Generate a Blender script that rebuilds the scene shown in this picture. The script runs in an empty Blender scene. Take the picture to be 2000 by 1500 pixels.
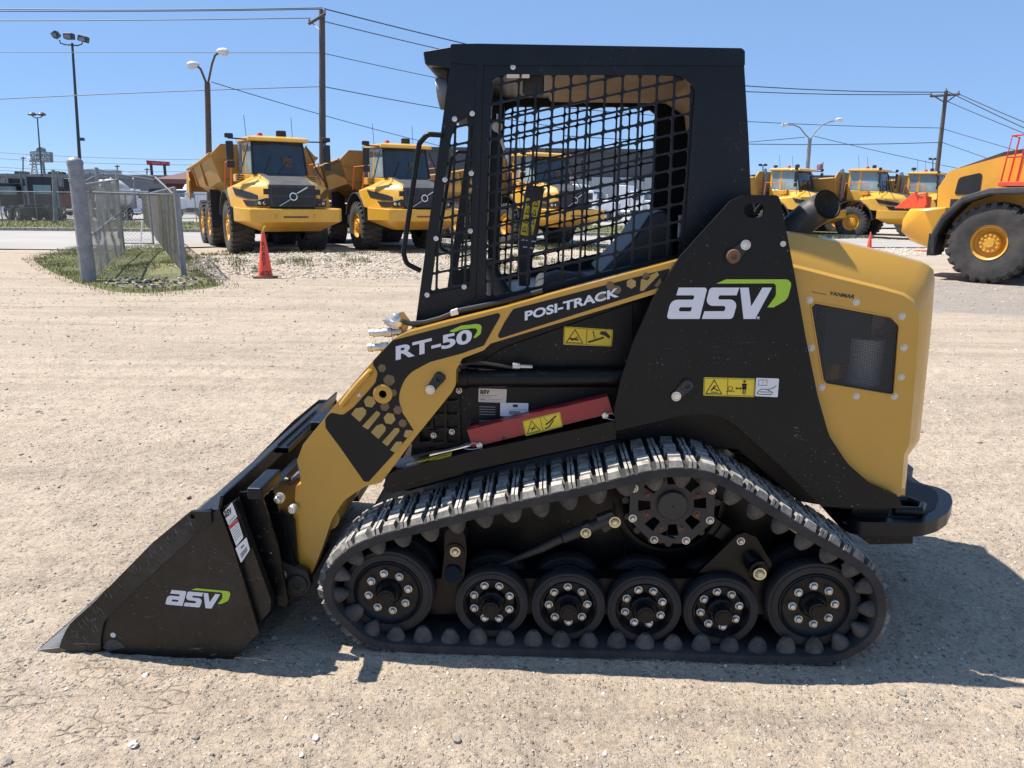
import bpy, math, random, bmesh
import numpy as np
from mathutils import Vector, Matrix
from mathutils.geometry import tessellate_polygon
R = math.radians
random.seed(7); rng = np.random.default_rng(7)
S = bpy.context.scene
COL = S.collection
# ------------------------------------------------------------------ camera, sky, sun, exposure
FPX, EYE, HOR, ROLL = 1500.0, 1.5, 395.0, R(0.6)
PITCH = math.atan((750 - HOR) / FPX)
_f = np.array([0, math.cos(PITCH), -math.sin(PITCH)]); _r0 = np.array([1., 0, 0]); _u0 = np.cross(_r0, _f)
_r = _r0 * math.cos(ROLL) + _u0 * math.sin(ROLL); _u = -_r0 * math.sin(ROLL) + _u0 * math.cos(ROLL)
CAM = np.array([0, 0, EYE])
cd = bpy.data.cameras.new('camera'); cam = bpy.data.objects.new('camera', cd); COL.objects.link(cam)
cam.matrix_world = Matrix(((_r[0], _u[0], -_f[0], 0), (_r[1], _u[1], -_f[1], 0), (_r[2], _u[2], -_f[2], EYE), (0, 0, 0, 1)))
cd.sensor_width = 36; cd.lens = 36 * FPX / 2000; cd.clip_start = 0.05; cd.clip_end = 6000
S.camera = cam
SUNV = Vector((-0.58, 0.15, 1.0)).normalized()
w = bpy.data.worlds.new('World'); S.world = w; w.use_nodes = True
nt = w.node_tree; bg = nt.nodes['Background']
sky = nt.nodes.new('ShaderNodeTexSky'); sky.sky_type = 'NISHITA'; sky.sun_disc = False
sky.sun_elevation = math.asin(SUNV.z); sky.sun_rotation = math.atan2(SUNV.x, SUNV.y)
sky.air_density = 0.7; sky.dust_density = 0.0; sky.ozone_density = 8.0; sky.altitude = 0
mxs = nt.nodes.new('ShaderNodeMix'); mxs.data_type = 'RGBA'; mxs.inputs[0].default_value = 0.58; mxs.inputs[7].default_value = (2.3, 3.8, 6.5, 1)
nt.links.new(sky.outputs[0], mxs.inputs[6]); nt.links.new(mxs.outputs[2], bg.inputs[0]); bg.inputs[1].default_value = 0.096
sl = bpy.data.lights.new('sun', 'SUN'); sun = bpy.data.objects.new('sun', sl); COL.objects.link(sun)
sl.energy = 5.0; sl.angle = R(0.5); sl.color = (1.0, 0.95, 0.87)
sun.rotation_euler = SUNV.to_track_quat('Z', 'Y').to_euler(); sun.location = (-20, 10, 30)
S.view_settings.view_transform = 'Standard'; S.view_settings.look = 'None'
S.view_settings.exposure = 0.62; S.view_settings.gamma = 1.0
# ------------------------------------------------------------------ pixel helpers (photo pixels, 2000 x 1500)
def ray(x, y): return _f + _r * (x - 1000) / FPX - _u * (y - 750) / FPX
def gp(x, y, z=0.0):
    d = ray(x, y); return CAM + d * ((z - EYE) / d[2])
def wp(x, y, Y):                     # world point on the plane world-Y = Y
    d = ray(x, y); return CAM + d * (Y / d[1])
YAW = R(2.3)
AX = np.array([math.cos(YAW), -math.sin(YAW), 0]); AY = np.array([math.sin(YAW), math.cos(YAW), 0])
ORG = gp(1165, 1293)
def lp(x, y, *a_):                   # loader-local point on the plane local-y = last argument
    yl = a_[-1]
    d = ray(x, y); t = ((ORG - CAM) @ AY + yl) / (d @ AY); q = CAM + d * t - ORG
    return (float(q @ AX), yl, float(q[2]))
# ------------------------------------------------------------------ materials
MATS = {}
def mat(name, col, rough=0.5, metal=0.0, var=0.12, vs=3.0, bump=0.0, bs=60.0, dust=0.0, dcol=(0.42, 0.36, 0.28), scr=0.0, spec=0.5, coat=0.0, upd=0.0, ds=2.2, fleck=0.0):
    m = bpy.data.materials.new(name); m.use_nodes = True; MATS[name] = m
    n = m.node_tree.nodes; l = m.node_tree.links; b = n['Principled BSDF']
    b.inputs['Roughness'].default_value = rough; b.inputs['Metallic'].default_value = metal
    b.inputs['Specular IOR Level'].default_value = spec
    b.inputs['Coat Weight'].default_value = coat
    tc = n.new('ShaderNodeTexCoord')
    def noise(s, det=4, r=.55, vec=None):
        t = n.new('ShaderNodeTexNoise'); t.inputs['Scale'].default_value = s; t.inputs['Detail'].default_value = det; t.inputs['Roughness'].default_value = r
        l.new(vec or tc.outputs['Object'], t.inputs['Vector']); return t
    def mix(f, a, c, typ='MIX'):
        x = n.new('ShaderNodeMix'); x.data_type = 'RGBA'; x.blend_type = typ
        for i, v in ((0, f), (6, a), (7, c)):
            if hasattr(v, 'links') or isinstance(v, bpy.types.NodeSocket): l.new(v, x.inputs[i])
            elif i == 0: x.inputs[0].default_value = v
            else: x.inputs[i].default_value = (*v[:3], 1)
        return x.outputs[2]
    def ramp(src, a, b_, lo=0., hi=1.):
        r_ = n.new('ShaderNodeMapRange'); l.new(src, r_.inputs[0])
        for i, v in enumerate((a, b_, lo, hi)): r_.inputs[i + 1].default_value = v
        return r_.outputs[0]
    c0 = tuple(max(0, c * (1 - var)) for c in col); c1 = tuple(min(1, c * (1 + var)) for c in col)
    nz = noise(vs); c = mix(ramp(nz.outputs[0], .3, .7), c0, c1)
    if dust > 0:
        d1 = noise(ds, 8, .7); f = ramp(d1.outputs[0], .42, .78, 0, dust)
        d2 = noise(ds * 14, 5, .7); f2 = ramp(d2.outputs[0], .35, .7, .25, 1.1)
        mm = n.new('ShaderNodeMath'); mm.operation = 'MULTIPLY'; l.new(f, mm.inputs[0]); l.new(f2, mm.inputs[1]); mm.use_clamp = True
        c = mix(mm.outputs[0], c, dcol)
        l.new(ramp(mm.outputs[0], 0, 1, rough, min(1, rough + .35)), b.inputs['Roughness'])
    if upd > 0:
        g = n.new('ShaderNodeNewGeometry'); sx = n.new('ShaderNodeSeparateXYZ'); l.new(g.outputs['Normal'], sx.inputs[0])
        d3 = noise(26, 5, .7); u1 = ramp(sx.outputs[2], .3, .95, 0, upd); u2 = ramp(d3.outputs[0], .3, .62)
        mm = n.new('ShaderNodeMath'); mm.operation = 'MULTIPLY'; l.new(u1, mm.inputs[0]); l.new(u2, mm.inputs[1])
        c = mix(mm.outputs[0], c, dcol)
    if scr > 0:
        mp = n.new('ShaderNodeMapping'); mp.inputs['Rotation'].default_value = (.3, 1.25, .2); mp.inputs['Scale'].default_value = (2.2, 20, 34); l.new(tc.outputs['Object'], mp.inputs[0])
        s1 = noise(2.2, 4, .65, mp.outputs[0]); s1.inputs['Distortion'].default_value = 1.4; s2 = noise(2.6, 3, .6)
        mm = n.new('ShaderNodeMath'); mm.operation = 'MULTIPLY'; l.new(ramp(s1.outputs[0], .66, .72, 0, scr), mm.inputs[0]); l.new(ramp(s2.outputs[0], .5, .62), mm.inputs[1])
        c = mix(mm.outputs[0], c, (.24, .225, .205))
    if fleck > 0:
        f1 = noise(150, 2, .5); f2 = noise(5, 3, .6)
        mm = n.new('ShaderNodeMath'); mm.operation = 'MULTIPLY'; l.new(ramp(f1.outputs[0], .70, .74, 0, fleck), mm.inputs[0]); l.new(ramp(f2.outputs[0], .48, .66), mm.inputs[1])
        c = mix(mm.outputs[0], c, (.34, .33, .31))
    l.new(c, b.inputs['Base Color'])
    if bump > 0:
        bn = noise(bs, 4, .6); bp = n.new('ShaderNodeBump'); bp.inputs['Strength'].default_value = bump; bp.inputs['Distance'].default_value = 0.004
        l.new(bn.outputs[0], bp.inputs['Height']); l.new(bp.outputs[0], b.inputs['Normal'])
    return m
M = MATS
mat('gold', (0.54, 0.29, 0.034), .32, var=.05, dust=.14, bump=.06, bs=90, coat=.4, ds=1.6, dcol=(.42, .33, .2))
mat('gold_decal', (0.40, 0.27, 0.075), .5, var=.15, vs=14)
mat('gold_faded', (0.16, 0.10, 0.05), .5, var=.2, vs=14)
mat('black_paint', (0.0025, 0.003, 0.004), .34, var=.25, dust=.025, bump=.12, bs=140, scr=.3, ds=3, spec=.28, dcol=(.2, .19, .18), fleck=.9)
mat('black_plate', (0.0062, 0.0063, 0.0066), .44, var=.12, dust=.025, bump=.08, bs=160, scr=.3, ds=3.2, spec=.26, dcol=(.3, .29, .27), fleck=.9)
mat('bucket_paint', (0.0045, 0.0047, 0.005), .34, var=.3, dust=.22, bump=.2, bs=120, scr=1.0, ds=2.1, dcol=(.12, .112, .10), spec=.4, fleck=.6)
mat('scuff', (0.15, 0.142, 0.13), .6, var=.5, vs=60)
mat('scuff_rust', (0.11, 0.05, 0.025), .8, var=.5, vs=60)
mat('cutter_paint', (0.009, 0.009, 0.0095), .4, var=.4, dust=.5, bump=.25, bs=120, scr=1.6, ds=4, dcol=(.13, .12, .11), spec=.4)
mat('edge_steel', (0.16, 0.155, 0.15), .42, metal=.6, var=.35, vs=12, bump=.3, dust=.5, ds=6, dcol=(.25, .22, .18))
mat('cab_paint', (0.0020, 0.0044, 0.0078), .36, var=.2, dust=.025, bump=.15, bs=200, ds=5, spec=.32, fleck=.5)
mat('dark_inside', (0.012, 0.012, 0.013), .7, var=.3)
mat('decal_black', (0.0085, 0.008, 0.0078), .5, var=.12, spec=.3)
mat('rubber', (0.022, 0.0215, 0.021), .8, var=.3, vs=9, bump=.5, bs=70, dust=.6, dcol=(.12, .11, .095), upd=0, ds=7)
mat('tread_rubber', (0.05, 0.047, 0.044), .85, var=.3, vs=12, bump=.5, bs=60, dust=.8, upd=1.0, dcol=(.58, .53, .46), ds=7)
mat('lug_rubber', (0.045, 0.043, 0.040), .78, var=.4, vs=22, bump=.7, bs=90, dust=1.0, dcol=(.19, .17, .145), ds=14)
mat('wheel_rubber', (0.013, 0.013, 0.014), .7, var=.3, vs=12, bump=.4, bs=80, dust=.5, dcol=(.06, .056, .052), ds=8)
mat('wheel_paint', (0.004, 0.0042, 0.0048), .38, var=.3, dust=.2, dcol=(.04, .038, .036), ds=9, spec=.35)
mat('zinc', (0.62, 0.60, 0.55), .34, metal=.75, var=.25, vs=30, bump=.3, bs=90)
mat('brass', (0.66, 0.60, 0.40), .35, metal=.75, var=.2, vs=30)
mat('cast_iron', (0.020, 0.019, 0.018), .55, var=.3, bump=.3, dust=.45, dcol=(.11, .10, .088), ds=9)
mat('rod_steel', (0.6, 0.58, 0.55), .22, metal=.9)
mat('rust', (0.16, 0.08, 0.04), .8, var=.5, vs=20)
mat('white_decal', (0.70, 0.71, 0.76), .45, var=.04)
mat('green_decal', (0.36, 0.58, 0.035), .45, var=.04)
mat('warn_yellow', (0.75, 0.56, 0.03), .45, var=.06)
mat('ink', (0.02, 0.02, 0.02), .5)
mat('ink_grey', (0.25, 0.25, 0.27), .5)
mat('ink_red', (0.5, 0.05, 0.04), .5)
mat('white_label', (0.72, 0.72, 0.72), .5, var=.05)
mat('plate_label', (0.62, 0.55, 0.45), .45, var=.06)
mat('red_paint', (0.30, 0.022, 0.026), .35, var=.15, dust=.12, bump=.1)
mat('headliner', (0.36, 0.26, 0.17), .9, var=.15, vs=8, bump=.5, bs=180)
mat('vinyl', (0.010, 0.014, 0.018), .45, var=.3, bump=.2)
mat('fabric_grey', (0.04, 0.045, 0.05), .8, var=.3)
mat('lens', (0.5, 0.52, 0.5), .15, var=.1)
mat('exhaust', (0.055, 0.055, 0.058), .5, var=.4, dust=.3, ds=9)
mat('hose', (0.02, 0.02, 0.022), .5)
# background
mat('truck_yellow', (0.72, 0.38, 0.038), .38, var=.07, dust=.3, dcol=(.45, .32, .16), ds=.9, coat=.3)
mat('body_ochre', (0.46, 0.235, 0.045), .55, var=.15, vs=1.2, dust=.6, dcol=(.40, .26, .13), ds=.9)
mat('loader_yellow', (0.82, 0.39, 0.03), .35, var=.05, dust=.12, ds=.8, coat=.3)
mat('rim_yellow', (0.72, 0.36, 0.03), .45, var=.12, dust=.3, ds=3)
mat('trim_grey', (0.03, 0.031, 0.033), .6, var=.2, dust=.2, ds=1.5)
mat('hood_grey', (0.06, 0.06, 0.064), .6, var=.12, dust=.25, ds=1.5)
mat('tyre', (0.05, 0.047, 0.044), .9, var=.3, vs=4, bump=.4, bs=20, dust=.8, dcol=(.15, .13, .115), ds=3)
mat('tyre_black', (0.028, 0.028, 0.029), .85, var=.3, vs=4, dust=.3, ds=3)
mat('glass', (0.018, 0.03, 0.038), .10, var=.4, vs=1.5, spec=.8)
mat('glass_pale', (0.22, 0.30, 0.32), .15, var=.4, vs=1.2, spec=.8)
mat('black_plastic', (0.016, 0.016, 0.017), .5, var=.3)
mat('red_orange', (0.80, 0.09, 0.03), .45, var=.1, dust=.2, ds=3)
mat('rail_red', (0.60, 0.03, 0.03), .45)
mat('cone_red', (0.80, 0.085, 0.045), .6, var=.08, vs=6, dust=.12, ds=5)
mat('orange_rail', (0.75, 0.16, 0.03), .5)
mat('galvanised', (0.24, 0.25, 0.265), .55, metal=.3, var=.22, vs=7, bump=.2, dust=.2, ds=4)
mat('chain_wire', (0.26, 0.25, 0.23), .6, metal=.2)
mat('pole_brown', (0.11, 0.075, 0.055), .9, var=.3, vs=9, bump=.4, bs=25)
mat('pole_wood', (0.10, 0.083, 0.072), .9, var=.3, vs=12, bump=.4, bs=25)
mat('pole_dark', (0.035, 0.042, 0.05), .5)
mat('wire', (0.02, 0.02, 0.022), .6)
mat('lamp_white', (0.62, 0.62, 0.6), .35)
mat('truck_black', (0.013, 0.014, 0.017), .3, var=.3, dust=.2, ds=1)
mat('truck_white', (0.72, 0.73, 0.75), .35, var=.05, dust=.12, ds=1)
mat('truck_maroon', (0.12, 0.018, 0.02), .35)
mat('chrome', (0.75, 0.76, 0.78), .15, metal=.9)
mat('mixer_drum', (0.55, 0.54, 0.52), .5, var=.15, vs=1.5, dust=.3, ds=1.4)
mat('wall_grey', (0.17, 0.18, 0.19), .85, var=.08, vs=.2)
mat('wall_dark', (0.075, 0.08, 0.09), .8, var=.08, vs=.2)
mat('wall_light', (0.36, 0.37, 0.38), .85, var=.06, vs=.3)
mat('roof_maroon', (0.17, 0.095, 0.085), .85, var=.1, vs=.4)
mat('wall_maroon', (0.10, 0.03, 0.03), .85)
mat('bay_dark', (0.03, 0.032, 0.036), .7)
mat('sign_grey', (0.20, 0.23, 0.22), .7, var=.1)
mat('sign_face', (0.62, 0.66, 0.64), .7, var=.1)
mat('sign_text', (0.03, 0.045, 0.05), .7)
mat('billboard_red', (0.42, 0.03, 0.04), .6, var=.15)
mat('flag_cloth', (0.45, 0.2, 0.2), .8, var=.5, vs=3)
mat('concrete', (0.35, 0.325, 0.295), .9, var=.10, vs=.35, bump=.3, bs=8, dust=.25, dcol=(.36, .33, .3), ds=.4)
mat('kerb', (0.36, 0.34, 0.31), .9, var=.15)
mat('turf', (0.105, 0.115, 0.034), 1, var=.3, vs=1.2, bump=.8, bs=30, dust=.95, dcol=(.33, .27, .17), ds=.9)
mat('blade', (0.105, 0.135, 0.03), .8, var=.45, vs=.8)
mat('blade_dry', (0.24, 0.22, 0.09), .8, var=.4, vs=.8)
mat('soil', (0.12, 0.085, 0.065), 1, var=.4, vs=4, bump=1, bs=20)
mat('bark', (0.07, 0.05, 0.035), .9, var=.3)
mat('leaf', (0.05, 0.085, 0.025), .7, var=.5, vs=.6)
mat('stone_a', (0.50, 0.43, 0.34), .95, var=.25, vs=40)
mat('stone_b', (0.28, 0.245, 0.21), .95, var=.3, vs=40)
mat('stone_c', (0.66, 0.60, 0.52), .95, var=.15, vs=40)
mat('white_plastic', (0.8, 0.8, 0.78), .5)
# ------------------------------------------------------------------ object helpers
def link(o, parent=None):
    COL.objects.link(o)
    if parent is not None: o.parent = parent
    return o
def thing(name, label, cat, loc=(0, 0, 0), rz=0, group=None):
    o = bpy.data.objects.new(name, None); link(o); o.location = loc; o.rotation_euler = (0, 0, rz)
    o.empty_display_size = .2
    o['label'] = label; o['category'] = cat
    if group: o['group'] = group
    return o
def tag(o, label=None, cat=None, group=None, kind=None):
    if label: o['label'] = label
    if cat: o['category'] = cat
    if group: o['group'] = group
    if kind: o['kind'] = kind
    return o
def copy_tree(o, parent=None):
    c = o.copy(); link(c); c.parent = parent
    for ch in list(o.children): copy_tree(ch, c)
    return c
def rot_to(d):
    return Vector(d).normalized().to_track_quat('Z', 'X').to_matrix()
class MB:
    def __init__(s): s.v = []; s.f = []; s.m = []; s.cur = 0
    def add(s, vs, fs):
        b = len(s.v); s.v += [tuple(float(c) for c in p) for p in vs]
        for f in fs: s.f.append(tuple(i + b for i in f)); s.m.append(s.cur)
        return s
    def box(s, c, d, rot=None):
        vs = [Vector((x * d[0] / 2, y * d[1] / 2, z * d[2] / 2)) for x in (-1, 1) for y in (-1, 1) for z in (-1, 1)]
        if rot is not None: vs = [rot @ p for p in vs]
        vs = [p + Vector(c) for p in vs]
        return s.add(vs, [(0, 1, 3, 2), (4, 6, 7, 5), (0, 4, 5, 1), (2, 3, 7, 6), (0, 2, 6, 4), (1, 5, 7, 3)])
    def bb(s, a, b): return s.box([(p + q) / 2 for p, q in zip(a, b)], [abs(q - p) for p, q in zip(a, b)])
    def hull(s, pts):
        bm = bmesh.new()
        for p in pts: bm.verts.new(p)
        r_ = bmesh.ops.convex_hull(bm, input=bm.verts)
        dl = [g for g in set(r_['geom_interior'] + r_['geom_unused']) if isinstance(g, bmesh.types.BMVert) and g.is_valid]
        if dl: bmesh.ops.delete(bm, geom=dl, context='VERTS')
        bmesh.ops.dissolve_limit(bm, angle_limit=.02, verts=bm.verts, edges=bm.edges)
        bm.verts.ensure_lookup_table(); bm.verts.index_update()
        s.add([v.co.copy() for v in bm.verts], [[v.index for v in f.verts] for f in bm.faces]); bm.free(); return s
    def poly(s, pts): return s.add(pts, [tuple(range(len(pts)))])
    def prism(s, outer, dv, holes=()):     # outer: list of 3-D points in a plane; dv: extrusion vector
        loops = [[Vector(p) for p in outer]] + [[Vector(p) for p in h] for h in holes]
        flat = [p for L_ in loops for p in L_]; N = len(flat); dv = Vector(dv)
        tris = tessellate_polygon(loops)
        nrm = Vector((0, 0, 0))
        for t in tris: nrm += (flat[t[1]] - flat[t[0]]).cross(flat[t[2]] - flat[t[0]])
        fs = []
        good = []
        for t in tris:
            n_ = (flat[t[1]] - flat[t[0]]).cross(flat[t[2]] - flat[t[0]])
            if n_.length < 1e-14: continue
            good.append(t if n_.dot(nrm) > 0 else (t[0], t[2], t[1]))
        for t in good: fs.append(t); fs.append((t[0] + N, t[2] + N, t[1] + N))
        b = 0
        for L_ in loops:
            k = len(L_)
            for i in range(k):
                j = (i + 1) % k; fs.append((b + i, b + i + N, b + j + N, b + j))
            b += k
        return s.add(flat + [p + dv for p in flat], fs)
    def ring(s, rings, closed=True, caps=True):
        n = len(rings[0]); vs = [p for r_ in rings for p in r_]; fs = []
        for i in range(len(rings) - 1):
            for j in range(n if closed else n - 1):
                k = (j + 1) % n; fs.append((i * n + j, i * n + k, (i + 1) * n + k, (i + 1) * n + j))
        if caps: fs.append(tuple(range(n))[::-1]); fs.append(tuple((len(rings) - 1) * n + j for j in range(n)))
        return s.add(vs, fs)
    def tube(s, pts, r, seg=8, caps=True, closed=False):
        pts = [Vector(p) for p in pts]; n = len(pts); rr = r if isinstance(r, (list, tuple)) else [r] * n
        up = None; rings = []
        for i, p in enumerate(pts):
            if closed: t = pts[(i + 1) % n] - pts[i - 1]
            else: t = (pts[min(i + 1, n - 1)] - pts[max(i - 1, 0)])
            t.normalize()
            if up is None: up = Vector((0, 0, 1)) if abs(t.z) < .9 else Vector((0, 1, 0))
            a = t.cross(up).normalized(); b = a.cross(t).normalized(); up = b
            rings.append([p + (a * math.cos(q) + b * math.sin(q)) * rr[i] for q in [2 * math.pi * k / seg for k in range(seg)]])
        if closed: rings.append(rings[0]); caps = False
        return s.ring(rings, True, caps)
    def cyl(s, a, b, r, seg=16, r2=None): return s.tube([a, b], [r, r if r2 is None else r2], seg)
    def lathe(s, prof, c=(0, 0, 0), axis='y', seg=32, a0=0, a1=2 * math.pi):
        # prof: list of (radius, offset along axis)
        full = abs(a1 - a0 - 2 * math.pi) < 1e-6; K = seg if full else seg + 1; rings = []
        for r_, o in prof:
            row = []
            for k in range(K):
                q = a0 + (a1 - a0) * k / seg; x, z = r_ * math.cos(q), r_ * math.sin(q)
                if axis == 'y': row.append((c[0] + x, c[1] + o, c[2] + z))
                elif axis == 'z': row.append((c[0] + x, c[1] + z, c[2] + o))
                else: row.append((c[0] + o, c[1] + x, c[2] + z))
            rings.append(row)
        return s.ring(rings, full, False)
    def build(s, name, mats, parent=None, bevel=0, smooth=35, seg=2, loc=None, fix=True):
        me = bpy.data.meshes.new(name); me.from_pydata(s.v, [], s.f)
        mats = mats if isinstance(mats, (list, tuple)) else [mats]
        for m_ in mats: me.materials.append(M[m_] if isinstance(m_, str) else m_)
        if len(mats) > 1: me.polygons.foreach_set('material_index', s.m)
        if fix:
            bm = bmesh.new(); bm.from_mesh(me); bmesh.ops.recalc_face_normals(bm, faces=bm.faces); bm.to_mesh(me); bm.free()
        me.update()
        if smooth: me.shade_smooth(); me.set_sharp_from_angle(angle=R(smooth))
        o = bpy.data.objects.new(name, me); link(o, parent)
        if loc is not None: o.location = loc
        if bevel:
            b = o.modifiers.new('bevel', 'BEVEL'); b.width = bevel; b.segments = seg; b.limit_method = 'ANGLE'; b.angle_limit = R(40); b.harden_normals = True
        return o
def rnd(pts, n=6):                   # round the corners of a 2-D polygon: points (x, y[, radius])
    out = []; k = len(pts)
    for i, p in enumerate(pts):
        r_ = p[2] if len(p) > 2 else 0
        if r_ <= 0: out.append((p[0], p[1])); continue
        a = np.array(pts[i - 1][:2], float); b = np.array(p[:2], float); c = np.array(pts[(i + 1) % k][:2], float)
        da = a - b; dc = c - b; la = np.linalg.norm(da); lc = np.linalg.norm(dc); 
        if la < 1e-6 or lc < 1e-6: continue
        da /= la; dc /= lc
        if da @ dc < -.9995: out.append((p[0], p[1])); continue
        cs = np.clip(da @ dc, -.9999, .9999); half = math.acos(cs) / 2
        t = min(r_ / math.tan(half), la * .48, lc * .48); rr = t * math.tan(half)
        cen = b + (da + dc) / np.linalg.norm(da + dc) * rr / math.sin(half)
        s0 = b + da * t - cen; s1 = b + dc * t - cen; a0 = math.atan2(s0[1], s0[0]); a1 = math.atan2(s1[1], s1[0]); d = (a1 - a0 + math.pi) % (2 * math.pi) - math.pi
        for q in range(n + 1): out.append(tuple(cen + rr * np.array([math.cos(a0 + d * q / n), math.sin(a0 + d * q / n)])))
    return out
def text_mesh(txt, bold=.0):
    c = bpy.data.curves.new('t', 'FONT'); c.body = txt; c.offset = bold; c.resolution_u = 4
    o = bpy.data.objects.new('t', c); COL.objects.link(o)
    dg = bpy.context.evaluated_depsgraph_get(); me = bpy.data.meshes.new_from_object(o.evaluated_get(dg))
    vs = [tuple(v.co) for v in me.vertices]; fs = [tuple(p.vertices) for p in me.polygons]
    bpy.data.objects.remove(o); bpy.data.curves.remove(c); bpy.data.meshes.remove(me)
    xs = [v[0] for v in vs]; ys = [v[1] for v in vs]; x0, x1, y0, y1 = min(xs), max(xs), min(ys), max(ys)
    return [((v[0] - x0) / (x1 - x0), (v[1] - y0) / (y1 - y0)) for v in vs], fs
def bary(quad, u, v):                # quad: bl, br, tr, tl
    q = [np.array(p, float) for p in quad]
    return (1 - v) * ((1 - u) * q[0] + u * q[1]) + v * ((1 - u) * q[3] + u * q[2])
# ================================================================== COMPACT TRACK LOADER (foreground)
CY = 0.69
_o = ORG + AY * CY
LD = thing('compact_track_loader', 'gold and black compact track loader with caged cab and black bucket, parked in the foreground', 'track loader', (_o[0], _o[1], 0), -YAW)
def LP(pts, y): return [lp(p[0], p[1], y) for p in rnd(pts)]
def put(mb, name, mats, parent=LD, **k):
    return mb.build(name, mats, parent, loc=(0, -CY, 0) if parent is LD else (0, 0, 0), **k)
def mirror(o):
    c = copy_tree(o, LD); c.location = (0, CY, 0); c.scale = (1, -1, 1)
    def prune(p):
        for ch in list(p.children):
            if any(k in ch.name for k in ('lettering', 'logo', 'swoosh')): bpy.data.objects.remove(ch)
            else: prune(ch)
    prune(c); return c
def plate(name, pts, y, th, mats, parent=LD, holes=(), bevel=.002, **k):
    mb = MB(); mb.prism(LP(pts, y), (0, th, 0), [LP(h, y) for h in holes]); return put(mb, name, mats, parent, bevel=bevel, **k)
def zx(ox, oy, s): return lambda pts: [(ox + p[0] / s, oy + p[1] / s) + ((p[2] / s,) if len(p) > 2 else ()) for p in pts]
Z3 = zx(750, 60, 2.6667); Z5 = zx(60, 760, 2.678); Z6 = zx(550, 560, 2.857); Z7 = zx(620, 840, 3.125); Z8 = zx(1150, 840, 2.74); Z9 = zx(1150, 360, 2.6667); ZA = zx(400, 740, 3.125); ZB = zx(700, 560, 3.0769)
def bolt(c, r=.011, m='zinc', parent=None, dy=-.008, name='bolt'):
    mb = MB(); x, y, z = c; mb.lathe([(0, dy), (r * .5, dy), (r * .55, dy + .003), (r * .86, dy), (r * .98, dy + .0025), (r, y * 0 + .0)], (x, y, z), 'y', 6)
    mb.lathe([(r, -.001), (r * 1.35, -.001), (r * 1.35, .0)], (x, y, z), 'y', 14)
    return put(mb, name, m, parent, smooth=30)
def stroke(mb, pts, wd, fn, closed=False):      # thin line on a decal in unit coordinates
    P = [np.array(p, float) for p in pts]
    if closed: P = P + [P[0]]
    for a, b in zip(P[:-1], P[1:]):
        d = b - a; L_ = np.linalg.norm(d)
        if L_ < 1e-6: continue
        d /= L_; n_ = np.array([-d[1], d[0]]) * wd / 2; a2 = a - d * wd * .3; b2 = b + d * wd * .3
        mb.poly([fn(*(a2 + n_)), fn(*(b2 + n_)), fn(*(b2 - n_)), fn(*(a2 - n_))])
def decal(name, quad, y, base, parent, strokes=(), fills=(), mats=('ink',), asp=1.0, lift=.0015, r=0, label=None):
    # quad: pixel corners bl, br, tr, tl ; strokes (pts, width, mat index) in units of height
    q = [lp(p[0], p[1], y) for p in quad]; mb = MB()
    fn = lambda u, v, k=1.0: tuple(bary(q, u / asp, v) + np.array([0, -.0006 * k, 0]))
    base_pts = rnd([(0, 0, .06), (asp, 0, .06), (asp, 1, .06), (0, 1, .06)], 3)
    mb.prism([fn(u, v, 0) for u, v in base_pts], (0, lift, 0))
    for pts, wd, mi in strokes:
        mb.cur = mi; stroke(mb, pts, wd, fn)
    for pts, mi in fills:
        mb.cur = mi; mb.poly([fn(*p) for p in pts])
    o = put(mb, name, [base] + list(mats), parent, smooth=0, fix=False)
    if label: o['label'] = label
    return o
def text(name, txt, quad, y, m, parent, bold=.02, th=.0012, asp=None):
    vs, fs = text_mesh(txt, bold); q = [lp(p[0], p[1], y) for p in quad]; mb = MB()
    mb.add([tuple(bary(q, u, v)) for u, v in vs], fs); return put(mb, name, m, parent, smooth=0)
def circ(x, y, r, n=14): return [(x + r * math.cos(2 * math.pi * k / n), y + r * math.sin(2 * math.pi * k / n)) for k in range(n)]
TRI = lambda x, s=.8: [(x - s * .55, .12), (x + s * .55, .12), (x, .12 + s), (x - s * .55, .12)]

# ---- logo outlines, drawn in one coordinate frame (a, s, v and the green swoosh)
LOGO_A = [(468, 538), (585, 538, 45), (618, 538, 40), (577, 701), (440, 701, 30), (405, 701, 30), (428, 601, 45), (545, 601, 10), (552, 578, 8), (456, 578)]
LOGO_AH = [(474, 640, 10), (538, 640), (531, 662), (466, 662, 10)]
LOGO_S = [(784, 538), (665, 538, 30), (630, 538, 30), (606, 633, 30), (714, 633, 12), (708, 661, 10), (602, 661), (589, 701), (715, 701, 40), (750, 701, 40), (778, 600, 32), (672, 600, 8), (679, 578, 10), (770, 578)]
LOGO_V = [(788, 538), (833, 538), (846, 636), (905, 538), (954, 538), (866, 701), (806, 701)]
LOGO_G = [(664, 517), (715, 495), (985, 495, 50), (1062, 495, 60), (1035, 600, 60), (962, 641), (930, 641), (975, 580, 40), (975, 516, 40), (940, 516)]
def logo(parent, fn, y, th=.0012):
    mb = MB()
    for o_, h in ((LOGO_A, [LOGO_AH]), (LOGO_S, []), (LOGO_V, [])):
        mb.prism([lp(*fn(*p), y) for p in rnd(o_, 5)], (0, th, 0), [[lp(*fn(*p), y) for p in rnd(hh, 4)] for hh in h])
    put(mb, 'logo_lettering', 'white_decal', parent, smooth=0)
    mb = MB(); mb.prism([lp(*fn(*p), y) for p in rnd(LOGO_G, 8)], (0, th, 0)); put(mb, 'logo_swoosh', 'green_decal', parent, smooth=0)

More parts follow.
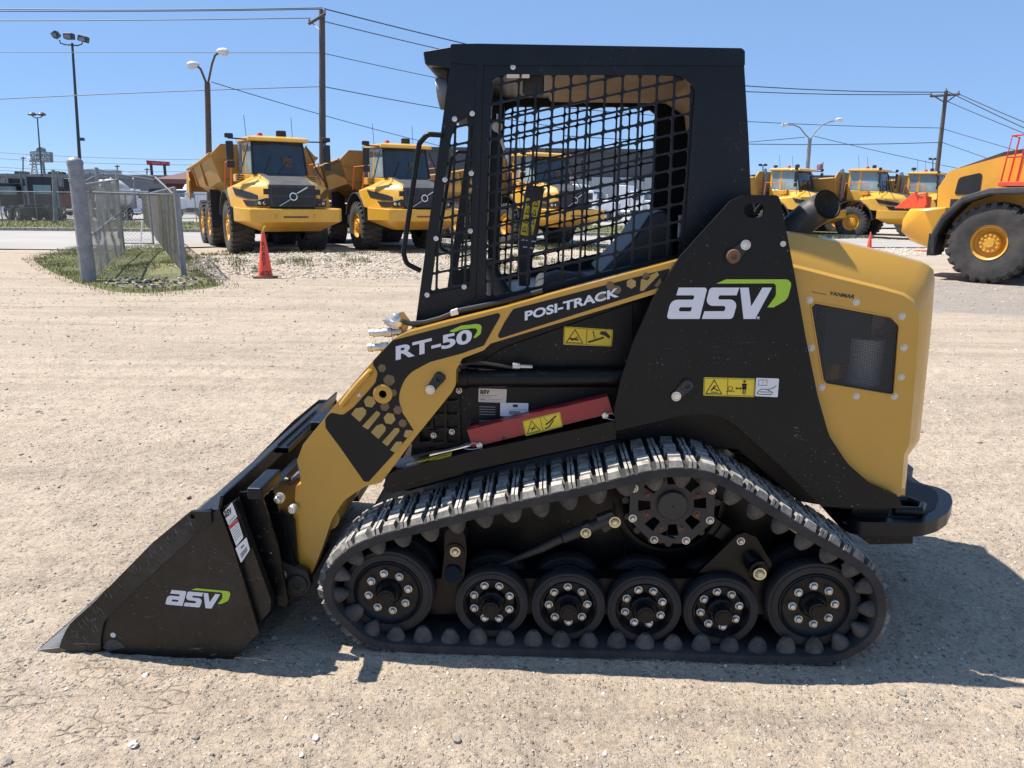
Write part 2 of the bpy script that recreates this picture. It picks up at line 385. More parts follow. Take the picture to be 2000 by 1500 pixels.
# ---------------------------------------------------------------- tracks
band_px = [(1150, 960), (1223, 942), (1270, 931), (1310, 926), (1345, 926), (1387, 934), (1442, 960), (1515, 1006), (1588, 1052), (1661, 1096), (1701, 1128), (1717, 1165), (1719, 1205), (1705, 1241), (1668, 1270), (1620, 1286), (1515, 1287), (1400, 1284), (1250, 1278), (1100, 1275), (950, 1271), (844, 1268), (770, 1263), (716, 1249), (677, 1217), (652, 1189), (641, 1155), (648, 1122), (668, 1097), (700, 1073), (748, 1054), (812, 1038), (908, 1013), (1004, 992), (1080, 975)]
P2 = [np.array(lp(x, y, 0.0))[[0, 2]] for x, y in band_px]
P2 = [np.array([p[0], max(p[1], .030)]) if p[1] < .06 and -.62 < p[0] < .62 else p for p in P2]
def closed_spline(P, per=16):
    out = []; n = len(P)
    for i in range(n):
        a, b, c, d = P[i - 1], P[i], P[(i + 1) % n], P[(i + 2) % n]
        for k in range(per):
            t = k / per; out.append(.5 * (2 * b + (c - a) * t + (2 * a - 5 * b + 4 * c - d) * t * t + (3 * b - a - 3 * c + d) * t ** 3))
    return np.array(out)
sp = closed_spline(P2); seg = np.linalg.norm(np.roll(sp, -1, 0) - sp, axis=1); cum = np.concatenate([[0], np.cumsum(seg)]); TL = cum[-1]
def tpos(s):
    s = s % TL; i = int(np.searchsorted(cum, s, 'right') - 1) % len(sp); j = (i + 1) % len(sp); t = (s - cum[i]) / max(seg[i], 1e-9)
    return sp[i] * (1 - t) + sp[j] * t
def tframe(s):
    p = tpos(s); d = tpos(s + .012) - tpos(s - .012); d /= np.linalg.norm(d)
    return p, d, np.array([-d[1], d[0]])      # outward normal, checked below
_p, _d, _n = tframe(0.0)
NS = 1.0 if _n[1] > 0 else -1.0
def tpt(s, h, y):
    p, d, n_ = tframe(s); q = p + n_ * NS * h; return (q[0], y, q[1])
NP = round(TL / .094); PITCH_T = TL / NP
mb = MB(); rings = []
for k in range(220):
    s = TL * k / 220
    rings.append([tpt(s, .017, .000), tpt(s, .022, .006), tpt(s, .022, .270), tpt(s, .017, .278), tpt(s, -.009, .278), tpt(s, -.012, .272), tpt(s, -.012, .006), tpt(s, -.009, .000)])
rings.append(rings[0]); mb.ring(rings, True, False)
TRK = put(mb, 'rubber_track', 'rubber', smooth=50)
TRK['label'] = 'near rubber track with dusty treads'
mb = MB(); rr = random.Random(3)
def tread(s0, wd, h, y0, y1, skew=0, tap=.82):
    a = wd / 2; j = rr.uniform(-.0012, .0012)
    v = []
    for (y, hh, k) in ((y0, .021, 1.0), (y0 + .012, h, tap), (y1 - .004, h, tap), (y1, h * .6, .95)):
        sk = skew * (y - y0)
        v += [tpt(s0 - a + sk, .016, y), tpt(s0 - a * k + j + sk, hh, y), tpt(s0 + a * k + j + sk, hh, y), tpt(s0 + a + sk, .016, y)]
    mb.ring([v[0:4], v[4:8], v[8:12], v[12:16]], True, True)
for k in range(NP):
    s0 = PITCH_T * k
    ys = [0.0, .052, .100, .146, .192, .234, .278]
    for i in range(6):
        h = .040 + rr.uniform(-.0015, .0015); off = .0022 * (1 if i % 2 else -1)
        tread(s0 + off, .043, h, ys[i] + .0008, ys[i + 1] - .0008)
    for i, (a, b) in enumerate(((0.0, .085), (.09, .185), (.19, .278))):
        for q in (-1, 1): tread(s0 + PITCH_T * .5 + q * .0068, .0105, .039 + rr.uniform(-.0015, .0015), a, b, tap=.88)
TRD = put(mb, 'tread_lug', 'tread_rubber', TRK, smooth=25); TRD['label'] = 'chunky dusty tread bars across the belt'
for k in range(NP):
    s0 = PITCH_T * (k + .25)
    for yc in (.034, .246):
        mb = MB(); rs = []; jt = rr.uniform(.90, 1.05)
        for hh, a, b in ((-.010, .034, .024), (-.030, .031, .021), (-.048, .023, .015), (-.060, .012, .009)):
            rs.append([tpt(s0 + a * math.cos(q), hh * (jt if hh < -.02 else 1), yc + b * math.sin(q)) for q in [2 * math.pi * t / 10 for t in range(10)]])
        mb.ring(rs, True, True); put(mb, 'drive_lug', 'lug_rubber', TRK, smooth=38)
mirror(TRK)['label'] = 'far rubber track beyond the undercarriage'

# ---------------------------------------------------------------- wheels
def wheel(name, c, r, big, label=None):
    # c = centre of the outer face
    root_mb = MB(); rd = r * .74
    root_mb.lathe([(rd, .05), (rd, -.004), (rd * .97, -.006), (rd * .93, .004), (rd * .86, .010 if big else .022), (rd * .80, .012 if big else .026), (.047, .010 if big else .026), (.044, .000), (.038, -.006), (.036, -.012), (.0, -.012)], (0, 0, 0), 'y', 40)
    w_ = root_mb.build(name, 'wheel_paint', LD, smooth=35); w_.location = (c[0], c[1] - CY, c[2])
    mb = MB(); mb.lathe([(rd, .002), (rd + .004, -.003), (r * .90, -.004), (r * .905, -.001), (r * .97, .000), (r, .008), (r, .045), (r * .96, .055), (rd, .055)], (0, 0, 0), 'y', 48)
    mb.build('rubber_tyre', 'wheel_rubber', w_, smooth=40)
    mb = MB(); mb.lathe([(.032, -.006), (.032, -.034), (.029, -.039), (0, -.039)], (0, 0, 0), 'y', 20); mb.lathe([(.024, -.0395), (.022, -.042), (0, -.042)], (0, 0, 0), 'y', 6); mb.build('hub_cap', 'black_paint', w_, smooth=35)
    n_ = 8; rb = .064 if not big else .068; ph = random.uniform(0, .6)
    for k in range(n_):
        a = ph + 2 * math.pi * k / n_; yy = .004 if big else .018
        mb = MB(); q = (rb * math.cos(a) * 1.02, yy, rb * math.sin(a) * 1.02)
        mb.lathe([(0, -.013), (.0070, -.013), (.0095, -.0115), (.0108, -.009), (.0108, -.002), (.0140, -.0015), (.0140, .01)], q, 'y', 6 if 0 else 12)
        b = mb.build('bolt', 'zinc', w_, smooth=40)
    if label: w_['label'] = label
    return w_
c = lp(757, 1155, .05); wheels = [wheel('idler_wheel', (c[0] + .002, .05, .205), .156, True, 'large front idler wheel with eight bolts')]
c = lp(1590, 1180, .05); wheels.append(wheel('idler_wheel', (c[0], .05, .205), .156, True, 'large rear idler wheel with eight bolts'))
for px_ in ((960, 1180), (1110, 1181), (1259, 1181), (1409, 1185)):
    c = lp(*px_, .05); wheels.append(wheel('road_wheel', (c[0], .05, .172), .126, False))
for w_ in wheels:                      # inner row of the same axles and the far track's wheels
    c2 = copy_tree(w_, LD); c2.location = (w_.location[0], .175 - CY, w_.location[2])
    for q in (w_, c2):
        c3 = copy_tree(q, LD); c3.scale = (1, -1, 1); c3.location = (q.location[0], -q.location[1], q.location[2])
# drive sprocket: octagonal plate with eight slots, hub and bolts
sc = lp(1312, 983, .085); mb = MB()
oct_ = [(.150 * math.cos(R(22.5 + 45 * k)) + sc[0], .075, .150 * math.sin(R(22.5 + 45 * k)) + sc[2]) for k in range(8)]
holes = []
for k in range(8):
    a = R(45 * k + 4); hh = []
    for (ra, da) in ((.072, -.19), (.112, -.17), (.112, .17), (.072, .19)): hh.append((sc[0] + ra * math.cos(a + da), .075, sc[2] + ra * math.sin(a + da)))
    holes.append(hh)
mb.prism(oct_, (0, .012, 0), holes); mb.lathe([(.135, .03), (.135, .13), (.05, .13)], (sc[0], .06, sc[2]), 'y', 32)
mb.lathe([(.050, .075), (.050, .062), (.046, .058), (.004, .058), (.003, .062), (0, .062)], (sc[0], 0, sc[2]), 'y', 32)
SPR = put(mb, 'drive_sprocket', 'cast_iron', bevel=.0015)
for k in range(8):
    a = R(22.5 + 45 * k); bolt((sc[0] + .137 * math.cos(a), .075, sc[2] + .137 * math.sin(a)), .010, parent=SPR)
for k in range(8):
    a = R(45 * k + 12); bolt((sc[0] + .088 * math.cos(a + .19), .075, sc[2] + .088 * math.sin(a + .19)), .009, 'rust', parent=SPR)
mb = MB()
for k in range(16):
    a = 2 * math.pi * k / 16; mb.cyl((sc[0] + .150 * math.cos(a), .1, sc[2] + .150 * math.sin(a)), (sc[0] + .150 * math.cos(a), .19, sc[2] + .150 * math.sin(a)), .012, 10)
put(mb, 'drive_roller', 'cast_iron', SPR)
mirror(SPR)
# undercarriage frame
mb = MB()
mb.prism([lp(x, y, .10) for x, y in ((835, 1130), (1500, 1130), (1560, 1165), (1500, 1200), (835, 1200), (800, 1165))], (0, .07, 0))
mb.prism([lp(x, y, .27) for x, y in ((700, 1040), (1000, 990), (1250, 930), (1400, 930), (1660, 1120), (1640, 1190), (1500, 1215), (800, 1200), (690, 1180))], (0, .42, 0))
mb.prism([lp(x, y, .10) for x, y in rnd([(862, 1130), (872, 1040, 8), (912, 1040, 8), (908, 1130)])], (0, .05, 0))
mb.lathe([(.19, 0), (.19, .03), (.165, .03), (.165, 0)], (sc[0], .11, sc[2] - .01), 'y', 36, R(180), R(360))
mb.prism([lp(x, y, .12) for x, y in ((1395, 1010), (1430, 1035), (1420, 1060), (1380, 1040))], (0, .03, 0))
UC = put(mb, 'undercarriage_frame', 'black_paint', bevel=.004)
mb = MB(); mb.prism(LP([(869, 1040, 10), (880, 1030, 8), (898, 1030, 8), (908, 1045, 8), (912, 1078, 20), (905, 1140, 6), (868, 1140, 6), (872, 1110), (867, 1075, 20)], .075), (0, .022, 0)); mb.lathe([(.034, 0), (.034, -.006), (.012, -.006)], lp(888, 1079, .075), 'y', 22); mb.cyl(lp(884, 1122, .055), lp(884, 1122, .10), .028, 20)
br = put(mb, 'suspension_link', 'black_paint', UC, bevel=.003); bolt(lp(889, 1078, .069), .013, 'brass', br)
mb = MB(); mb.prism(LP([(1455, 1040, 8), (1478, 1050, 4), (1510, 1105, 8), (1470, 1135, 8), (1418, 1120), (1365, 1118), (1440, 1045, 6)], .085), (0, .02, 0)); br2 = put(mb, 'idler_bracket', 'black_paint', UC, bevel=.003)
bolt(lp(1447, 1057, .085), .010, 'zinc', br2)
mb = MB(); mb.cyl(lp(1462, 1085, .115), lp(1482, 1112, .045), .032, 20); mb.lathe([(.036, 0), (.036, .012), (.02, .012)], lp(1482, 1116, .036), 'y', 20); mb.cyl(lp(1452, 1068, .12), lp(1475, 1100, .06), .022); br3 = put(mb, 'grease_tensioner', 'black_paint', UC, bevel=.002); bolt(lp(1484, 1121, .034), .016, 'brass', br3)
mb = MB(); mb.tube([lp(975, 1105, .13), lp(1060, 1070, .11), lp(1100, 1050, .09)], [.007, .014, .016], 12); mb.tube([lp(1100, 1050, .085), lp(1190, 1014, .085)], [.020, .020], 14); mb.prism(LP([(1165, 1012), (1195, 1000, 4), (1212, 1020, 4), (1180, 1042, 4)], .07), (0, .03, 0))
tr_ = put(mb, 'tension_rod', 'cast_iron', UC, bevel=.0015); bolt(lp(1201, 1020, .066), .0145, 'brass', tr_); bolt(lp(1144, 1041, .064), .013, 'brass', tr_)
mb = MB(); mb.prism(LP([(1136, 1028), (1150, 1022), (1156, 1046), (1142, 1052)], .066), (0, .04, 0)); put(mb, 'clamp', 'cast_iron', UC, bevel=.002)
mirror(UC)

# ---------------------------------------------------------------- chassis, fenders
mb = MB(); mb.prism([lp(x, y, .27) for x, y in ((815, 640), (985, 590), (1330, 540), (1540, 480), (1620, 990), (1560, 980), (1440, 880), (1210, 860), (1000, 905), (800, 960), (752, 955), (800, 900), (806, 850), (893, 745), (900, 700), (905, 680))], (0, .84, 0))
CH = put(mb, 'chassis', 'black_paint', bevel=.006)
plate('side_cover', Z6([(1100, 430), (1240, 340), (1960, 90), (1960, 470), (1100, 470)]), .262, .01, 'black_plate', CH)
plate('lower_panel', Z6([(985, 545, 6), (1890, 545), (1890, 760), (1040, 900), (860, 900), (850, 700)]), .245, .03, 'black_plate', CH)
# grille in front of the panel
gh = []
for i in range(4):
    for j in range(4):
        x0, y0 = 770 + i * 76, 575 + j * 78
        h_ = Z6([(x0, y0, 9), (x0 + 62, y0 - 4, 9), (x0 + 62, y0 + 60, 9), (x0, y0 + 62, 9)])
        if x0 + 62 < 1010: gh.append(h_)
plate('front_grille', Z6([(990, 560), (1000, 870), (740, 900), (700, 850), (740, 575)]), .23, .006, 'black_plate', CH, holes=gh, bevel=.001)
for q in ((848, 830), (950, 810), (990, 580)): bolt(lp(*Z6([q])[0], .226), .0075, parent=CH)
decal('serial_plate', Z6([(1098, 643), (1253, 648), (1257, 572), (1100, 567)]), .2435, 'plate_label', CH, asp=2, fills=[([(.05 + i * .1, .72), (.12 + i * .1, .72), (.14 + i * .1, .95), (.07 + i * .1, .95)], 1) for i in range(0)], strokes=[([(.1, .5), (1.3, .5)], .04, 2), ([(.1, .38), (.9, .38)], .04, 2), ([(.1, .22), (.5, .22)], .05, 1), ([(.6, .22), (1.7, .22)], .03, 2), ([(.1, .1), (1.5, .1)], .03, 2)], mats=('ink', 'ink_grey'), label='cream serial number plate')
text('plate_logo', 'asv', Z6([(1106, 598), (1160, 600), (1162, 577), (1108, 575)]), .2425, 'ink', CH, .03)
decal('barcode_label', Z6([(1220, 722), (1375, 727), (1377, 650), (1220, 648)]), .2425, 'white_label', CH, asp=2, fills=[([(.65 + i * .075, .15), (.65 + i * .075 + .04, .15), (.65 + i * .075 + .04, .42), (.65 + i * .075, .42)], 1) for i in range(11)] + [([(.9, .7), (1.25, .7), (1.25, .9), (.9, .9)], 1)], strokes=[([(.6, .52), (2 - .1, .52)], .025, 2)], mats=('ink', 'ink_grey'), label='white barcode label')
for (a, b) in ((655, 725), (738, 772)):
    decal('small_text_label', Z6([(1098, b), (1205, b + 3), (1205, a + 3), (1098, a)]), .2435, 'decal_black', CH, asp=1.6, strokes=[([(.1, .2 + .2 * i), (1.4, .2 + .2 * i)], .05, 1) for i in range(4)], mats=('ink_grey',))
def warn(quad, y, parent, kind, label, asp=2.4):
    st = [(TRI(.55, .75), .045, 1), ([(asp * .47, .04), (asp * .47, .96)], .03, 1), ([(.04, .05), (asp - .04, .05), (asp - .04, .95), (.04, .95), (.04, .05)], .02, 1)]
    fl = []
    if kind == 'hand':
        st += [([(.32, .35), (.72, .30)], .09, 1), ([(.4, .26), (.68, .45)], .07, 1), ([(1.25, .2), (1.95, .5)], .11, 1), ([(1.45, .85), (1.5, .4)], .03, 1), ([(1.4, .8), (1.6, .45)], .03, 1)]; fl = [([(1.75, .7), (2.0, .62), (2.25, .45), (2.3, .6), (2.05, .88), (1.8, .86)], 1)]
    elif kind == 'brace':
        st += [([(.45, .25), (.7, .5)], .06, 1), ([(.42, .42), (.7, .34)], .06, 1), ([(1.3, .15), (1.55, .22), (1.9, .55)], .08, 1), ([(1.4, .42), (1.6, .5), (2.1, .8)], .10, 1), ([(1.35, .9), (1.5, .6)], .03, 1)]
    elif kind == 'body':
        st += [([(.42, .3), (.62, .55)], .08, 1), ([(.5, .45), (.78, .28)], .06, 1), ([(.4, .2), (.75, .2)], .04, 1), (circ(1.42, .42, .12) + [circ(1.42, .42, .12)[0]], .03, 1), ([(1.2, .27), (1.65, .27)], .03, 1), ([(1.72, .45), (1.98, .45)], .05, 1), ([(2.1, .15), (2.1, .5)], .06, 1), ([(2.2, .15), (2.2, .5)], .06, 1), ([(2.03, .68), (2.27, .68)], .05, 1), ([(2.06, .68), (2.06, .42)], .05, 1), ([(2.24, .68), (2.24, .42)], .05, 1)]
        fl = [([(2.06, .4), (2.24, .4), (2.24, .72), (2.06, .72)], 1), (circ(2.15, .83, .07), 1), ([(1.68, .45), (1.78, .53), (1.78, .37)], 1), ([(2.02, .45), (1.92, .53), (1.92, .37)], 1)]
    return decal('warning_label', quad, y, 'warn_yellow', parent, st, fl, asp=asp, label=label)
warn(Z6([(1572, 323), (1842, 333), (1850, 240), (1576, 222)]), .2605, CH, 'hand', 'yellow hand crushing warning label')
def fender(parent=LD):
    mb = MB(); a = LP([(748, 948), (757, 928), (775, 918), (905, 886), (1203, 822), (1203, 858), (905, 922), (790, 945), (755, 962, 5)], .135); mb.prism(a, (0, .02, 0))
    t0 = [lp(762, 924, .137), lp(905, 887, .137), lp(1203, 823, .137)]
    top = [t0[0], t0[1], t0[2], (t0[2][0], .275, t0[2][2] + .004), (t0[1][0], .275, t0[1][2] + .004), (t0[0][0], .275, t0[0][2] + .004)]
    mb.prism([top[0], top[1], top[4], top[5]], (0, 0, -.012)); mb.prism([top[1], top[2], top[3], top[4]], (0, 0, -.012))
    mb.prism([lp(748, 950, .15), lp(770, 925, .15), lp(905, 895, .15), lp(905, 925, .15), lp(762, 965, .15)], (0, .12, 0))
    f = put(mb, 'fender', 'black_paint', bevel=.004); return f
FE = fender()
# label lying on the sloping top of the fender
def onf(u, v): # u along the fender top from the front, v from the outer edge inwards
    a, b = np.array(lp(762, 924, .137)), np.array(lp(905, 887, .137)); p = a + (b - a) * u; return (p[0], .137 + v * .13, p[2] + .004 * v + .0035)
mb = MB(); mb.poly([onf(.2, .02), onf(.83, .02), onf(.83, .34), onf(.2, .34)]); mb.cur = 1
ff = lambda u, v: tuple(np.array(onf(.2 + .63 * u / 3, .02 + .32 * v)) + np.array([0, 0, .0008]))
stroke(mb, [(.3, .15), (.9, .15), (.6, .85), (.3, .15)], .06, ff); stroke(mb, [(1.5, .05), (1.5, .95)], .04, ff); stroke(mb, [(1.8, .3), (2.3, .6), (2.7, .4)], .09, ff)
put(mb, 'warning_label', ['warn_yellow', 'ink'], FE, smooth=0, fix=False)['label'] = 'yellow label on the fender top'
mb = MB(); mb.poly([onf(.5, .42), onf(1.25, .42), onf(1.25, .72), onf(1.0, .8), onf(.9, .68), onf(.5, .72)]); put(mb, 'grip_strip', 'stone_b', FE, smooth=0, fix=False)['label'] = 'grey grip tape strip'
mirror(FE)
# red boom lock brace
mb = MB(); o_ = Z6([(1035, 800, 5), (1820, 612, 8), (1848, 705, 6), (1065, 897, 4)]); mb.prism(LP(o_, .165), (0, .006, 0))
a = [lp(*p[:2], .168) for p in o_]
mb.prism([a[0], a[1], (a[1][0], .235, a[1][2] - .004), (a[0][0], .235, a[0][2] - .004)], (0, 0, -.006)); mb.prism([a[3], a[2], (a[2][0], .235, a[2][2]), (a[3][0], .235, a[3][2])], (0, 0, .006))
BR = put(mb, 'lock_brace', 'red_paint', bevel=.003); BR['label'] = 'red boom lock brace stored above the track'
warn(Z6([(1362, 834), (1570, 780), (1553, 698), (1343, 750)]), .163, BR, 'brace', 'yellow warning label on the red brace')
for q in ((1104, 887), (1806, 720)):
    p = lp(*Z6([q])[0], .155); mb = MB(); mb.cyl(p, (p[0], .19, p[2]), .011, 14); pn = put(mb, 'lock_pin', 'zinc', BR, bevel=.001)
    d = -1 if q[0] < 1500 else 1
    mb = MB(); mb.tube([(p[0] + d * x, .150, p[2] + z) for x, z in ((0, .006), (.022, .010), (.04, -.004), (.055, -.008), (.04, -.012), (.02, -.012), (0, -.006))], .0016, 6); put(mb, 'clip', 'zinc', pn)
mb = MB(); p = lp(*Z6([(1240, 846)])[0], .1642); mb.lathe([(0, 0), (.006, 0), (.0055, .001)], p, 'y', 14); put(mb, 'pin_hole', 'ink', BR)

# ---------------------------------------------------------------- lift arms
arm_px = [(1345, 503), (1140, 557), (985, 601, 20), (870, 629), (795, 649), (768, 662, 12), (745, 686), (700, 737), (655, 790), (633, 818), (592, 868, 6), (580, 900, 8), (585, 922), (588, 945), (577, 973), (571, 1030), (565, 1101, 4), (608, 1124, 6), (630, 1070), (648, 1015), (672, 977, 40), (713, 950, 25), (745, 943, 12), (809, 857), (882, 767, 6), (890, 752, 6), (891, 722, 8), (903, 700, 10), (945, 684), (958, 671, 10), (1320, 562)]
def arm():
    mb = MB(); mb.prism(LP(arm_px, .14), (0, .07, 0)); A = put(mb, 'lift_arm', 'gold', bevel=.004)
    return A
def circ_l(x, y, r_, yl, n=18): return [lp(x + r_ * math.cos(2 * math.pi * k / n), y + r_ * math.sin(2 * math.pi * k / n), yl) for k in range(n)]
ARM = arm(); ARM['label'] = 'near gold lift arm with model lettering'
E1 = .1385
plate('decal_panel', [(1002, 604, 8), (1309, 524, 2), (1293, 560, 2), (968, 664, 5), (985, 630)], E1, .0012, 'decal_black', ARM, bevel=0)
plate('decal_panel', [(982, 609, 5), (945, 675, 5), (900, 691), (840, 707, 30), (793, 732, 60), (777, 775, 50), (785, 805, 30), (808, 841, 4), (769, 887), (720, 941, 4), (711, 941, 6), (665, 875), (636, 836, 10), (635, 818, 10), (646, 806, 8), (669, 811, 14), (690, 796), (733, 748, 18), (738, 728, 14), (726, 708, 10), (767, 665, 5)], E1, .0012, 'decal_black', ARM, bevel=0)
E2 = E1 - .0008
def hexa(x, y, r_, rot=.2, kind='hex'):
    if kind == 'hex': return [(x + r_ * math.cos(rot + math.pi / 3 * k), y + r_ * math.sin(rot + math.pi / 3 * k), r_ * .15) for k in range(6)]
for nm, sh in (('gold_decal', [hexa(492, 642, 34), [(388, 712, 4), (412, 680, 4), (452, 672, 6), (472, 690, 6), (470, 712, 4), (436, 754, 5)], [(450, 778, 4), (530, 692, 4), (550, 705, 4), (548, 716, 4), (482, 797, 4), (452, 780, 3)], hexa(602, 736, 34), [(498, 812, 4), (530, 775, 5), (562, 764, 5), (582, 786, 5), (578, 806, 4), (540, 850, 4)], [(560, 868, 3), (632, 788, 5), (656, 790, 6), (658, 806, 4), (590, 890, 4)], [(605, 912, 4), (638, 866, 4), (680, 862, 8), (640, 930, 4)], [(692, 800, 4), (722, 800, 4), (735, 806, 3), (706, 846, 3), (680, 834, 5)]]),
               ('gold_faded', [hexa(600, 522, 34), hexa(576, 668, 27), hexa(560, 455, 24), hexa(648, 688, 26), hexa(676, 762, 24), hexa(622, 592, 22)])):
    for h_ in sh: mb = MB(); mb.prism(LP(Z6(h_), E2), (0, .0008, 0)); put(mb, 'honeycomb_decal', nm, ARM, smooth=0)
for h_ in ([(1252, 546, 1), (1284, 531, 1), (1287, 537, 1), (1257, 568, 1), (1250, 568, 1)], hexa(1233, 554, 10, .5)): mb = MB(); mb.prism(LP(h_, E2), (0, .0008, 0)); put(mb, 'honeycomb_decal', 'gold_decal', ARM, smooth=0)
for h_ in (hexa(1205, 566, 9), hexa(1175, 580, 8), hexa(1262, 540, 8), hexa(1192, 558, 9), [(1278, 558, 1), (1290, 543, 1), (1292, 552, 1), (1284, 562, 1)]): mb = MB(); mb.prism(LP(h_, E2), (0, .0008, 0)); put(mb, 'honeycomb_decal', 'gold_faded', ARM, smooth=0)
text('model_lettering', 'RT-50', Z6([(637, 412), (1062, 312), (1062, 232), (637, 332)]), E2 - .0004, 'white_decal', ARM, .035)
text('name_lettering', 'POSI-TRACK', Z6([(1357, 190), (1882, 56), (1882, 4), (1357, 138)]), E2 - .0004, 'white_decal', ARM, .035)
mb = MB(); mb.prism(LP(Z6([(925, 252, 4), (1000, 218), (1085, 208, 18), (1117, 212, 25), (1112, 262, 20), (1085, 284), (1068, 287, 2), (1092, 250, 8), (1088, 232, 10), (1060, 232), (1000, 240, 10), (970, 252)]), E2 - .0012), (0, .0008, 0)); put(mb, 'logo_swoosh', 'green_decal', ARM, smooth=0)
mb = MB(); p = lp(748.5, 768.5, .14); mb.lathe([(.013, .02), (.013, -.010), (.016, -.012), (.029, -.012), (.032, -.010), (.033, .0)], p, 'y', 28); put(mb, 'boss', 'gold', ARM); mb = MB(); mb.lathe([(.013, 0), (0, 0)], (p[0], .1385, p[2]), 'y', 20); put(mb, 'boss_bore', 'dark_inside', ARM)
mb = MB(); hp = [lp(*q, .105) for q in ((718, 731), (700, 750), (684, 769), (668, 790))]; hp = [(hp[0][0], .14, hp[0][2])] + hp + [(hp[-1][0], .14, hp[-1][2])]; mb.tube(hp, [.012, .0105, .0105, .0105, .0105, .012], 12); put(mb, 'grab_handle', 'gold', ARM, smooth=60)
for q in ((683, 760), (700, 772)):
    mb = MB(); mb.prism(LP([(q[0] - 4, q[1] + 2), (q[0] + 2, q[1] - 5), (q[0] + 5, q[1] + 3)], .1390), (0, .001, 0)); put(mb, 'small_decal', 'white_decal', ARM, smooth=0)
def pinlock(big, small, y, parent, mring='cast_iron', mplate='cast_iron', rb=.019):
    B, Sm = lp(*big, y), lp(*small, y); d = np.array([Sm[0] - B[0], Sm[2] - B[2]]); L_ = np.linalg.norm(d); d /= L_; n_ = np.array([-d[1], d[0]]); mb = MB()
    pts = [(B[0] + n_[0] * rb - d[0] * rb, y, B[2] + n_[1] * rb - d[1] * rb), (B[0] - n_[0] * rb - d[0] * rb, y, B[2] - n_[1] * rb - d[1] * rb), (Sm[0] - n_[0] * .014 + d[0] * .012, y, Sm[2] - n_[1] * .014 + d[1] * .012), (Sm[0] + n_[0] * .014 + d[0] * .012, y, Sm[2] + n_[1] * .014 + d[1] * .012)]
    q2 = rnd([(p[0], p[2], .012) for p in pts], 5); mb.prism([(a, y - .006, b) for a, b in q2], (0, .006, 0))
    pl = put(mb, 'pivot_pin', mplate, parent, bevel=.0015)
    mb = MB(); mb.lathe([(0, -.008), (.007, -.008), (.009, -.014), (rb * .85, -.016), (rb, -.013), (rb, 0)], B, 'y', 22); mb.cur = 1
    mb.lathe([(0, -.012), (.010, -.012), (.012, -.010), (.0155, -.010), (.0155, -.004)], Sm, 'y', 20)
    o = mb.build('pin_head', [mring, 'zinc'], pl, smooth=40) if parent is LD else put(mb, 'pin_head', [mring, 'zinc'], pl if parent is LD else parent)
    return pl
pinlock((858, 738), (841, 760), .14, ARM)
ARM2 = mirror(ARM); ARM2['label'] = 'far gold lift arm seen past the bucket'
# cross tube between the arms
mb = MB(); a = lp(640, 1010, .21); mb.cyl((a[0], .20, a[2]), (a[0], 1.18, a[2]), .045, 20); put(mb, 'cross_tube', 'gold', bevel=0)
# lower hitch at the arm's end
mb = MB(); mb.prism(LP([(545, 1095, 4), (600, 1118, 10), (610, 1150, 22), (580, 1170, 22), (548, 1145, 6), (535, 1110, 6)], .095), (0, .03, 0)); mb.lathe([(.0, -.004), (.012, -.004), (.014, -.010), (.030, -.012), (.036, -.008), (.037, 0)], lp(581, 1141, .095), 'y', 26); HI = put(mb, 'hitch_link', 'cast_iron', bevel=.003)
bolt(lp(551, 1122, .093), .013, parent=HI); mirror(HI)
# lift cylinder
mb = MB(); a = lp(898, 737, .235); b = lp(1250, 737, .235); mb.cyl(a, b, .034, 28); mb.cyl((a[0] - .008, a[1], a[2]), (a[0] + .03, a[1], a[2]), .038, 28); CYL = put(mb, 'lift_cylinder', 'black_paint', bevel=.003)
mb = MB(); mb.cyl((a[0] - .09, a[1], a[2]), a, .017, 18); put(mb, 'cylinder_rod', 'rod_steel', CYL)
mb = MB(); mb.tube([lp(*q, .215) for q in Z6([(985, 440), (1060, 425), (1140, 428), (1290, 450)])], .0055, 8); put(mb, 'hydraulic_hose', 'hose', CYL)
mb = MB(); mb.tube([lp(*q, .213) for q in Z6([(1290, 440), (1330, 442), (1332, 443), (1400, 446)])], [.011, .011, .007, .006], 10); put(mb, 'hose_fitting', 'zinc', CYL)
mirror(CYL)
# quick couplers at the knee of the arm
for i, (q, r_) in enumerate((((785, 648, 722, 651), .0145), ((775, 676, 719, 679), .0145))):
    a = lp(q[0], q[1], .20); b = lp(q[2], q[3], .20); mb = MB(); d = np.array(b) - np.array(a)
    pts = [tuple(np.array(a) + d * t) for t in (0, .3, .31, .55, .56, .85, .86, 1)]; mb.tube(pts, [r_ * k for k in (.8, .8, 1.1, 1.1, .85, .85, 1.05, .95)], 16); put(mb, 'hydraulic_coupler', 'zinc')
mb = MB(); a = lp(772, 640, .21); b = lp(776, 612, .21); d = np.array(b) - np.array(a); mb.tube([tuple(np.array(a) + d * t) for t in (0, .2, .22, .5, .52, .8, 1)], [.022, .022, .029, .029, .022, .021, .014], 16); mb.tube([lp(752, 628, .20), lp(772, 632, .20)], .013, 12); put(mb, 'hydraulic_coupler', 'zinc')['label'] = 'upright silver coupler at the arm knee'
mb = MB(); mb.prism(LP([(770, 655), (792, 652), (800, 628), (786, 608, 4), (778, 612), (784, 640)], .20), (0, .012, 0)); put(mb, 'coupler_bracket', 'gold', bevel=.002)
for k, (pts, r_) in enumerate((([(786, 628), (800, 632), (830, 630), (860, 622), (900, 606), (940, 598), (985, 588), (1060, 568)], .0085), ([(790, 618), (806, 636), (850, 628), (890, 612), (930, 604), (990, 594)], .006), ([(775, 650), (765, 662), (778, 668), (795, 655), (812, 640)], .0022))):
    mb = MB(); mb.tube([lp(*q, .20 + .012 * k) for q in pts], r_, 8); put(mb, 'hydraulic_hose', 'hose' if k < 2 else 'zinc')
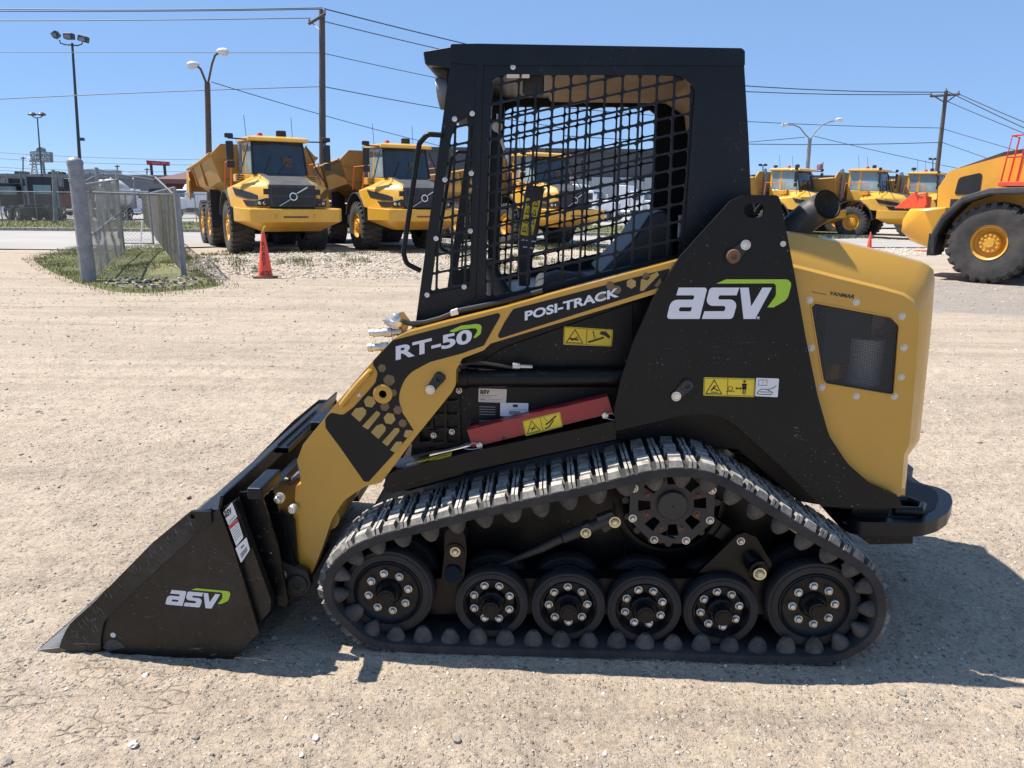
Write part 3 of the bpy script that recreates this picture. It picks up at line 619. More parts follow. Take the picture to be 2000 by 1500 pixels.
mb = MB(); p = [lp(*q, .189) for q in Z6([(945, 165), (988, 155), (980, 122), (940, 135)])]; mb.prism(p, (0, .022, 0)); put(mb, 'hose_tag', 'white_plastic', bevel=.002)
def resample(P, n):
    P = np.array(P, float); d = np.concatenate([[0], np.cumsum(np.linalg.norm(np.diff(P, axis=0), axis=1))]); t = np.linspace(0, d[-1], n)
    return np.stack([np.interp(t, d, P[:, i]) for i in range(P.shape[1])], 1)
# ---------------------------------------------------------------- rear tower plates
tower_px = [(1452, 381, 10), (1521, 381, 12), (1525, 397), (1538, 461), (1553, 540), (1574, 660), (1597, 772, 60), (1619, 850, 80), (1655, 905, 60), (1700, 945, 40), (1752, 967, 4), (1765, 993, 4), (1650, 993), (1605, 990, 6), (1525, 911), (1469, 859), (1435, 829, 12), (1412, 815, 12), (1385, 809, 12), (1340, 810), (1203, 842, 4), (1200, 800, 20), (1212, 742, 60), (1240, 660, 60), (1274, 585, 40), (1330, 499), (1427, 392, 16)]
slot = Z9([(808, 115, 30), (835, 100, 26), (898, 100, 24), (915, 125, 26), (910, 165, 22), (870, 175, 20), (830, 172, 26), (808, 150, 26)])
TW = plate('tower_plate', tower_px, .125, .014, 'black_plate', holes=[slot], bevel=.0035)
logo(TW, lambda x, y: Z9([(x, y)])[0][:2], .1235)
text('trademark_lettering', 'TM', Z9([(863, 703), (888, 703), (888, 688), (863, 688)]), .1232, 'white_decal', TW)
pinlock((1431, 500), (1455, 478), .125, TW, 'rust', rb=.022)
pinlock((1341, 752), (1320, 773), .125, TW, 'cast_iron', rb=.019)
warn(Z9([(596, 1100), (862, 1108), (866, 1012), (600, 1005)]), .1235, TW, 'body', 'yellow keep clear warning label', 2.7)
decal('instruction_label', Z9([(866, 1103), (984, 1109), (991, 1012), (872, 1008)]), .1235, 'white_label', TW, asp=1.25, strokes=[([(.15, .9), (.6, .9), (.6, .6), (.15, .6), (.15, .9)], .03, 2), ([(.38, .9), (.38, .6)], .02, 2), ([(.15, .12), (.85, .12), (.95, .25), (.6, .4), (.3, .4), (.1, .2), (.15, .12)], .035, 1), ([(.65, .38), (1.0, .5), (1.12, .62)], .035, 1), ([(.25, .25), (.8, .25)], .05, 2)], mats=('ink', 'ink_grey'))
mb = MB(); p = lp(*Z9([(1012, 310)])[0], .1235); mb.lathe([(0, -.001), (.009, -.001), (.009, .002)], p, 'y', 12); put(mb, 'rubber_stop', 'plate_label', TW)
mb = MB(); wb = [lp(x, y, .137) for x, y in ((1206, 838), (1209, 800), (1216, 742), (1244, 660), (1277, 587), (1333, 500))]; wb = [tuple(p) for p in resample(wb, 60)]
for p in wb: mb.lathe([(0, -.004), (.004, -.002), (.005, .003)], (p[0] - .004, p[1], p[2]), 'y', 6)
put(mb, 'weld_bead', 'black_paint', TW)
TWS = TW
TW2 = mirror(TW)
mb = MB(); mb.prism(LP([(1440, 391, 10), (1468, 391, 6), (1478, 440), (1540, 520), (1570, 700), (1560, 800), (1240, 800), (1250, 700), (1300, 585, 40), (1340, 499)], .215), (0, .012, 0)); TI = put(mb, 'tower_inner_plate', 'black_plate', bevel=.003); mirror(TI)
mb = MB(); a = lp(1480, 560, .2); mb.cyl((a[0] - .04, .215, a[2] - .06), (a[0] - .04, 1.165, a[2] - .06), .035, 20); put(mb, 'tower_cross_tube', 'black_paint')

# ---------------------------------------------------------------- hood
YS, YT = .155, .235
fold = [(1528, 440), (1545, 521), (1567, 530), (1640, 549), (1722, 569), (1768, 583), (1790, 597), (1797, 618), (1795, 650), (1789, 720), (1782, 800), (1774, 872), (1768, 890), (1762, 965)]
silh = [(1520, 450), (1540, 455), (1580, 461), (1627, 469), (1720, 492), (1790, 511), (1812, 518), (1822, 526), (1826, 540), (1822, 620), (1812, 720), (1799, 820), (1790, 875), (1772, 893), (1768, 965)]
# pair the two outlines so that their corners face each other
fold_p = [(1515, 510), (1545, 521), (1567, 526), (1640, 545), (1722, 565), (1764, 577), (1784, 590), (1793, 606), (1795, 630), (1789, 720), (1782, 800), (1776, 868), (1766, 888), (1760, 968)]
silh_p = [(1500, 450), (1540, 455), (1580, 461), (1660, 477), (1750, 499), (1797, 512), (1813, 518), (1823, 527), (1826, 545), (1818, 650), (1808, 745), (1796, 860), (1774, 890), (1768, 968)]
F0 = [lp(x, y, YS) for x, y in fold_p]; T0 = [lp(x, y, YT) for x, y in silh_p]
T00 = [(T0[i][0] - (.010 if i > 6 else 0), YT + .03, T0[i][2] + (.006 if i <= 6 else .0)) for i in range(len(T0))]
mir = lambda p: (p[0], 2 * CY - p[1], p[2])
mb = MB()
F0b = [tuple(np.array(p) + np.array([.0, .006, .0]) + .012 * (np.array(q) - np.array(p)) / np.linalg.norm(np.array(q) - np.array(p))) for p, q in zip(F0, T0)]
rows = [F0, F0b, [tuple(.5 * (np.array(a) + np.array(b)) + np.array([0, -.006, .003])) for a, b in zip(F0, T0)], T0, T00]
rows = rows + [[mir(p) for p in r_] for r_ in rows[::-1]]
mb.ring(rows, False, False)
HD = put(mb, 'hood', 'gold', smooth=28)
vent = Z9([(1155, 640, 14), (1178, 615, 12), (1575, 690, 34), (1618, 735, 30), (1590, 1095, 26), (1565, 1096, 12), (1235, 1040, 14), (1218, 1020, 10)])
side_px = [(1528, 470), (1545, 521)] + fold_p[2:] + [(1700, 985), (1650, 985), (1600, 900), (1560, 700)]
SD = plate('hood_side', side_px, YS, .004, 'gold', HD, holes=[vent], bevel=0)
m_ = mat('perforated', (0.035, 0.037, 0.04), .5)
n = m_.node_tree.nodes; l = m_.node_tree.links; b = n['Principled BSDF']; tc = n['Texture Coordinate']
mp = n.new('ShaderNodeMapping'); mp.inputs['Rotation'].default_value = (0, R(10), 0); mp.inputs['Scale'].default_value = (1, 0, 1); l.new(tc.outputs['Object'], mp.inputs[0])
vo = n.new('ShaderNodeTexVoronoi'); vo.inputs['Scale'].default_value = 190; vo.inputs['Randomness'].default_value = 0.0; l.new(mp.outputs[0], vo.inputs['Vector'])
mr = n.new('ShaderNodeMath'); mr.operation = 'GREATER_THAN'; mr.inputs[1].default_value = .36; l.new(vo.outputs['Distance'], mr.inputs[0])
l.new(mr.outputs[0], b.inputs['Alpha'])
def perf_panel(parent):
    mb = MB(); mb.poly(LP(vent, YS + .006)); o = put(mb, 'mesh_screen', 'perforated', parent, smooth=0); return o
PS = perf_panel(HD)
# rim around the screen opening
vr = LP(vent, YS + .001); mb = MB(); mb.tube(vr, .0035, 6, closed=True); put(mb, 'screen_rim', 'gold', HD)
for q in ((1150, 603), (1393, 614), (1632, 687), (1158, 852), (1642, 850), (1212, 1058), (1627, 1004), (1393, 1103), (1592, 1104)):
    c = lp(*Z9([q])[0], YS); mb = MB(); mb.lathe([(0, -.004), (.006, -.004), (.0075, -.0025), (.0075, -.001), (.0115, -.001), (.0115, .001)], c, 'y', 14); put(mb, 'bolt', 'plate_label', HD, smooth=40)
vs, fs = text_mesh('YANMAR', .03)
text('engine_lettering', 'YANMAR', [(1618, 576), (1668, 584), (1671, 576), (1621, 569)], YS - .001, 'ink', HD, .03)
text('engine_lettering', 'Powered by', Z9([(1165, 566), (1236, 579), (1237, 569), (1166, 557)]), YS - .001, 'ink', HD, .01)
mb = MB(); a = lp(*Z9([(1430, 980)])[0], .30); mb.lathe([(.0, -.05), (.045, -.05), (.058, -.035), (.058, .12), (0, .12)], (a[0], a[1], a[2]), 'z', 24); put(mb, 'air_filter', 'lamp_white', HD)
mb = MB(); a = lp(*Z9([(1320, 760)])[0], .34); mb.box(a, (.16, .1, .22)); a = lp(*Z9([(1300, 900)])[0], .4); mb.cyl((a[0] - .1, a[1], a[2] - .15), (a[0] + .2, a[1], a[2] - .1), .05, 16); put(mb, 'engine', 'cast_iron', HD, bevel=.01)
mb = MB(); a = lp(1540, 560, .45); b_ = lp(1700, 980, .45); mb.bb((a[0] - .02, .55, .5), (a[0], .83, 1.3)); mb.bb((a[0], .5, .48), (b_[0], .9, .6)); put(mb, 'engine_bulkhead', 'dark_inside', HD)
hs = copy_tree(SD, HD); hs.scale = (1, -1, 1); hs.location = (0, 2 * CY, 0); hs['label'] = 'far hood side'
ps = copy_tree(PS, HD); ps.scale = (1, -1, 1); ps.location = (0, 2 * CY, 0)
# exhaust
mb = MB(); EX = [lp(x, y, .52 - .02 * i_) for i_, (x, y) in enumerate(((1540, 520), (1545, 475), (1556, 442), (1582, 420), (1610, 403), (1617, 399)))]
EX = [tuple(p) for p in resample(EX, 12)]
rr_ = [.052] * 12; mb.tube(EX, rr_, 24, caps=False); mb.tube(EX[3:], [.047] * 9, 24, caps=False); 
e = Vector(EX[-1]); e2 = Vector(EX[-2]); mb.tube([e2 + (e - e2) * .97, e], [.052, .052], 24, caps=False)
put(mb, 'exhaust_pipe', 'exhaust', fix=False, smooth=50)['label'] = 'wide black exhaust pipe rising behind the tower'
# rear bumper / step
half = [(.87, .300), (.885, .224), (1.12, .226), (1.20, .272), (1.265, .335), (1.332, .437), (1.364, .517), (1.358, .588), (1.305, .622)]
pts = [(p[0], p[1]) for p in half] + [(p[0], 2 * CY - p[1]) for p in half[::-1]]
mb = MB(); mb.prism([(x, y, .384) for x, y in rnd([(p[0], p[1], .10) for p in pts], 6)], (0, 0, .050))
BP = put(mb, 'rear_bumper', 'cab_paint', bevel=.014, seg=4)
_c = np.array([1.05, CY]); mb = MB(); mb.prism([(x, y, .434) for x, y in rnd([(_c[0] + (p[0] - _c[0]) * .86, _c[1] + (p[1] - _c[1]) * .90, .08) for p in pts], 6)], (0, 0, .0025)); put(mb, 'grip_pad', 'dark_inside', BP, smooth=0)
mb = MB(); mb.prism([(x, y, .355) for x, y in [(.95, .262), (1.06, .255), (1.14, .30), (1.15, .40), (1.15, .98), (1.14, 1.08), (1.06, 1.12), (.95, 1.12)]], (0, 0, .06)); mb.prism([lp(x, y, .258) for x, y in ((1640, 1018), (1785, 1025), (1784, 1062), (1700, 1064), (1680, 1050))], (0, .86, 0)); put(mb, 'bumper_skirt', 'black_plate', BP, bevel=.004)
mb = MB(); a = lp(1770, 975, .36); mb.tube([(a[0] - .07, .30, .448), (a[0] + .02, .29, .452), (a[0] + .05, .34, .452), (a[0] + .02, .39, .452), (a[0] - .07, .38, .448)], .018, 10); mb.tube([(a[0] - .07, 1.08, .448), (a[0] + .02, 1.09, .452), (a[0] + .05, 1.04, .452), (a[0] + .02, .99, .452), (a[0] - .07, 1.0, .448)], .018, 10); mb.bb((.90, .28, .43), (1.03, 1.10, .52)); put(mb, 'hinge_bracket', 'black_paint', BP, bevel=.006)

# ---------------------------------------------------------------- cab
YC, WC = .27, .84
main_w = Z3([(562, 262, 30), (612, 232, 20), (1540, 232, 90), (1622, 300, 60), (1610, 420), (1562, 1152, 14), (1520, 1172), (560, 1388, 8), (528, 1378, 8), (536, 800)])
wing_w = Z3([(374, 480, 6), (466, 440, 4), (459, 900), (450, 1332, 8), (238, 1372, 8), (346, 560, 6)])
def lattice(win, x0, y0, cdx, rdy, csp, rsp, bw, ncol, nrow, rad, cut=None):
    """cells of a sheared grid, clipped to the convex window outline, in zoom coordinates"""
    win = [np.array(p[:2], float) for p in win]
    area = sum(win[i - 1][0] * win[i][1] - win[i][0] * win[i - 1][1] for i in range(len(win)))
    if area < 0: win = win[::-1]
    cells = []
    for i in range(ncol):
        for j in range(nrow):
            def g(a, b): xx = x0 + a * csp; yy = y0 + b * rsp; return np.array([xx + cdx * (yy - y0) , yy + rdy * (xx - x0)])
            h = bw / 2
            e, k = h / csp, h / rsp
            c = [g(i + e, j + k), g(i + 1 - e, j + k), g(i + 1 - e, j + 1 - k), g(i + e, j + 1 - k)]
            for q in range(len(win)):
                a, b = win[q - 1], win[q]; nrm = np.array([-(b - a)[1], (b - a)[0]]); nrm /= max(1e-9, np.linalg.norm(nrm))
                out = []
                for t in range(len(c)):
                    p, s = c[t - 1], c[t]; dp = (p - a) @ nrm - 3; ds = (s - a) @ nrm - 3
                    if (dp >= 0) != (ds >= 0): out.append(p + (s - p) * dp / (dp - ds))
                    if ds >= 0: out.append(s)
                c = out
                if len(c) < 3: break
            if len(c) < 3: continue
            ar = abs(sum(c[t - 1][0] * c[t][1] - c[t][0] * c[t - 1][1] for t in range(len(c)))) / 2
            if ar < 500: continue
            cc = [c[0]]
            for p in c[1:]:
                if np.linalg.norm(p - cc[-1]) > 3: cc.append(p)
            if np.linalg.norm(cc[0] - cc[-1]) < 3: cc.pop()
            if len(cc) < 3: continue
            cells.append([(p[0], p[1], rad) for p in cc])
    return cells
def side_panel():
    pan = [(880, 118, 2), (1453, 118, 2), (1462, 270), (1471, 480), (1475, 560), (1180, 600), (950, 642), (811, 642), (813, 622)]
    mw = rnd(main_w); ww = rnd(wing_w)
    mb = MB(); mb.prism(LP(pan, YC), (0, .010, 0), [[lp(*p, YC) for p in mw], [lp(*p, YC) for p in ww]])
    o = put(mb, 'side_panel', 'cab_paint', LD, bevel=.002)
    z3 = lambda pts: Z3(pts)
    inv = lambda p: ((p[0] - 750) * 2.6667, (p[1] - 60) * 2.6667)
    cells = lattice([inv(p) for p in mw], 530, 112, -.045, -.222, 91, 93, 12, 14, 16, 13)
    mb = MB(); grow = lambda ring_: ring_
    cen = np.mean(np.array(mw), 0); mo = [tuple(cen + (np.array(p) - cen) * 1.022) for p in mw]
    mb.prism([lp(*p, YC + .012) for p in mo], (0, .005, 0), [[lp(*q, YC + .012) for q in rnd(Z3(c), 4)] for c in cells])
    g = put(mb, 'window_guard', 'cab_paint', o, bevel=0, smooth=30)
    cells = lattice([inv(p) for p in ww], 226, 440, -.03, -.21, 74, 93, 12, 4, 12, 10)
    cen = np.mean(np.array(ww), 0); wo = [tuple(cen + (np.array(p) - cen) * 1.03) for p in ww]
    mb = MB(); mb.prism([lp(*p, YC + .012) for p in wo], (0, .005, 0), [[lp(*q, YC + .012) for q in rnd(Z3(c), 4)] for c in cells])
    put(mb, 'window_guard', 'cab_paint', o, bevel=0, smooth=30)
    # folded pillar edge that stands 6 mm proud and its back flange
    mb = MB(); mb.prism(LP(Z3([(478, 170), (520, 170), (500, 800), (478, 1392), (456, 1396), (470, 800)]), YC - .005), (0, .006, 0)); mb.prism([lp(*p, YC + .013) for p in ((950, 135), (962, 135), (946, 580), (936, 580))], (0, .045, 0)); put(mb, 'pillar', 'cab_paint', o, bevel=.004)
    for q in ((368, 460), (460, 432), (318, 776), (455, 743), (272, 1082), (450, 1043), (225, 1376), (418, 1334), (672, 190)):
        c = lp(*Z3([q])[0], YC - .0005); mb = MB(); mb.lathe([(0, -.003), (.004, -.003), (.0045, -.005), (.0085, -.004), (.0085, .0)], c, 'y', 12); put(mb, 'bolt', 'zinc', o)
    return o
mb = MB()   # cab = roof shell + rear wall + front frame + floor sill
def xz(x, y, yl=YC): p = lp(x, y, yl); return p[0], p[2]
roof_o = [(935, 85, 3), (1449, 94, 6), (1455, 100), (1455, 128, 2), (930, 127, 2), (880, 122), (880, 86, 4)]
mb.prism([lp(p[0], p[1], YC - .006) for p in rnd(roof_o)], (0, WC + .012, 0))
xr, zt = xz(1453, 110); xr2, _ = xz(1475, 560)
mb.prism([(xr - .012, YC + .015, zt), (xr, YC + .015, zt), (xr2, YC + .015, .95), (xr2 - .012, YC + .015, .95)], (0, WC - .03, 0))
CAB = put(mb, 'cab', 'cab_paint', bevel=.006)
a = side_panel(); a['label'] = 'near caged side of the cab'
b2 = mirror(a); b2['label'] = 'far caged side of the cab'
# brow over the windscreen with the dark trim below
mb = MB(); x0, z0 = xz(820, 93); x1, z1 = xz(884, 86); x2, z2 = xz(884, 118)
mb.prism([(x1, YC + .03, z1), (x0, YC + .06, z0), (x0 + .006, YC + .06, z0 - .04), (x2, YC + .03, z2 - .02)], (0, WC - .10, 0)); put(mb, 'roof_brow', 'cab_paint', CAB, bevel=.006)
mb = MB(); mb.prism([lp(*p, YC + .10) for p in Z3([(215, 140, 8), (330, 160), (345, 190), (335, 260), (290, 245, 10), (250, 210, 20)])], (0, .64, 0)); put(mb, 'brow_trim', 'trim_grey', CAB, bevel=.01)
for yy in (.40, .98):
    mb = MB(); c = lp(*Z3([(285, 310)])[0], YC + .05); d = Vector((-.96, 0, -.15)).normalized(); c = Vector((c[0], yy, c[2])); mb.tube([c - d * .03, c - d * .025, c, c + d * .012], [.02, .045, .052, .05], 22); wl = put(mb, 'work_light', 'galvanised', LD); mb = MB(); mb.tube([c + d * .011, c + d * .014], [.044, .040], 22); put(mb, 'lens', 'lens', wl)
    mb = MB(); mb.box((c[0] + .05, yy, c[2] + .05), (.012, .03, .14)); put(mb, 'light_bracket', 'zinc', CAB, bevel=.002)
# front grab bar
mb = MB(); gb = rnd([(864, 264), (835, 262, 14), (819, 280, 14), (788, 494, 10), (794, 515, 16), (822, 529)], 6); mb.tube([lp(x, y, YC - .012) for x, y in gb], .0085, 10); o = put(mb, 'grab_bar', 'black_paint', CAB, smooth=60); oo = copy_tree(o, CAB); oo.scale = (1, -1, 1); oo.location = (0, 2 * CY, 0)
# interior
zb = lp(1150, 196, 1.0)[2]; ztp = xz(1200, 118)[1]; xa = lp(1072, 150, .34)[0]; xb = xr - .02
mb = MB(); mb.prism([(x, .32, z) for x, z in rnd([(xa, ztp), (xa - .02, zb + .05, .02), (xa + .01, zb, .02), (xb - .10, zb - .003, .03), (xb - .02, zb - .05, .03), (xb, zb - .16, .01), (xb, ztp)])], (0, .74, 0)); put(mb, 'headliner', 'headliner', CAB, bevel=.012, seg=3)
mb = MB(); mb.prism([(x, .33, z) for x, z in rnd([(-.40, ztp), (-.43, zb + .04, .02), (-.36, zb + .015, .02), (xa - .04, zb + .03, .02), (xa - .03, ztp)])], (0, .72, 0)); put(mb, 'roof_console', 'headliner', CAB, bevel=.012)
mb = MB(); mb.box((xa - .05, .36, ztp - .05), (.07, .05, .09)); put(mb, 'roof_bracket', 'trim_grey', CAB, bevel=.01)
mb = MB()
for x in (672, 738): mb.prism([lp(*p, YC - .004) for p in Z3([(x - 34 + (x > 700) * 14, 226), (x + 34 - (x > 700) * 14, 226), (x + 34 - (x > 700) * 14, 246), (x - 34 + (x > 700) * 14, 246)])], (0, .01, 0))
put(mb, 'hinge', 'plate_label', CAB, bevel=.002)
fx, fz = xz(947, 560)
mb = MB(); mb.bb((fx - .10, YC + .012, .80), (xr2 - .012, 1.095, 1.00)); mb.bb((-.60, YC + .012, .85), (fx, 1.095, 1.03)); put(mb, 'cab_floor', 'dark_inside', CAB)
# seat
mb = MB(); mb.prism([lp(*p, .42) for p in ((1165, 540), (1200, 505), (1235, 470), (1268, 420, 8), (1300, 408, 10), (1318, 420, 10), (1322, 500), (1305, 540))], (0, .50, 0)); SE = put(mb, 'seat', 'vinyl', LD, bevel=.03, seg=3)
a = lp(1110, 545, .42); mb = MB(); mb.bb((a[0] - .12, .44, 1.05), (a[0] + .28, .92, 1.22)); put(mb, 'seat_cushion', 'fabric_grey', SE, bevel=.03, seg=3)
mb = MB(); mb.prism([lp(*p, .36) for p in Z3([(840, 1275, 8), (900, 1255, 8), (1050, 1275, 8), (1090, 1295), (1085, 1320), (840, 1330)])], (0, .10, 0)); put(mb, 'armrest', 'fabric_grey', SE, bevel=.012)
mb = MB(); a = lp(*Z3([(1547, 1020)])[0], .31); mb.box(a, (.02, .012, .075)); put(mb, 'door_latch', 'galvanised', CAB, bevel=.003)
# lap bar with its warning panel
mb = MB(); mb.prism([lp(*p, .62) for p in Z3([(742, 800, 6), (835, 815, 6), (805, 1040), (770, 1180), (760, 1330), (700, 1330), (695, 1200), (700, 1060), (715, 950)])], (0, .03, 0)); LB = put(mb, 'lap_bar', 'black_plastic', LD, bevel=.006)
yl = .6185; qd = Z3([(710, 1062), (773, 1073), (816, 882), (742, 870)])
st = [([(.5, .03), (.5, .97)], .03, 1)]
for k in range(4):
    for u in (.25, .75): st.append(([(u - .15, .1 + .24 * k), (u + .15, .1 + .24 * k), (u, .24 + .24 * k), (u - .15, .1 + .24 * k)], .035, 1))
decal('warning_label', qd, yl, 'warn_yellow', LB, strokes=[([(p[0], p[1]) for p in s[0]], s[1], s[2]) for s in st], asp=1, label='tall yellow warning label inside the cab')
mb = MB()
for (x, y) in ((720, 1090), (750, 1093), (780, 1098), (735, 1128), (765, 1132)): mb.prism([lp(*p, yl) for p in Z3([(x - 11, y - 5), (x + 11, y - 3), (x + 11, y + 3), (x - 11, y + 1)])], (0, .001, 0))
put(mb, 'switch_marks', 'white_decal', LB, smooth=0)
for yy in (.40, .88):
    mb = MB(); p = [Vector(lp(*q, yy)) for q in Z3([(600, 1370), (575, 1290), (545, 1225), (540, 1190)])]; mb.tube(p, [.045, .03, .022, .02], 14); mb.tube([p[0] + Vector((0, 0, -.1)), p[0]], [.07, .055], 14); put(mb, 'joystick', 'black_plastic', CAB, smooth=60)
mb = MB(); c = Vector(lp(*Z3([(590, 500)])[0], 1.02)); mb.tube([c + Vector((0, 0, .05)), c], .004, 8); mb.lathe([(0, -.004), (.022, -.004), (.022, .004), (0, .004)], c, 'y', 14); mb.tube([c, c + Vector((.03, 0, -.09))], .006, 6); put(mb, 'cab_key', 'zinc', CAB)

# ---------------------------------------------------------------- quick attach and bucket
B0, B1 = -.045, 1.345; BW = B1 - B0
shell = [(79, 1286), (196, 1277), (300, 1281), (452, 1287, 20), (505, 1234, 10), (470, 1110), (428, 995)]
mb = MB(); outer = LP(shell, B0 + .004); th = []
o2 = [(p[0], p[2]) for p in outer]
def inset(path, d):
    res = []
    for i, p in enumerate(path):
        a = np.array(path[max(i - 1, 0)]); b = np.array(path[min(i + 1, len(path) - 1)]); t = b - a; t /= np.linalg.norm(t); res.append((p[0] - t[1] * d, p[1] + t[0] * d))
    return res
inn = inset(o2, .010); prof = [(x, z) for x, z in o2] + [(x, z) for x, z in inn[::-1]]
prof = [(x, max(z, .006)) for x, z in prof]
mb.prism([(x, B0 + .004, z) for x, z in prof], (0, BW - .008, 0)); BK = put(mb, 'bucket', 'bucket_paint', bevel=.0)
sidep = Z5([(835, 640, 6), (940, 628, 4), (950, 650), (985, 625, 4), (1060, 830), (1195, 1272, 6), (1052, 1418, 8), (700, 1402), (362, 1388), (240, 1385), (150, 1350), (160, 1315), (180, 1270, 30), (205, 1228, 30), (245, 1190, 30), (290, 1150), (340, 1105), (640, 800)])
sp_ = plate('bucket_side', sidep, B0 - .010, .012, 'bucket_paint', LD, bevel=.002)
cut = Z5([(835, 640, 8), (940, 640), (945, 700), (820, 800, 6), (600, 1000), (470, 1130, 20), (385, 1210, 60), (365, 1300, 30), (366, 1388), (240, 1385), (150, 1352), (160, 1315), (180, 1270, 30), (205, 1228, 30), (245, 1190, 30), (290, 1150), (340, 1105), (640, 800)])
plate('side_cutter', cut, B0 - .020, .010, 'cutter_paint', sp_, holes=[Z5([(834, 652, 12), (860, 652, 12), (860, 678, 12), (834, 678, 12)])], bevel=.003)
sp_['label'] = 'near bucket side with logo'
mb = MB(); mb.lathe([(0, 0), (.009, 0), (.009, .003)], lp(*Z5([(430, 1287)])[0], B0 - .0125), 'y', 16); put(mb, 'side_plug', 'sign_face', sp_)
plate('scuff_patch', Z5([(375, 1350, 6), (410, 1310, 6), (450, 1312, 10), (500, 1350, 6), (440, 1362, 6), (400, 1375, 6)]), B0 - .0115, .001, 'trim_grey', sp_, bevel=0)
logo(sp_, lambda x, y: (lambda u, v: Z5([(706 + 239 * u, 1126 + 22 * u - 99 * v)])[0][:2])((x - 410) / 456, (701 - y) / 206), B0 - .0115)
def scuffs(parent, segs, y, n, ang, m, seed, L0=14, name='scuff_marks'):
    rg = random.Random(seed); mb = MB()
    for _ in range(n):
        (x0, y0), (x1, y1), wd = rg.choice(segs); t = rg.random(); cx_, cy_ = x0 + (x1 - x0) * t + rg.uniform(-wd, wd), y0 + (y1 - y0) * t + rg.uniform(-wd, wd)
        a_ = ang + rg.gauss(0, .22); L_ = rg.uniform(.25, 1) ** 2 * L0; w_ = rg.uniform(.2, 1.0) ** 2 * 1.3; pts = []
        for k in range(7):
            u = k / 6; pts.append((cx_ + math.cos(a_) * L_ * (u - .5) - math.sin(a_) * w_ * (math.sin(u * math.pi) * .5 + rg.uniform(-.15, .15)), cy_ + math.sin(a_) * L_ * (u - .5) + math.cos(a_) * w_ * (math.sin(u * math.pi) * .5)))
        for k in range(5, 0, -1):
            u = k / 6; pts.append((cx_ + math.cos(a_) * L_ * (u - .5) + math.sin(a_) * w_ * (math.sin(u * math.pi) * .5), cy_ + math.sin(a_) * L_ * (u - .5) - math.cos(a_) * w_ * (math.sin(u * math.pi) * .5)))
        mb.poly([lp(p[0], p[1], y) for p in pts])
    return put(mb, name, m, parent, smooth=0, fix=False)
band_s = [((378, 1010), (200, 1172), 7), ((378, 1010), (260, 1115), 6), ((190, 1185), (140, 1262), 12), ((190, 1185), (165, 1240), 16)]
scuffs(sp_, band_s, B0 - .0212, 130, 1.05, 'scuff', 3, 34)
scuffs(sp_, [((150, 1270), (190, 1262), 8), ((210, 1262), (460, 1275), 8)], B0 - .0214, 26, .05, 'scuff', 4, 34)
scuffs(sp_, [((215, 1262), (240, 1245), 9), ((300, 1150), (470, 1260), 40), ((240, 1190), (420, 1240), 40), ((380, 1050), (430, 1120), 20)], B0 - .0116, 46, .45, 'scuff', 5, 16)
scuffs(sp_, [((305, 1190), (312, 1205), 5), ((478, 1200), (482, 1225), 3), ((385, 1012), (392, 1022), 3)], B0 - .0118, 9, 1.35, 'scuff_rust', 6, 22, 'rust_marks')
s2 = copy_tree(sp_, LD)
for ch in list(s2.children):
    if 'logo' in ch.name or 'cutter' not in ch.name: bpy.data.objects.remove(ch)
s2.scale = (1, -1, 1); s2.location = (0, B0 + B1 - CY, 0); s2['label'] = 'far bucket side'
# cutting edge
a = lp(79, 1286, B0); bq = lp(194, 1292, B0); mb = MB()
mb.prism([(a[0] - .005, B0 - .016, .004), (bq[0] + .02, B0 - .016, .002), (bq[0] + .02, B0 - .016, .018), (bq[0] - .06, B0 - .016, .034), (a[0] + .02, B0 - .016, .016)], (0, BW + .032, 0)); put(mb, 'cutting_edge', 'edge_steel', BK, bevel=.002)
# top lip, back flange with stickers, mounting frame
p1 = lp(372, 999, B0); p2 = lp(428, 993, B0)
mb = MB(); mb.prism([(p1[0] + .01, B0 + .004, p1[2] - .018), (p1[0] + .012, B0 + .004, p1[2] - .004), (p2[0], B0 + .004, p2[2] - .002), (p2[0], B0 + .004, p2[2] - .016)], (0, BW - .008, 0)); put(mb, 'top_lip', 'bucket_paint', BK, bevel=.003)
fl = Z5([(985, 622), (1062, 590, 4), (1090, 640), (1258, 1105), (1252, 1160), (1195, 1225), (1190, 1265), (1060, 830)])
plate('back_flange', fl, B0 + .012, .03, 'bucket_paint', BK, bevel=.003)
rib = Z5([(1085, 542, 6), (1180, 532, 10), (1208, 560), (1290, 820), (1348, 1110, 8), (1332, 1142, 4), (1300, 1130), (1190, 850)])
BF = []
for yy in (.03, .38, .98, 1.32):
    BF.append(plate('mounting_rib', rib, yy, .012, 'black_paint', BK, bevel=.003))
LBQ = (('sticker_logo_label', (1007, 645), (1035, 713), (1080, 668), (1052, 592)), ('danger_label', (1035, 715), (1075, 822), (1112, 775), (1080, 678)), ('barcode_label', (1070, 832), (1100, 910), (1146, 840), (1128, 775)))
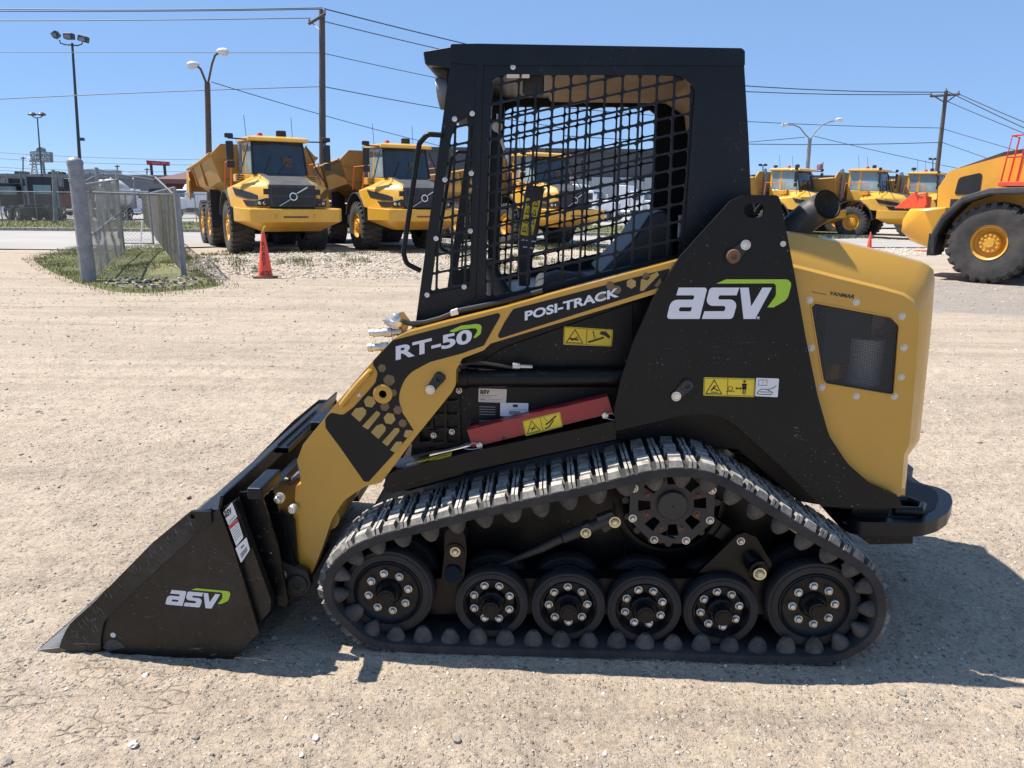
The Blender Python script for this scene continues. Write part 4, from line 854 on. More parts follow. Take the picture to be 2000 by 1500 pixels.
for nm, tl, bl, br_, tr2 in LBQ:
    q = Z5([bl, br_, tr2, tl])
    if nm == 'danger_label': o = decal('danger_label', q, B0 - .0118, 'white_label', BK, asp=.6, strokes=[([(.03, .9), (.57, .9)], .16, 1)] + [([(.06, .72 - .1 * i), (.54, .72 - .1 * i)], .03, 2) for i in range(6)], mats=('ink_red', 'ink_grey'), label='white and red danger label')
    elif nm == 'barcode_label': o = decal('barcode_label', q, B0 - .0118, 'white_label', BK, asp=.7, strokes=[([(.15 + .05 * i, .15), (.15 + .05 * i, .45)], .025, 1) for i in range(9)] + [([(.3, .7), (.45, .7)], .1, 1)], mats=('ink',))
    else:
        o = decal('maker_label', q, B0 - .0118, 'white_label', BK, asp=.8, strokes=[([(.1, .2), (.7, .2)], .03, 2), ([(.1, .12), (.7, .12)], .03, 2)], mats=('ink', 'ink_grey'))
        text('logo_lettering', 'asv', Z5([(1018, 676), (1054, 650), (1046, 618), (1010, 640)]), B0 - .0126, 'ink', BK, .03)
for f_ in ((.36, .0), (.36, .55)): pass
# rear lip tube with the grip-toothed step and lock boxes
a = np.array(lp(*Z5([(1150, 560)])[0], .03)); a2 = np.array(lp(*Z5([(1240, 470)])[0], .03))
def zp(x, y, z):
    d = ray(x, y); t = (z - EYE) / d[2]; q = CAM + d * t - ORG; return (float(q @ AX), float(q @ AY), z)
mb = MB(); zt = .60
for (u, v, hw) in (((1100, 548), (1215, 405), 0), ((1185, 330), (1345, 180), 0)): pass
t0, t1 = zp(*Z5([(1140, 540)])[0], .615), zp(*Z5([(1235, 410)])[0], .615)
mb.box(((t0[0] + t1[0]) / 2 + .02, (t0[1] + t1[1]) / 2, .60), (.05, abs(t1[1] - t0[1]) * .8, .04)); put(mb, 'lock_box', 'cab_paint', BK, bevel=.008)
mb = MB(); t0, t1 = zp(*Z5([(1450, 190)])[0], .615), zp(*Z5([(1530, 110)])[0], .615)
mb.box((t0[0] + .02, (t0[1] + t1[1]) / 2 + .02, .60), (.05, .2, .04)); put(mb, 'lock_box', 'cab_paint', BK, bevel=.008)
tA, tB = lp(*Z5([(975, 612)])[0], B0), None
mb = MB(); mb.prism([(tA[0] - .004, B0 + .004, tA[2] - .03), (tA[0] + .006, B0 + .004, tA[2] - .03), (tA[0] + .022, B0 + .004, tA[2] + .035), (tA[0] + .012, B0 + .004, tA[2] + .035)], (0, BW - .008, 0)); put(mb, 'back_rail', 'black_paint', BK, bevel=.002)
mb = MB()
yy = .48
while yy < .98:
    mb.hull([(tA[0] + .016, yy, tA[2] + .034), (tA[0] + .026, yy, tA[2] + .034), (tA[0] + .016, yy + .012, tA[2] + .034), (tA[0] + .026, yy + .012, tA[2] + .034), (tA[0] + .021, yy + .006, tA[2] + .046)])
    mb.hull([(tA[0] + .050, yy, tA[2] + .030), (tA[0] + .060, yy, tA[2] + .030), (tA[0] + .050, yy + .012, tA[2] + .030), (tA[0] + .060, yy + .012, tA[2] + .030), (tA[0] + .055, yy + .006, tA[2] + .043)]); yy += .022
mb.bb((tA[0] + .012, .46, tA[2] + .012), (tA[0] + .066, .99, tA[2] + .032)); put(mb, 'toothed_step', 'black_paint', BK, smooth=0)
# attachment plate behind the bucket
qa = [lp(*Z5([q])[0], .30) for q in ((1180, 540), (1350, 1100))]
mb = MB(); q0, q1 = np.array(lp(*Z5([(1215, 560)])[0], .06)), np.array(lp(*Z5([(1375, 1090)])[0], .06))
for (ya, yb) in ((.10, .45), (.93, 1.28)):
    mb.prism([(q0[0] - .02, ya, q0[2]), (q0[0] + .02, ya, q0[2] + .01), (q1[0] + .02, ya, q1[2]), (q1[0] - .02, ya, q1[2])], (0, yb - ya, 0))
mb.prism([(q0[0] - .02, .45, q0[2] - .03), (q0[0] + .015, .45, q0[2] - .03), (q1[0] - .02, .45, q1[2] + .06), (q1[0] - .05, .45, q1[2] + .06)], (0, .5, 0))
for ya in (.115, .17, 1.20, 1.25): mb.prism([lp(*p, ya) for p in Z5([(1205, 545), (1340, 650, 10), (1380, 690), (1410, 1080), (1400, 1110), (1330, 1120)])], (0, .012, 0))
QA = put(mb, 'attachment_plate', 'black_paint', bevel=.003)
for ya in (.26, 1.12):
    mb = MB(); a = Vector(lp(*ZA([(600, 560)])[0], .26)); b = Vector(lp(*ZA([(448, 700)])[0], .26)); a.y = b.y = ya; mb.cyl(a, b, .012, 14); k = put(mb, 'tilt_cylinder_rod', 'rod_steel', QA); mb = MB(); mb.cyl(a, a + (a - b) * 2, .028, 18); put(mb, 'tilt_cylinder', 'black_paint', QA)
    mb = MB(); mb.cyl((b.x, ya - .03, b.z), (b.x, ya + .03, b.z), .022, 18); put(mb, 'clevis', 'zinc', QA)
c = lp(*ZA([(452, 732)])[0], .10); mb = MB(); mb.lathe([(0, -.02), (.010, -.018), (.014, -.01), (.010, 0), (.018, 0), (.018, .014)], c, 'y', 16); put(mb, 'pin_knob', 'zinc', QA)
c = lp(*ZA([(538, 795)])[0], .12); mb = MB(); mb.lathe([(0, -.012), (.012, -.012), (.016, -.006), (.016, .01)], c, 'y', 16); put(mb, 'pin_knob', 'zinc', QA)
mb = MB(); mb.prism(LP(ZA([(555, 655, 8), (585, 640, 4), (590, 700), (570, 735, 4), (548, 740, 4)]), .16), (0, .05, 0)); put(mb, 'arm_stop', 'gold', bevel=.004)

scuffs(TWS, [((1553, 830), (1562, 856), 6), ((1550, 850), (1580, 862), 3)], .1238, 16, .1, 'scuff', 8, 16)
scuffs(TWS, [((1300, 640), (1420, 720), 60), ((1230, 700), (1225, 800), 14), ((1440, 830), (1600, 980), 8)], .1238, 36, -.9, 'scuff', 9, 6)
# ================================================================== GROUND
def vnoise(x, y, seed=0):
    xi = np.floor(x).astype(np.int64); yi = np.floor(y).astype(np.int64); xf = x - xi; yf = y - yi
    def h(a, b):
        n = (a * 374761393 + b * 668265263 + seed * 974711) & 0xffffffff; n = ((n ^ (n >> 13)) * 1274126177) & 0xffffffff; return ((n ^ (n >> 16)) & 0xffff) / 65535.0
    u = xf * xf * (3 - 2 * xf); v = yf * yf * (3 - 2 * yf)
    return (h(xi, yi) * (1 - u) + h(xi + 1, yi) * u) * (1 - v) + (h(xi, yi + 1) * (1 - u) + h(xi + 1, yi + 1) * u) * v
def grow(start, step, lim, k):
    out = [start]; s = step
    while abs(out[-1]) < lim: out.append(out[-1] + s); s *= k
    return out
gx = np.arange(-4.2, 4.2001, .014); gx = np.array(sorted([-v for v in grow(4.2, .02, 1500, 1.06)[1:]] + list(gx) + grow(4.2, .02, 1500, 1.06)[1:]))
gy = np.concatenate([[-60, -20, -6, -2, 0, .6, 1.1], np.arange(1.3, 5.2, .014), grow(5.2, .016, 2600, 1.016)[0:]])
X, Y = np.meshgrid(gx, gy)
def fade(d0, d1): return np.clip((d1 - np.hypot(X, Y)) / (d1 - d0), 0, 1)
def island(X, Y, Z=None):              # 1 inside the grass island round the fence
    a = np.clip(1 - np.hypot((X + 10.0) / 4.4, (Y - 18.0) / 5.2) ** 3, 0, 1); return a
Z = .018 * (vnoise(X * .7, Y * .7, 1) - .5) + .012 * (vnoise(X * 2.1, Y * 2.1, 2) - .5)
Z += fade(9, 16) * (.016 * (vnoise(X * 7, Y * 7, 3) - .5) + .011 * (vnoise(X * 19, Y * 19, 4) - .5))
Z += fade(5, 9) * (.0060 * (np.maximum(vnoise(X * 42, Y * 42, 5), .42) - .42) * 2 + .0030 * (vnoise(X * 70, Y * 70, 6) - .5))
# tyre chevron prints, front left
u = (X + 1.55) * .96 + (Y - 2.15) * .25; v = (Y - 2.15) * .96 - (X + 1.55) * .25
m_ = np.clip(1 - (np.abs(u) / 1.15) ** 6, 0, 1) * np.clip(1 - (np.abs(v) / .34) ** 4, 0, 1)
ph = (u + .45 * np.abs((v * 3.3) % 1.0 - .5) + .02 * (vnoise(X * 12, Y * 12, 9) - .5)) * 14.0
gr = np.clip(1 - np.abs((ph % 1.0) - .5) / .10, 0, 1) * (vnoise(X * 5, Y * 5, 11) > .35)
pass
# long shallow ruts across the yard
Z += fade(14, 22) * .014 * np.sin((Y + .22 * X + .5 * vnoise(X * .3, Y * .3, 12)) * 5.5) * np.clip(vnoise(X * .25, Y * .6, 13) - .3, 0, 1) * np.clip((Y - 4) / 3, 0, 1)
# stony bank in front of the parked trucks, left
bank = np.clip(1 - ((Y - 18.5 - .05 * (X + 4)) / 3.2) ** 2, 0, 1) * np.clip((X + 9.0) / 2.5, 0, 1) * np.clip((2.5 - X) / 3, 0, 1)
Z += .16 * bank * (.6 + .8 * vnoise(X * .9, Y * .9, 14)) + .05 * bank * vnoise(X * 4, Y * 4, 15)
near = np.clip(1 - np.hypot((X - .25) / 1.7, (Y - 2.9) / 1.1) ** 4, 0, 1)
Z = Z * (1 - .55 * near) - .004 * near
_lx = (X - ORG[0]) * AX[0] + (Y - ORG[1]) * AX[1]; _ly = (X - ORG[0]) * AY[0] + (Y - ORG[1]) * AY[1]
for c_ in (.14, 1.24):               # the tracks have pressed themselves into the loose top
    t_ = np.clip((1.05 - np.abs(_lx / .86)) * 9, 0, 1) * np.clip((.20 - np.abs(_ly - c_)) / .05, 0, 1); Z = Z * (1 - t_) + .009 * t_ + t_ * .006 * (vnoise(X * 30, Y * 30, 17) - .5)
Z[Y > 24] *= np.clip(1 - (Y[Y > 24] - 24) / 10, 0, 1)
t_ = np.clip((.52 - np.abs(_lx + 1.45)) * 12, 0, 1) * np.clip((.72 - np.abs(_ly - .65)) * 14, 0, 1); Z = Z * (1 - t_) + t_ * (-.001 + .004 * (vnoise(X * 30, Y * 30, 18) - .5))
ny, nx = X.shape
V = np.stack([X.ravel(), Y.ravel(), Z.ravel()], 1)
idx = np.arange(nx * ny).reshape(ny, nx); Q = np.stack([idx[:-1, :-1].ravel(), idx[:-1, 1:].ravel(), idx[1:, 1:].ravel(), idx[1:, :-1].ravel()], 1)
def np_mesh(name, V, Q, mats, smooth=True, midx=None):
    me = bpy.data.meshes.new(name); k = Q.shape[1]
    me.vertices.add(len(V)); me.vertices.foreach_set('co', V.astype(np.float32).ravel())
    me.loops.add(Q.size); me.loops.foreach_set('vertex_index', Q.astype(np.int32).ravel())
    me.polygons.add(len(Q)); me.polygons.foreach_set('loop_start', np.arange(0, Q.size, k, dtype=np.int32)); me.polygons.foreach_set('loop_total', np.full(len(Q), k, dtype=np.int32))
    for m in mats: me.materials.append(M[m])
    if midx is not None: me.polygons.foreach_set('material_index', midx.astype(np.int32))
    me.polygons.foreach_set('use_smooth', np.full(len(Q), smooth)); me.update(calc_edges=True)
    o = bpy.data.objects.new(name, me); link(o); return o
def gz(x, y):
    j = np.clip(np.searchsorted(gx, x) - 1, 0, nx - 2); i = np.clip(np.searchsorted(gy, y) - 1, 0, ny - 2)
    fx = (x - gx[j]) / (gx[j + 1] - gx[j]); fy = (y - gy[i]) / (gy[i + 1] - gy[i])
    return (Z[i, j] * (1 - fx) + Z[i, j + 1] * fx) * (1 - fy) + (Z[i + 1, j] * (1 - fx) + Z[i + 1, j + 1] * fx) * fy
gm = mat('yard_dirt', (.5, .42, .33), .95)
n = gm.node_tree.nodes; l = gm.node_tree.links; n.clear()
out = n.new('ShaderNodeOutputMaterial'); b = n.new('ShaderNodeBsdfPrincipled'); l.new(b.outputs[0], out.inputs[0]); b.inputs['Roughness'].default_value = .95; b.inputs['Specular IOR Level'].default_value = .15
tc = n.new('ShaderNodeTexCoord')
def N_(s, det=5, r=.6, dist=0, sc=None):
    t = n.new('ShaderNodeTexNoise'); t.inputs['Scale'].default_value = s; t.inputs['Detail'].default_value = det; t.inputs['Roughness'].default_value = r; t.inputs['Distortion'].default_value = dist
    if sc:
        mp = n.new('ShaderNodeMapping'); mp.inputs['Scale'].default_value = sc; mp.inputs['Rotation'].default_value = (0, 0, R(-8)); l.new(tc.outputs['Object'], mp.inputs[0]); l.new(mp.outputs[0], t.inputs[0])
    else: l.new(tc.outputs['Object'], t.inputs[0])
    return t.outputs[0]
def MR(s, a, b_, lo=0., hi=1.):
    r_ = n.new('ShaderNodeMapRange'); l.new(s, r_.inputs[0])
    for i, v_ in enumerate((a, b_, lo, hi)): r_.inputs[i + 1].default_value = v_
    return r_.outputs[0]
def MX(f, a, c, typ='MIX'):
    x = n.new('ShaderNodeMix'); x.data_type = 'RGBA'; x.blend_type = typ
    for i, v_ in ((0, f), (6, a), (7, c)):
        if isinstance(v_, bpy.types.NodeSocket): l.new(v_, x.inputs[i])
        elif i == 0: x.inputs[0].default_value = v_
        else: x.inputs[i].default_value = (*v_[:3], 1)
    return x.outputs[2]
def MM(op, a, b_):
    x = n.new('ShaderNodeMath'); x.operation = op
    for i, v_ in enumerate((a, b_)):
        if isinstance(v_, bpy.types.NodeSocket): l.new(v_, x.inputs[i])
        else: x.inputs[i].default_value = v_
    return x.outputs[0]
c = MX(MR(N_(.8, 7, .68), .38, .62), (.47, .373, .275), (.315, .248, .187))
c = MX(MR(N_(.55, 6, .66, .4, (.30, 2.2, 1)), .42, .66, 0, .8), c, (.53, .425, .315))
c = MX(MR(N_(1.1, 6, .7, .3, (.22, 2.6, 1)), .50, .66, 0, .75), c, (.232, .184, .142))
c = MX(MR(N_(.5, 3, .6, .2, (.12, 6.5, 1)), .56, .68, 0, .6), c, (.25, .198, .152))
c = MX(MR(N_(7, 6, .75), .46, .68, 0, .5), c, (.26, .20, .15))
c = MX(MR(N_(42, 5, .75), .40, .66, 0, .6), c, (.60, .50, .385))
c = MX(MR(N_(75, 4, .75), .55, .67, 0, .5), c, (.15, .12, .095))
# crushed-stone speckle, two sizes
def speck(scale, thr, c, dark, light, amt):
    v1 = n.new('ShaderNodeTexVoronoi'); v1.inputs['Scale'].default_value = scale; l.new(tc.outputs['Object'], v1.inputs['Vector'])
    sep = n.new('ShaderNodeSeparateColor'); l.new(v1.outputs['Color'], sep.inputs[0])
    k = MM('MULTIPLY', MM('GREATER_THAN', sep.outputs[0], thr), MR(v1.outputs['Distance'], .28, .42, amt, 0))
    return MX(k, c, MX(sep.outputs[1], dark, light)), v1.outputs['Distance'], k
c, d1, k1 = speck(55, .62, c, (.17, .14, .115), (.56, .49, .41), .85)
c, d2, k2 = speck(140, .45, c, (.19, .155, .125), (.62, .55, .46), .7)
# grey crushed-asphalt lane, far right; whiter gravel toward the right-hand trucks and the left bank
sx = n.new('ShaderNodeSeparateXYZ'); l.new(tc.outputs['Object'], sx.inputs[0])
wob = N_(.5, 3, .6)
ly = MM('ADD', MM('SUBTRACT', sx.outputs[1], MM('MULTIPLY', sx.outputs[0], -.30)), MM('MULTIPLY', wob, 2.5))
lane = MM('MULTIPLY', MR(ly, 13.5, 14.5), MR(ly, 19.5, 20.5, 1, 0)); lane = MM('MULTIPLY', lane, MR(sx.outputs[0], 3.5, 5.5)); lane = MM('MULTIPLY', lane, MR(N_(3, 4, .7), .3, .6, .45, .8))
c = MX(lane, c, (.27, .245, .225))
dirty = MM('MULTIPLY', MR(sx.outputs[1], 22, 27), .7); c = MX(dirty, c, (.47, .41, .34))
# dried tyre-print cracks, front left
pc0, pc1, pc2 = gp(0, 1375), gp(560, 1345), gp(250, 1300)
mp = n.new('ShaderNodeMapping'); mp.inputs['Rotation'].default_value = (0, 0, R(24)); mp.inputs['Scale'].default_value = (11, 24, 1); l.new(tc.outputs['Object'], mp.inputs[0])
va = n.new('ShaderNodeVectorMath'); va.operation = 'ADD'; l.new(mp.outputs[0], va.inputs[0]); nv = n.new('ShaderNodeTexNoise'); nv.inputs['Scale'].default_value = 9; l.new(tc.outputs['Object'], nv.inputs[0]); vs_ = n.new('ShaderNodeVectorMath'); vs_.operation = 'SCALE'; vs_.inputs['Scale'].default_value = .9; l.new(nv.outputs['Color'], vs_.inputs[0]); l.new(vs_.outputs[0], va.inputs[1])
ve = n.new('ShaderNodeTexVoronoi'); ve.voronoi_dimensions = '2D'; ve.feature = 'DISTANCE_TO_EDGE'; ve.inputs['Scale'].default_value = 1.0; l.new(va.outputs[0], ve.inputs['Vector'])
crk = MR(ve.outputs['Distance'], .01, .09, .9, 0)
wy = MM('ADD', sx.outputs[1], MM('MULTIPLY', N_(2.5, 3, .6), .5))
msk = MM('MULTIPLY', MM('MULTIPLY', MR(sx.outputs[0], -1.0, -.75, 1, 0), MR(wy, float(pc0[1]) + .0, float(pc0[1]) + .12)), MR(wy, float(pc2[1]) + .42, float(pc2[1]) + .55, 1, 0))
msk = MM('MULTIPLY', msk, MR(N_(5, 3, .6), .44, .60)); crk = MM('MULTIPLY', crk, msk)
c = MX(MM('MULTIPLY', crk, .28), c, (.16, .12, .09))
l.new(c, b.inputs['Base Color'])
bp = n.new('ShaderNodeBump'); bp.inputs['Strength'].default_value = 1.0; bp.inputs['Distance'].default_value = .013
hsum = MM('ADD', MM('MULTIPLY', N_(38, 6, .72), 1.1), MM('ADD', MM('MULTIPLY', k1, .45), MM('MULTIPLY', k2, .25)))
hsum = MM('ADD', hsum, MM('MULTIPLY', N_(9, 3, .6), .8))
hsum = MM('SUBTRACT', hsum, MM('MULTIPLY', crk, .6))
l.new(hsum, bp.inputs['Height']); l.new(bp.outputs[0], b.inputs['Normal'])
GO = np_mesh('ground', V, Q, ['yard_dirt']); GO['kind'] = 'structure'

# loose stones: one mesh of many small, irregular pebbles
ico_v = []; t = (1 + 5 ** .5) / 2
for a in ((-1, t, 0), (1, t, 0), (-1, -t, 0), (1, -t, 0), (0, -1, t), (0, 1, t), (0, -1, -t), (0, 1, -t), (t, 0, -1), (t, 0, 1), (-t, 0, -1), (-t, 0, 1)): ico_v.append(np.array(a) / math.hypot(1, t))
ico_v = np.array(ico_v); ico_f = np.array([(0, 11, 5), (0, 5, 1), (0, 1, 7), (0, 7, 10), (0, 10, 11), (1, 5, 9), (5, 11, 4), (11, 10, 2), (10, 7, 6), (7, 1, 8), (3, 9, 4), (3, 4, 2), (3, 2, 6), (3, 6, 8), (3, 8, 9), (4, 9, 5), (2, 4, 11), (6, 2, 10), (8, 6, 7), (9, 8, 1)])
def pebbles(name, px, py, size, mats, flat=.6):
    K = len(px); P = ico_v[None] * (1 + .28 * rng.standard_normal((K, 12, 1))); sc = size[:, None] * np.stack([np.ones(K), rng.uniform(.6, .95, K), rng.uniform(.45, .75, K) * flat / .6], 1)
    P = P * sc[:, None, :]; a = rng.uniform(0, 6.28, K); ca, sa = np.cos(a)[:, None], np.sin(a)[:, None]
    x = P[..., 0] * ca - P[..., 1] * sa; y = P[..., 0] * sa + P[..., 1] * ca
    zz = P[..., 2] + gz(px, py)[:, None] + size[:, None] * .18
    V_ = np.stack([x + px[:, None], y + py[:, None], zz], -1).reshape(-1, 3); F_ = (ico_f[None] + 12 * np.arange(K)[:, None, None]).reshape(-1, 3)
    o = np_mesh(name, V_, F_, mats, False, np.repeat(rng.choice(len(mats), K, p=[.35, .45, .20] if len(mats) == 3 else None), 20)); return o
K = 60000; yy = 1.45 + rng.random(K) ** 1.35 * 15; xx = (rng.random(K) * 2 - 1) * (yy * .74 + .5); sz = .0011 + rng.gamma(1.0, .0014, K) * (.75 + yy * .15); sz = np.minimum(sz, .022)
dens = vnoise(xx * .8, yy * .8, 21) * .6 + vnoise(xx * 3, yy * 3, 22) * .6; keep = dens > .42
tag(pebbles('gravel', xx[keep], yy[keep], sz[keep], ['stone_a', 'stone_b', 'stone_c']), kind='stuff')
K = 9000; xx = rng.uniform(-8, 3, K); yy = rng.uniform(15.2, 23, K); sz = rng.uniform(.012, .04, K); keep = (vnoise(xx * .7, yy * .7, 31) > .3) 
tag(pebbles('bank_gravel', xx[keep], yy[keep], sz[keep], ['stone_a', 'stone_a', 'stone_c']), kind='stuff')
K = 3500; xx = rng.uniform(7, 26, K); yy = rng.uniform(24, 36, K); sz = rng.uniform(.015, .05, K)
tag(pebbles('yard_edge_gravel', xx, yy, sz, ['stone_a', 'stone_c', 'stone_c']), kind='stuff')
# a few single stones one can point at
def rock(px_, py_, r_, m, label, seed):
    q = gp(px_, py_); rg = np.random.default_rng(seed); bm = bmesh.new(); bmesh.ops.create_icosphere(bm, subdivisions=2, radius=r_)
    for v_ in bm.verts: v_.co *= 1 + .16 * float(rg.standard_normal()) * .8; v_.co.z *= .62
    me = bpy.data.meshes.new('stone'); bm.to_mesh(me); bm.free(); me.materials.append(M[m]); o = bpy.data.objects.new('stone', me); link(o); o.location = (q[0], q[1], float(gz(np.array([q[0]]), np.array([q[1]]))[0]) + r_ * .25); tag(o, label, 'stone')
rock(535, 1246, .012, 'stone_b', 'dark pebble in the shade just behind the bucket heel', 1)
rock(382, 1439, .010, 'stone_b', 'small dark angular stone alone in the bottom foreground', 2)
rock(262, 1463, .014, 'stone_c', 'white chalky stone near the bottom edge left of the dark one', 3)
rock(14, 1493, .014, 'stone_b', 'grey stone in the bottom left corner', 4)
rock(617, 1442, .011, 'stone_c', 'white stone lying below the front of the track', 5)
rock(893, 1447, .012, 'stone_b', 'grey flat pebble at the bottom below the second road wheel', 6)
rock(1797, 845, .022, 'stone_b', 'brown stone on the dirt right of the gold hood', 7)
rock(72, 956, .014, 'stone_b', 'greenish grey stone left of the bucket', 8)
rock(1985, 1380, .014, 'stone_b', 'dark clod right of the shadow at the lower right', 9)
# ================================================================== ROADS, GRASS, FENCES
def sheet(name, pts, z, m, kind='structure', th=0):
    mb = MB(); mb.poly([(x, y, z) for x, y in pts]) if not th else mb.prism([(x, y, z - th) for x, y in pts], (0, 0, th))
    o = mb.build(name, m, smooth=0, fix=bool(th)); o['kind'] = kind; return o
def G(x, y): return gp(x, y)[:2]
r0, r1, r2, r3 = G(-60, 486), G(470, 482), G(470, 453), G(-60, 455)
sheet('road', [(-60, 22.5), (-12, 22.6), (-9, 25.3), (-1, 27.0), (17, 29), (17, 36.9), (-60, 33.2)], .035, 'concrete')
sheet('road_kerb', [(-60, 33.2), (17, 36.9), (17, 37.2), (-60, 33.5)], .17, 'kerb', th=.18)
sheet('verge', [(-60, 33.5), (17, 37.2), (19, 52), (-60, 45)], .12, 'turf')
sheet('far_lot', [(-200, 45), (-60, 45), (20, 52.2), (300, 75), (300, 300), (-200, 300)], .10, 'concrete')
# grass island at the fence: a low turf mound with grass blades
isl = []
for px_, py_ in [(62, 510), (90, 530), (150, 556), (215, 572), (290, 575), (360, 570), (440, 560), (420, 545), (380, 520), (362, 488), (300, 478), (240, 484), (170, 482), (120, 492), (80, 500)]: isl.append(G(px_, py_))
cx, cy = np.mean(isl, 0); mb = MB(); rings = []
for k, h in ((1.0, -.05), (.96, .005), (.85, .03), (.5, .05), (.2, .05)): rings.append([(cx + (x - cx) * k, cy + (y - cy) * k, h + float(gz(np.array([cx + (x - cx) * k]), np.array([cy + (y - cy) * k]))[0])) for x, y in isl])
mb.ring(rings, True, False); mb.poly(rings[-1]); mb.build('grass_island', 'turf')['kind'] = 'structure'
def blades(name, px, py, h, wd, mats, z0=0.03, p=None):
    K = len(px); a = rng.uniform(0, 6.28, K); lean = rng.uniform(-.5, .5, (K, 2)) * h[:, None]
    zz = gz(px, py) + z0; dx, dy = np.cos(a) * wd, np.sin(a) * wd
    V_ = np.stack([np.stack([px - dx, py - dy, zz], 1), np.stack([px + dx, py + dy, zz], 1), np.stack([px + lean[:, 0], py + lean[:, 1], zz + h], 1)], 1).reshape(-1, 3)
    return np_mesh(name, V_, np.arange(3 * K).reshape(-1, 3), mats, False, rng.choice(len(mats), K))
def inpoly(x, y, P):
    c = np.zeros(len(x), bool); j = len(P) - 1
    for i in range(len(P)):
        c ^= ((P[i][1] > y) != (P[j][1] > y)) & (x < (P[j][0] - P[i][0]) * (y - P[i][1]) / (P[j][1] - P[i][1] + 1e-12) + P[i][0]); j = i
    return c
A = np.array(isl); K = 90000; xx = rng.uniform(A[:, 0].min() - .5, A[:, 0].max() + .5, K); yy = rng.uniform(A[:, 1].min() - .5, A[:, 1].max() + .5, K)
soil = [G(*p) for p in ((195, 558), (230, 548), (300, 549), (355, 543), (410, 552), (360, 566), (250, 568))]
isl_o = [(cx + (x - cx) * 1.12, cy + (y - cy) * 1.10) for x, y in isl]
k_ = (inpoly(xx, yy, isl) | (inpoly(xx, yy, isl_o) & (rng.random(K) < .25))) & ~(inpoly(xx, yy, soil) & (rng.random(K) > .08)) & (vnoise(xx * 2, yy * 2, 41) + rng.random(K) * .7 > .5)
tag(blades('grass', xx[k_], yy[k_], rng.uniform(.02, .07, k_.sum()), .006, ['blade', 'blade', 'blade_dry', 'blade_dry']), kind='stuff')
K = 26000; xx = rng.uniform(-60, 16, K); yy = 33.8 + rng.random(K) * 14; 
soilx = rng.uniform(A[:, 0].min(), A[:, 0].max(), 9000); soily = rng.uniform(A[:, 1].min() - .4, A[:, 1].max(), 9000); ks = inpoly(soilx, soily, soil)
so = pebbles('soil_clods', soilx[ks], soily[ks], rng.uniform(.012, .045, ks.sum()), ['soil', 'stone_b', 'stone_a']); so.location.z = .045; tag(so, kind='stuff')
tag(blades('verge_grass', xx, yy, rng.uniform(.05, .16, K), .02, ['blade', 'blade_dry'], .10), kind='stuff')
# weeds on the stony bank
cxs = rng.uniform(-8.5, 3.5, 260); cys = rng.uniform(15.4, 23.5, 260); kk = vnoise(cxs * .8, cys * .8, 51) > .42; cxs, cys = cxs[kk], cys[kk]
xx = np.repeat(cxs, 34) + rng.standard_normal(len(cxs) * 34) * .09; yy = np.repeat(cys, 34) + rng.standard_normal(len(cxs) * 34) * .11
tag(blades('weeds', xx, yy, rng.uniform(.03, .12, len(xx)), .011, ['blade', 'blade', 'blade_dry'], -.01), kind='stuff')
cxs = rng.uniform(-3, 9, 300); cys = rng.uniform(25, 31, 300); xx = np.repeat(cxs, 20) + rng.standard_normal(6000) * .15; yy = np.repeat(cys, 20) + rng.standard_normal(6000) * .15
tag(blades('roadside_weeds', xx, yy, rng.uniform(.04, .14, 6000), .02, ['blade', 'blade_dry'], 0), kind='stuff')

def fence_post(px_top, px_bot, r_, name, label, D=None, m='galvanised', cap=True, group=None, cat='post'):
    b = gp(*px_bot); Y = b[1]; t_ = wp(px_top[0], px_top[1], Y); b = b.copy(); mb = MB()
    o = thing(name, label, cat, (b[0], b[1], 0), 0, group); d = t_ - b
    mb.tube([(0, 0, -.1), (d[0], 0, d[2])], r_, 20); mb.build('post', m, o)
    mb = MB()
    if cap:
        q = Vector((d[0], 0, d[2])); mb.lathe([(r_ * 1.08, -.05), (r_ * 1.08, 0), (r_ * .98, .03), (r_ * .7, .06), (r_ * .35, .08), (0, .085)], q, 'z', 20); mb.build('cap', m, o)
        for f in (.30, .62, .85):
            mb = MB(); c = Vector((d[0] * f, 0, d[2] * f)); mb.lathe([(r_ * 1.01, -.03), (r_ * 1.07, -.028), (r_ * 1.07, .028), (r_ * 1.01, .03)], c, 'z', 20); mb.build('band', m, o)
    return o, t_, b
FP, ft, fb = fence_post((146, 316), (174, 552), .125, 'fence_post', 'thick grey steel gate post with a domed cap on the grass island')
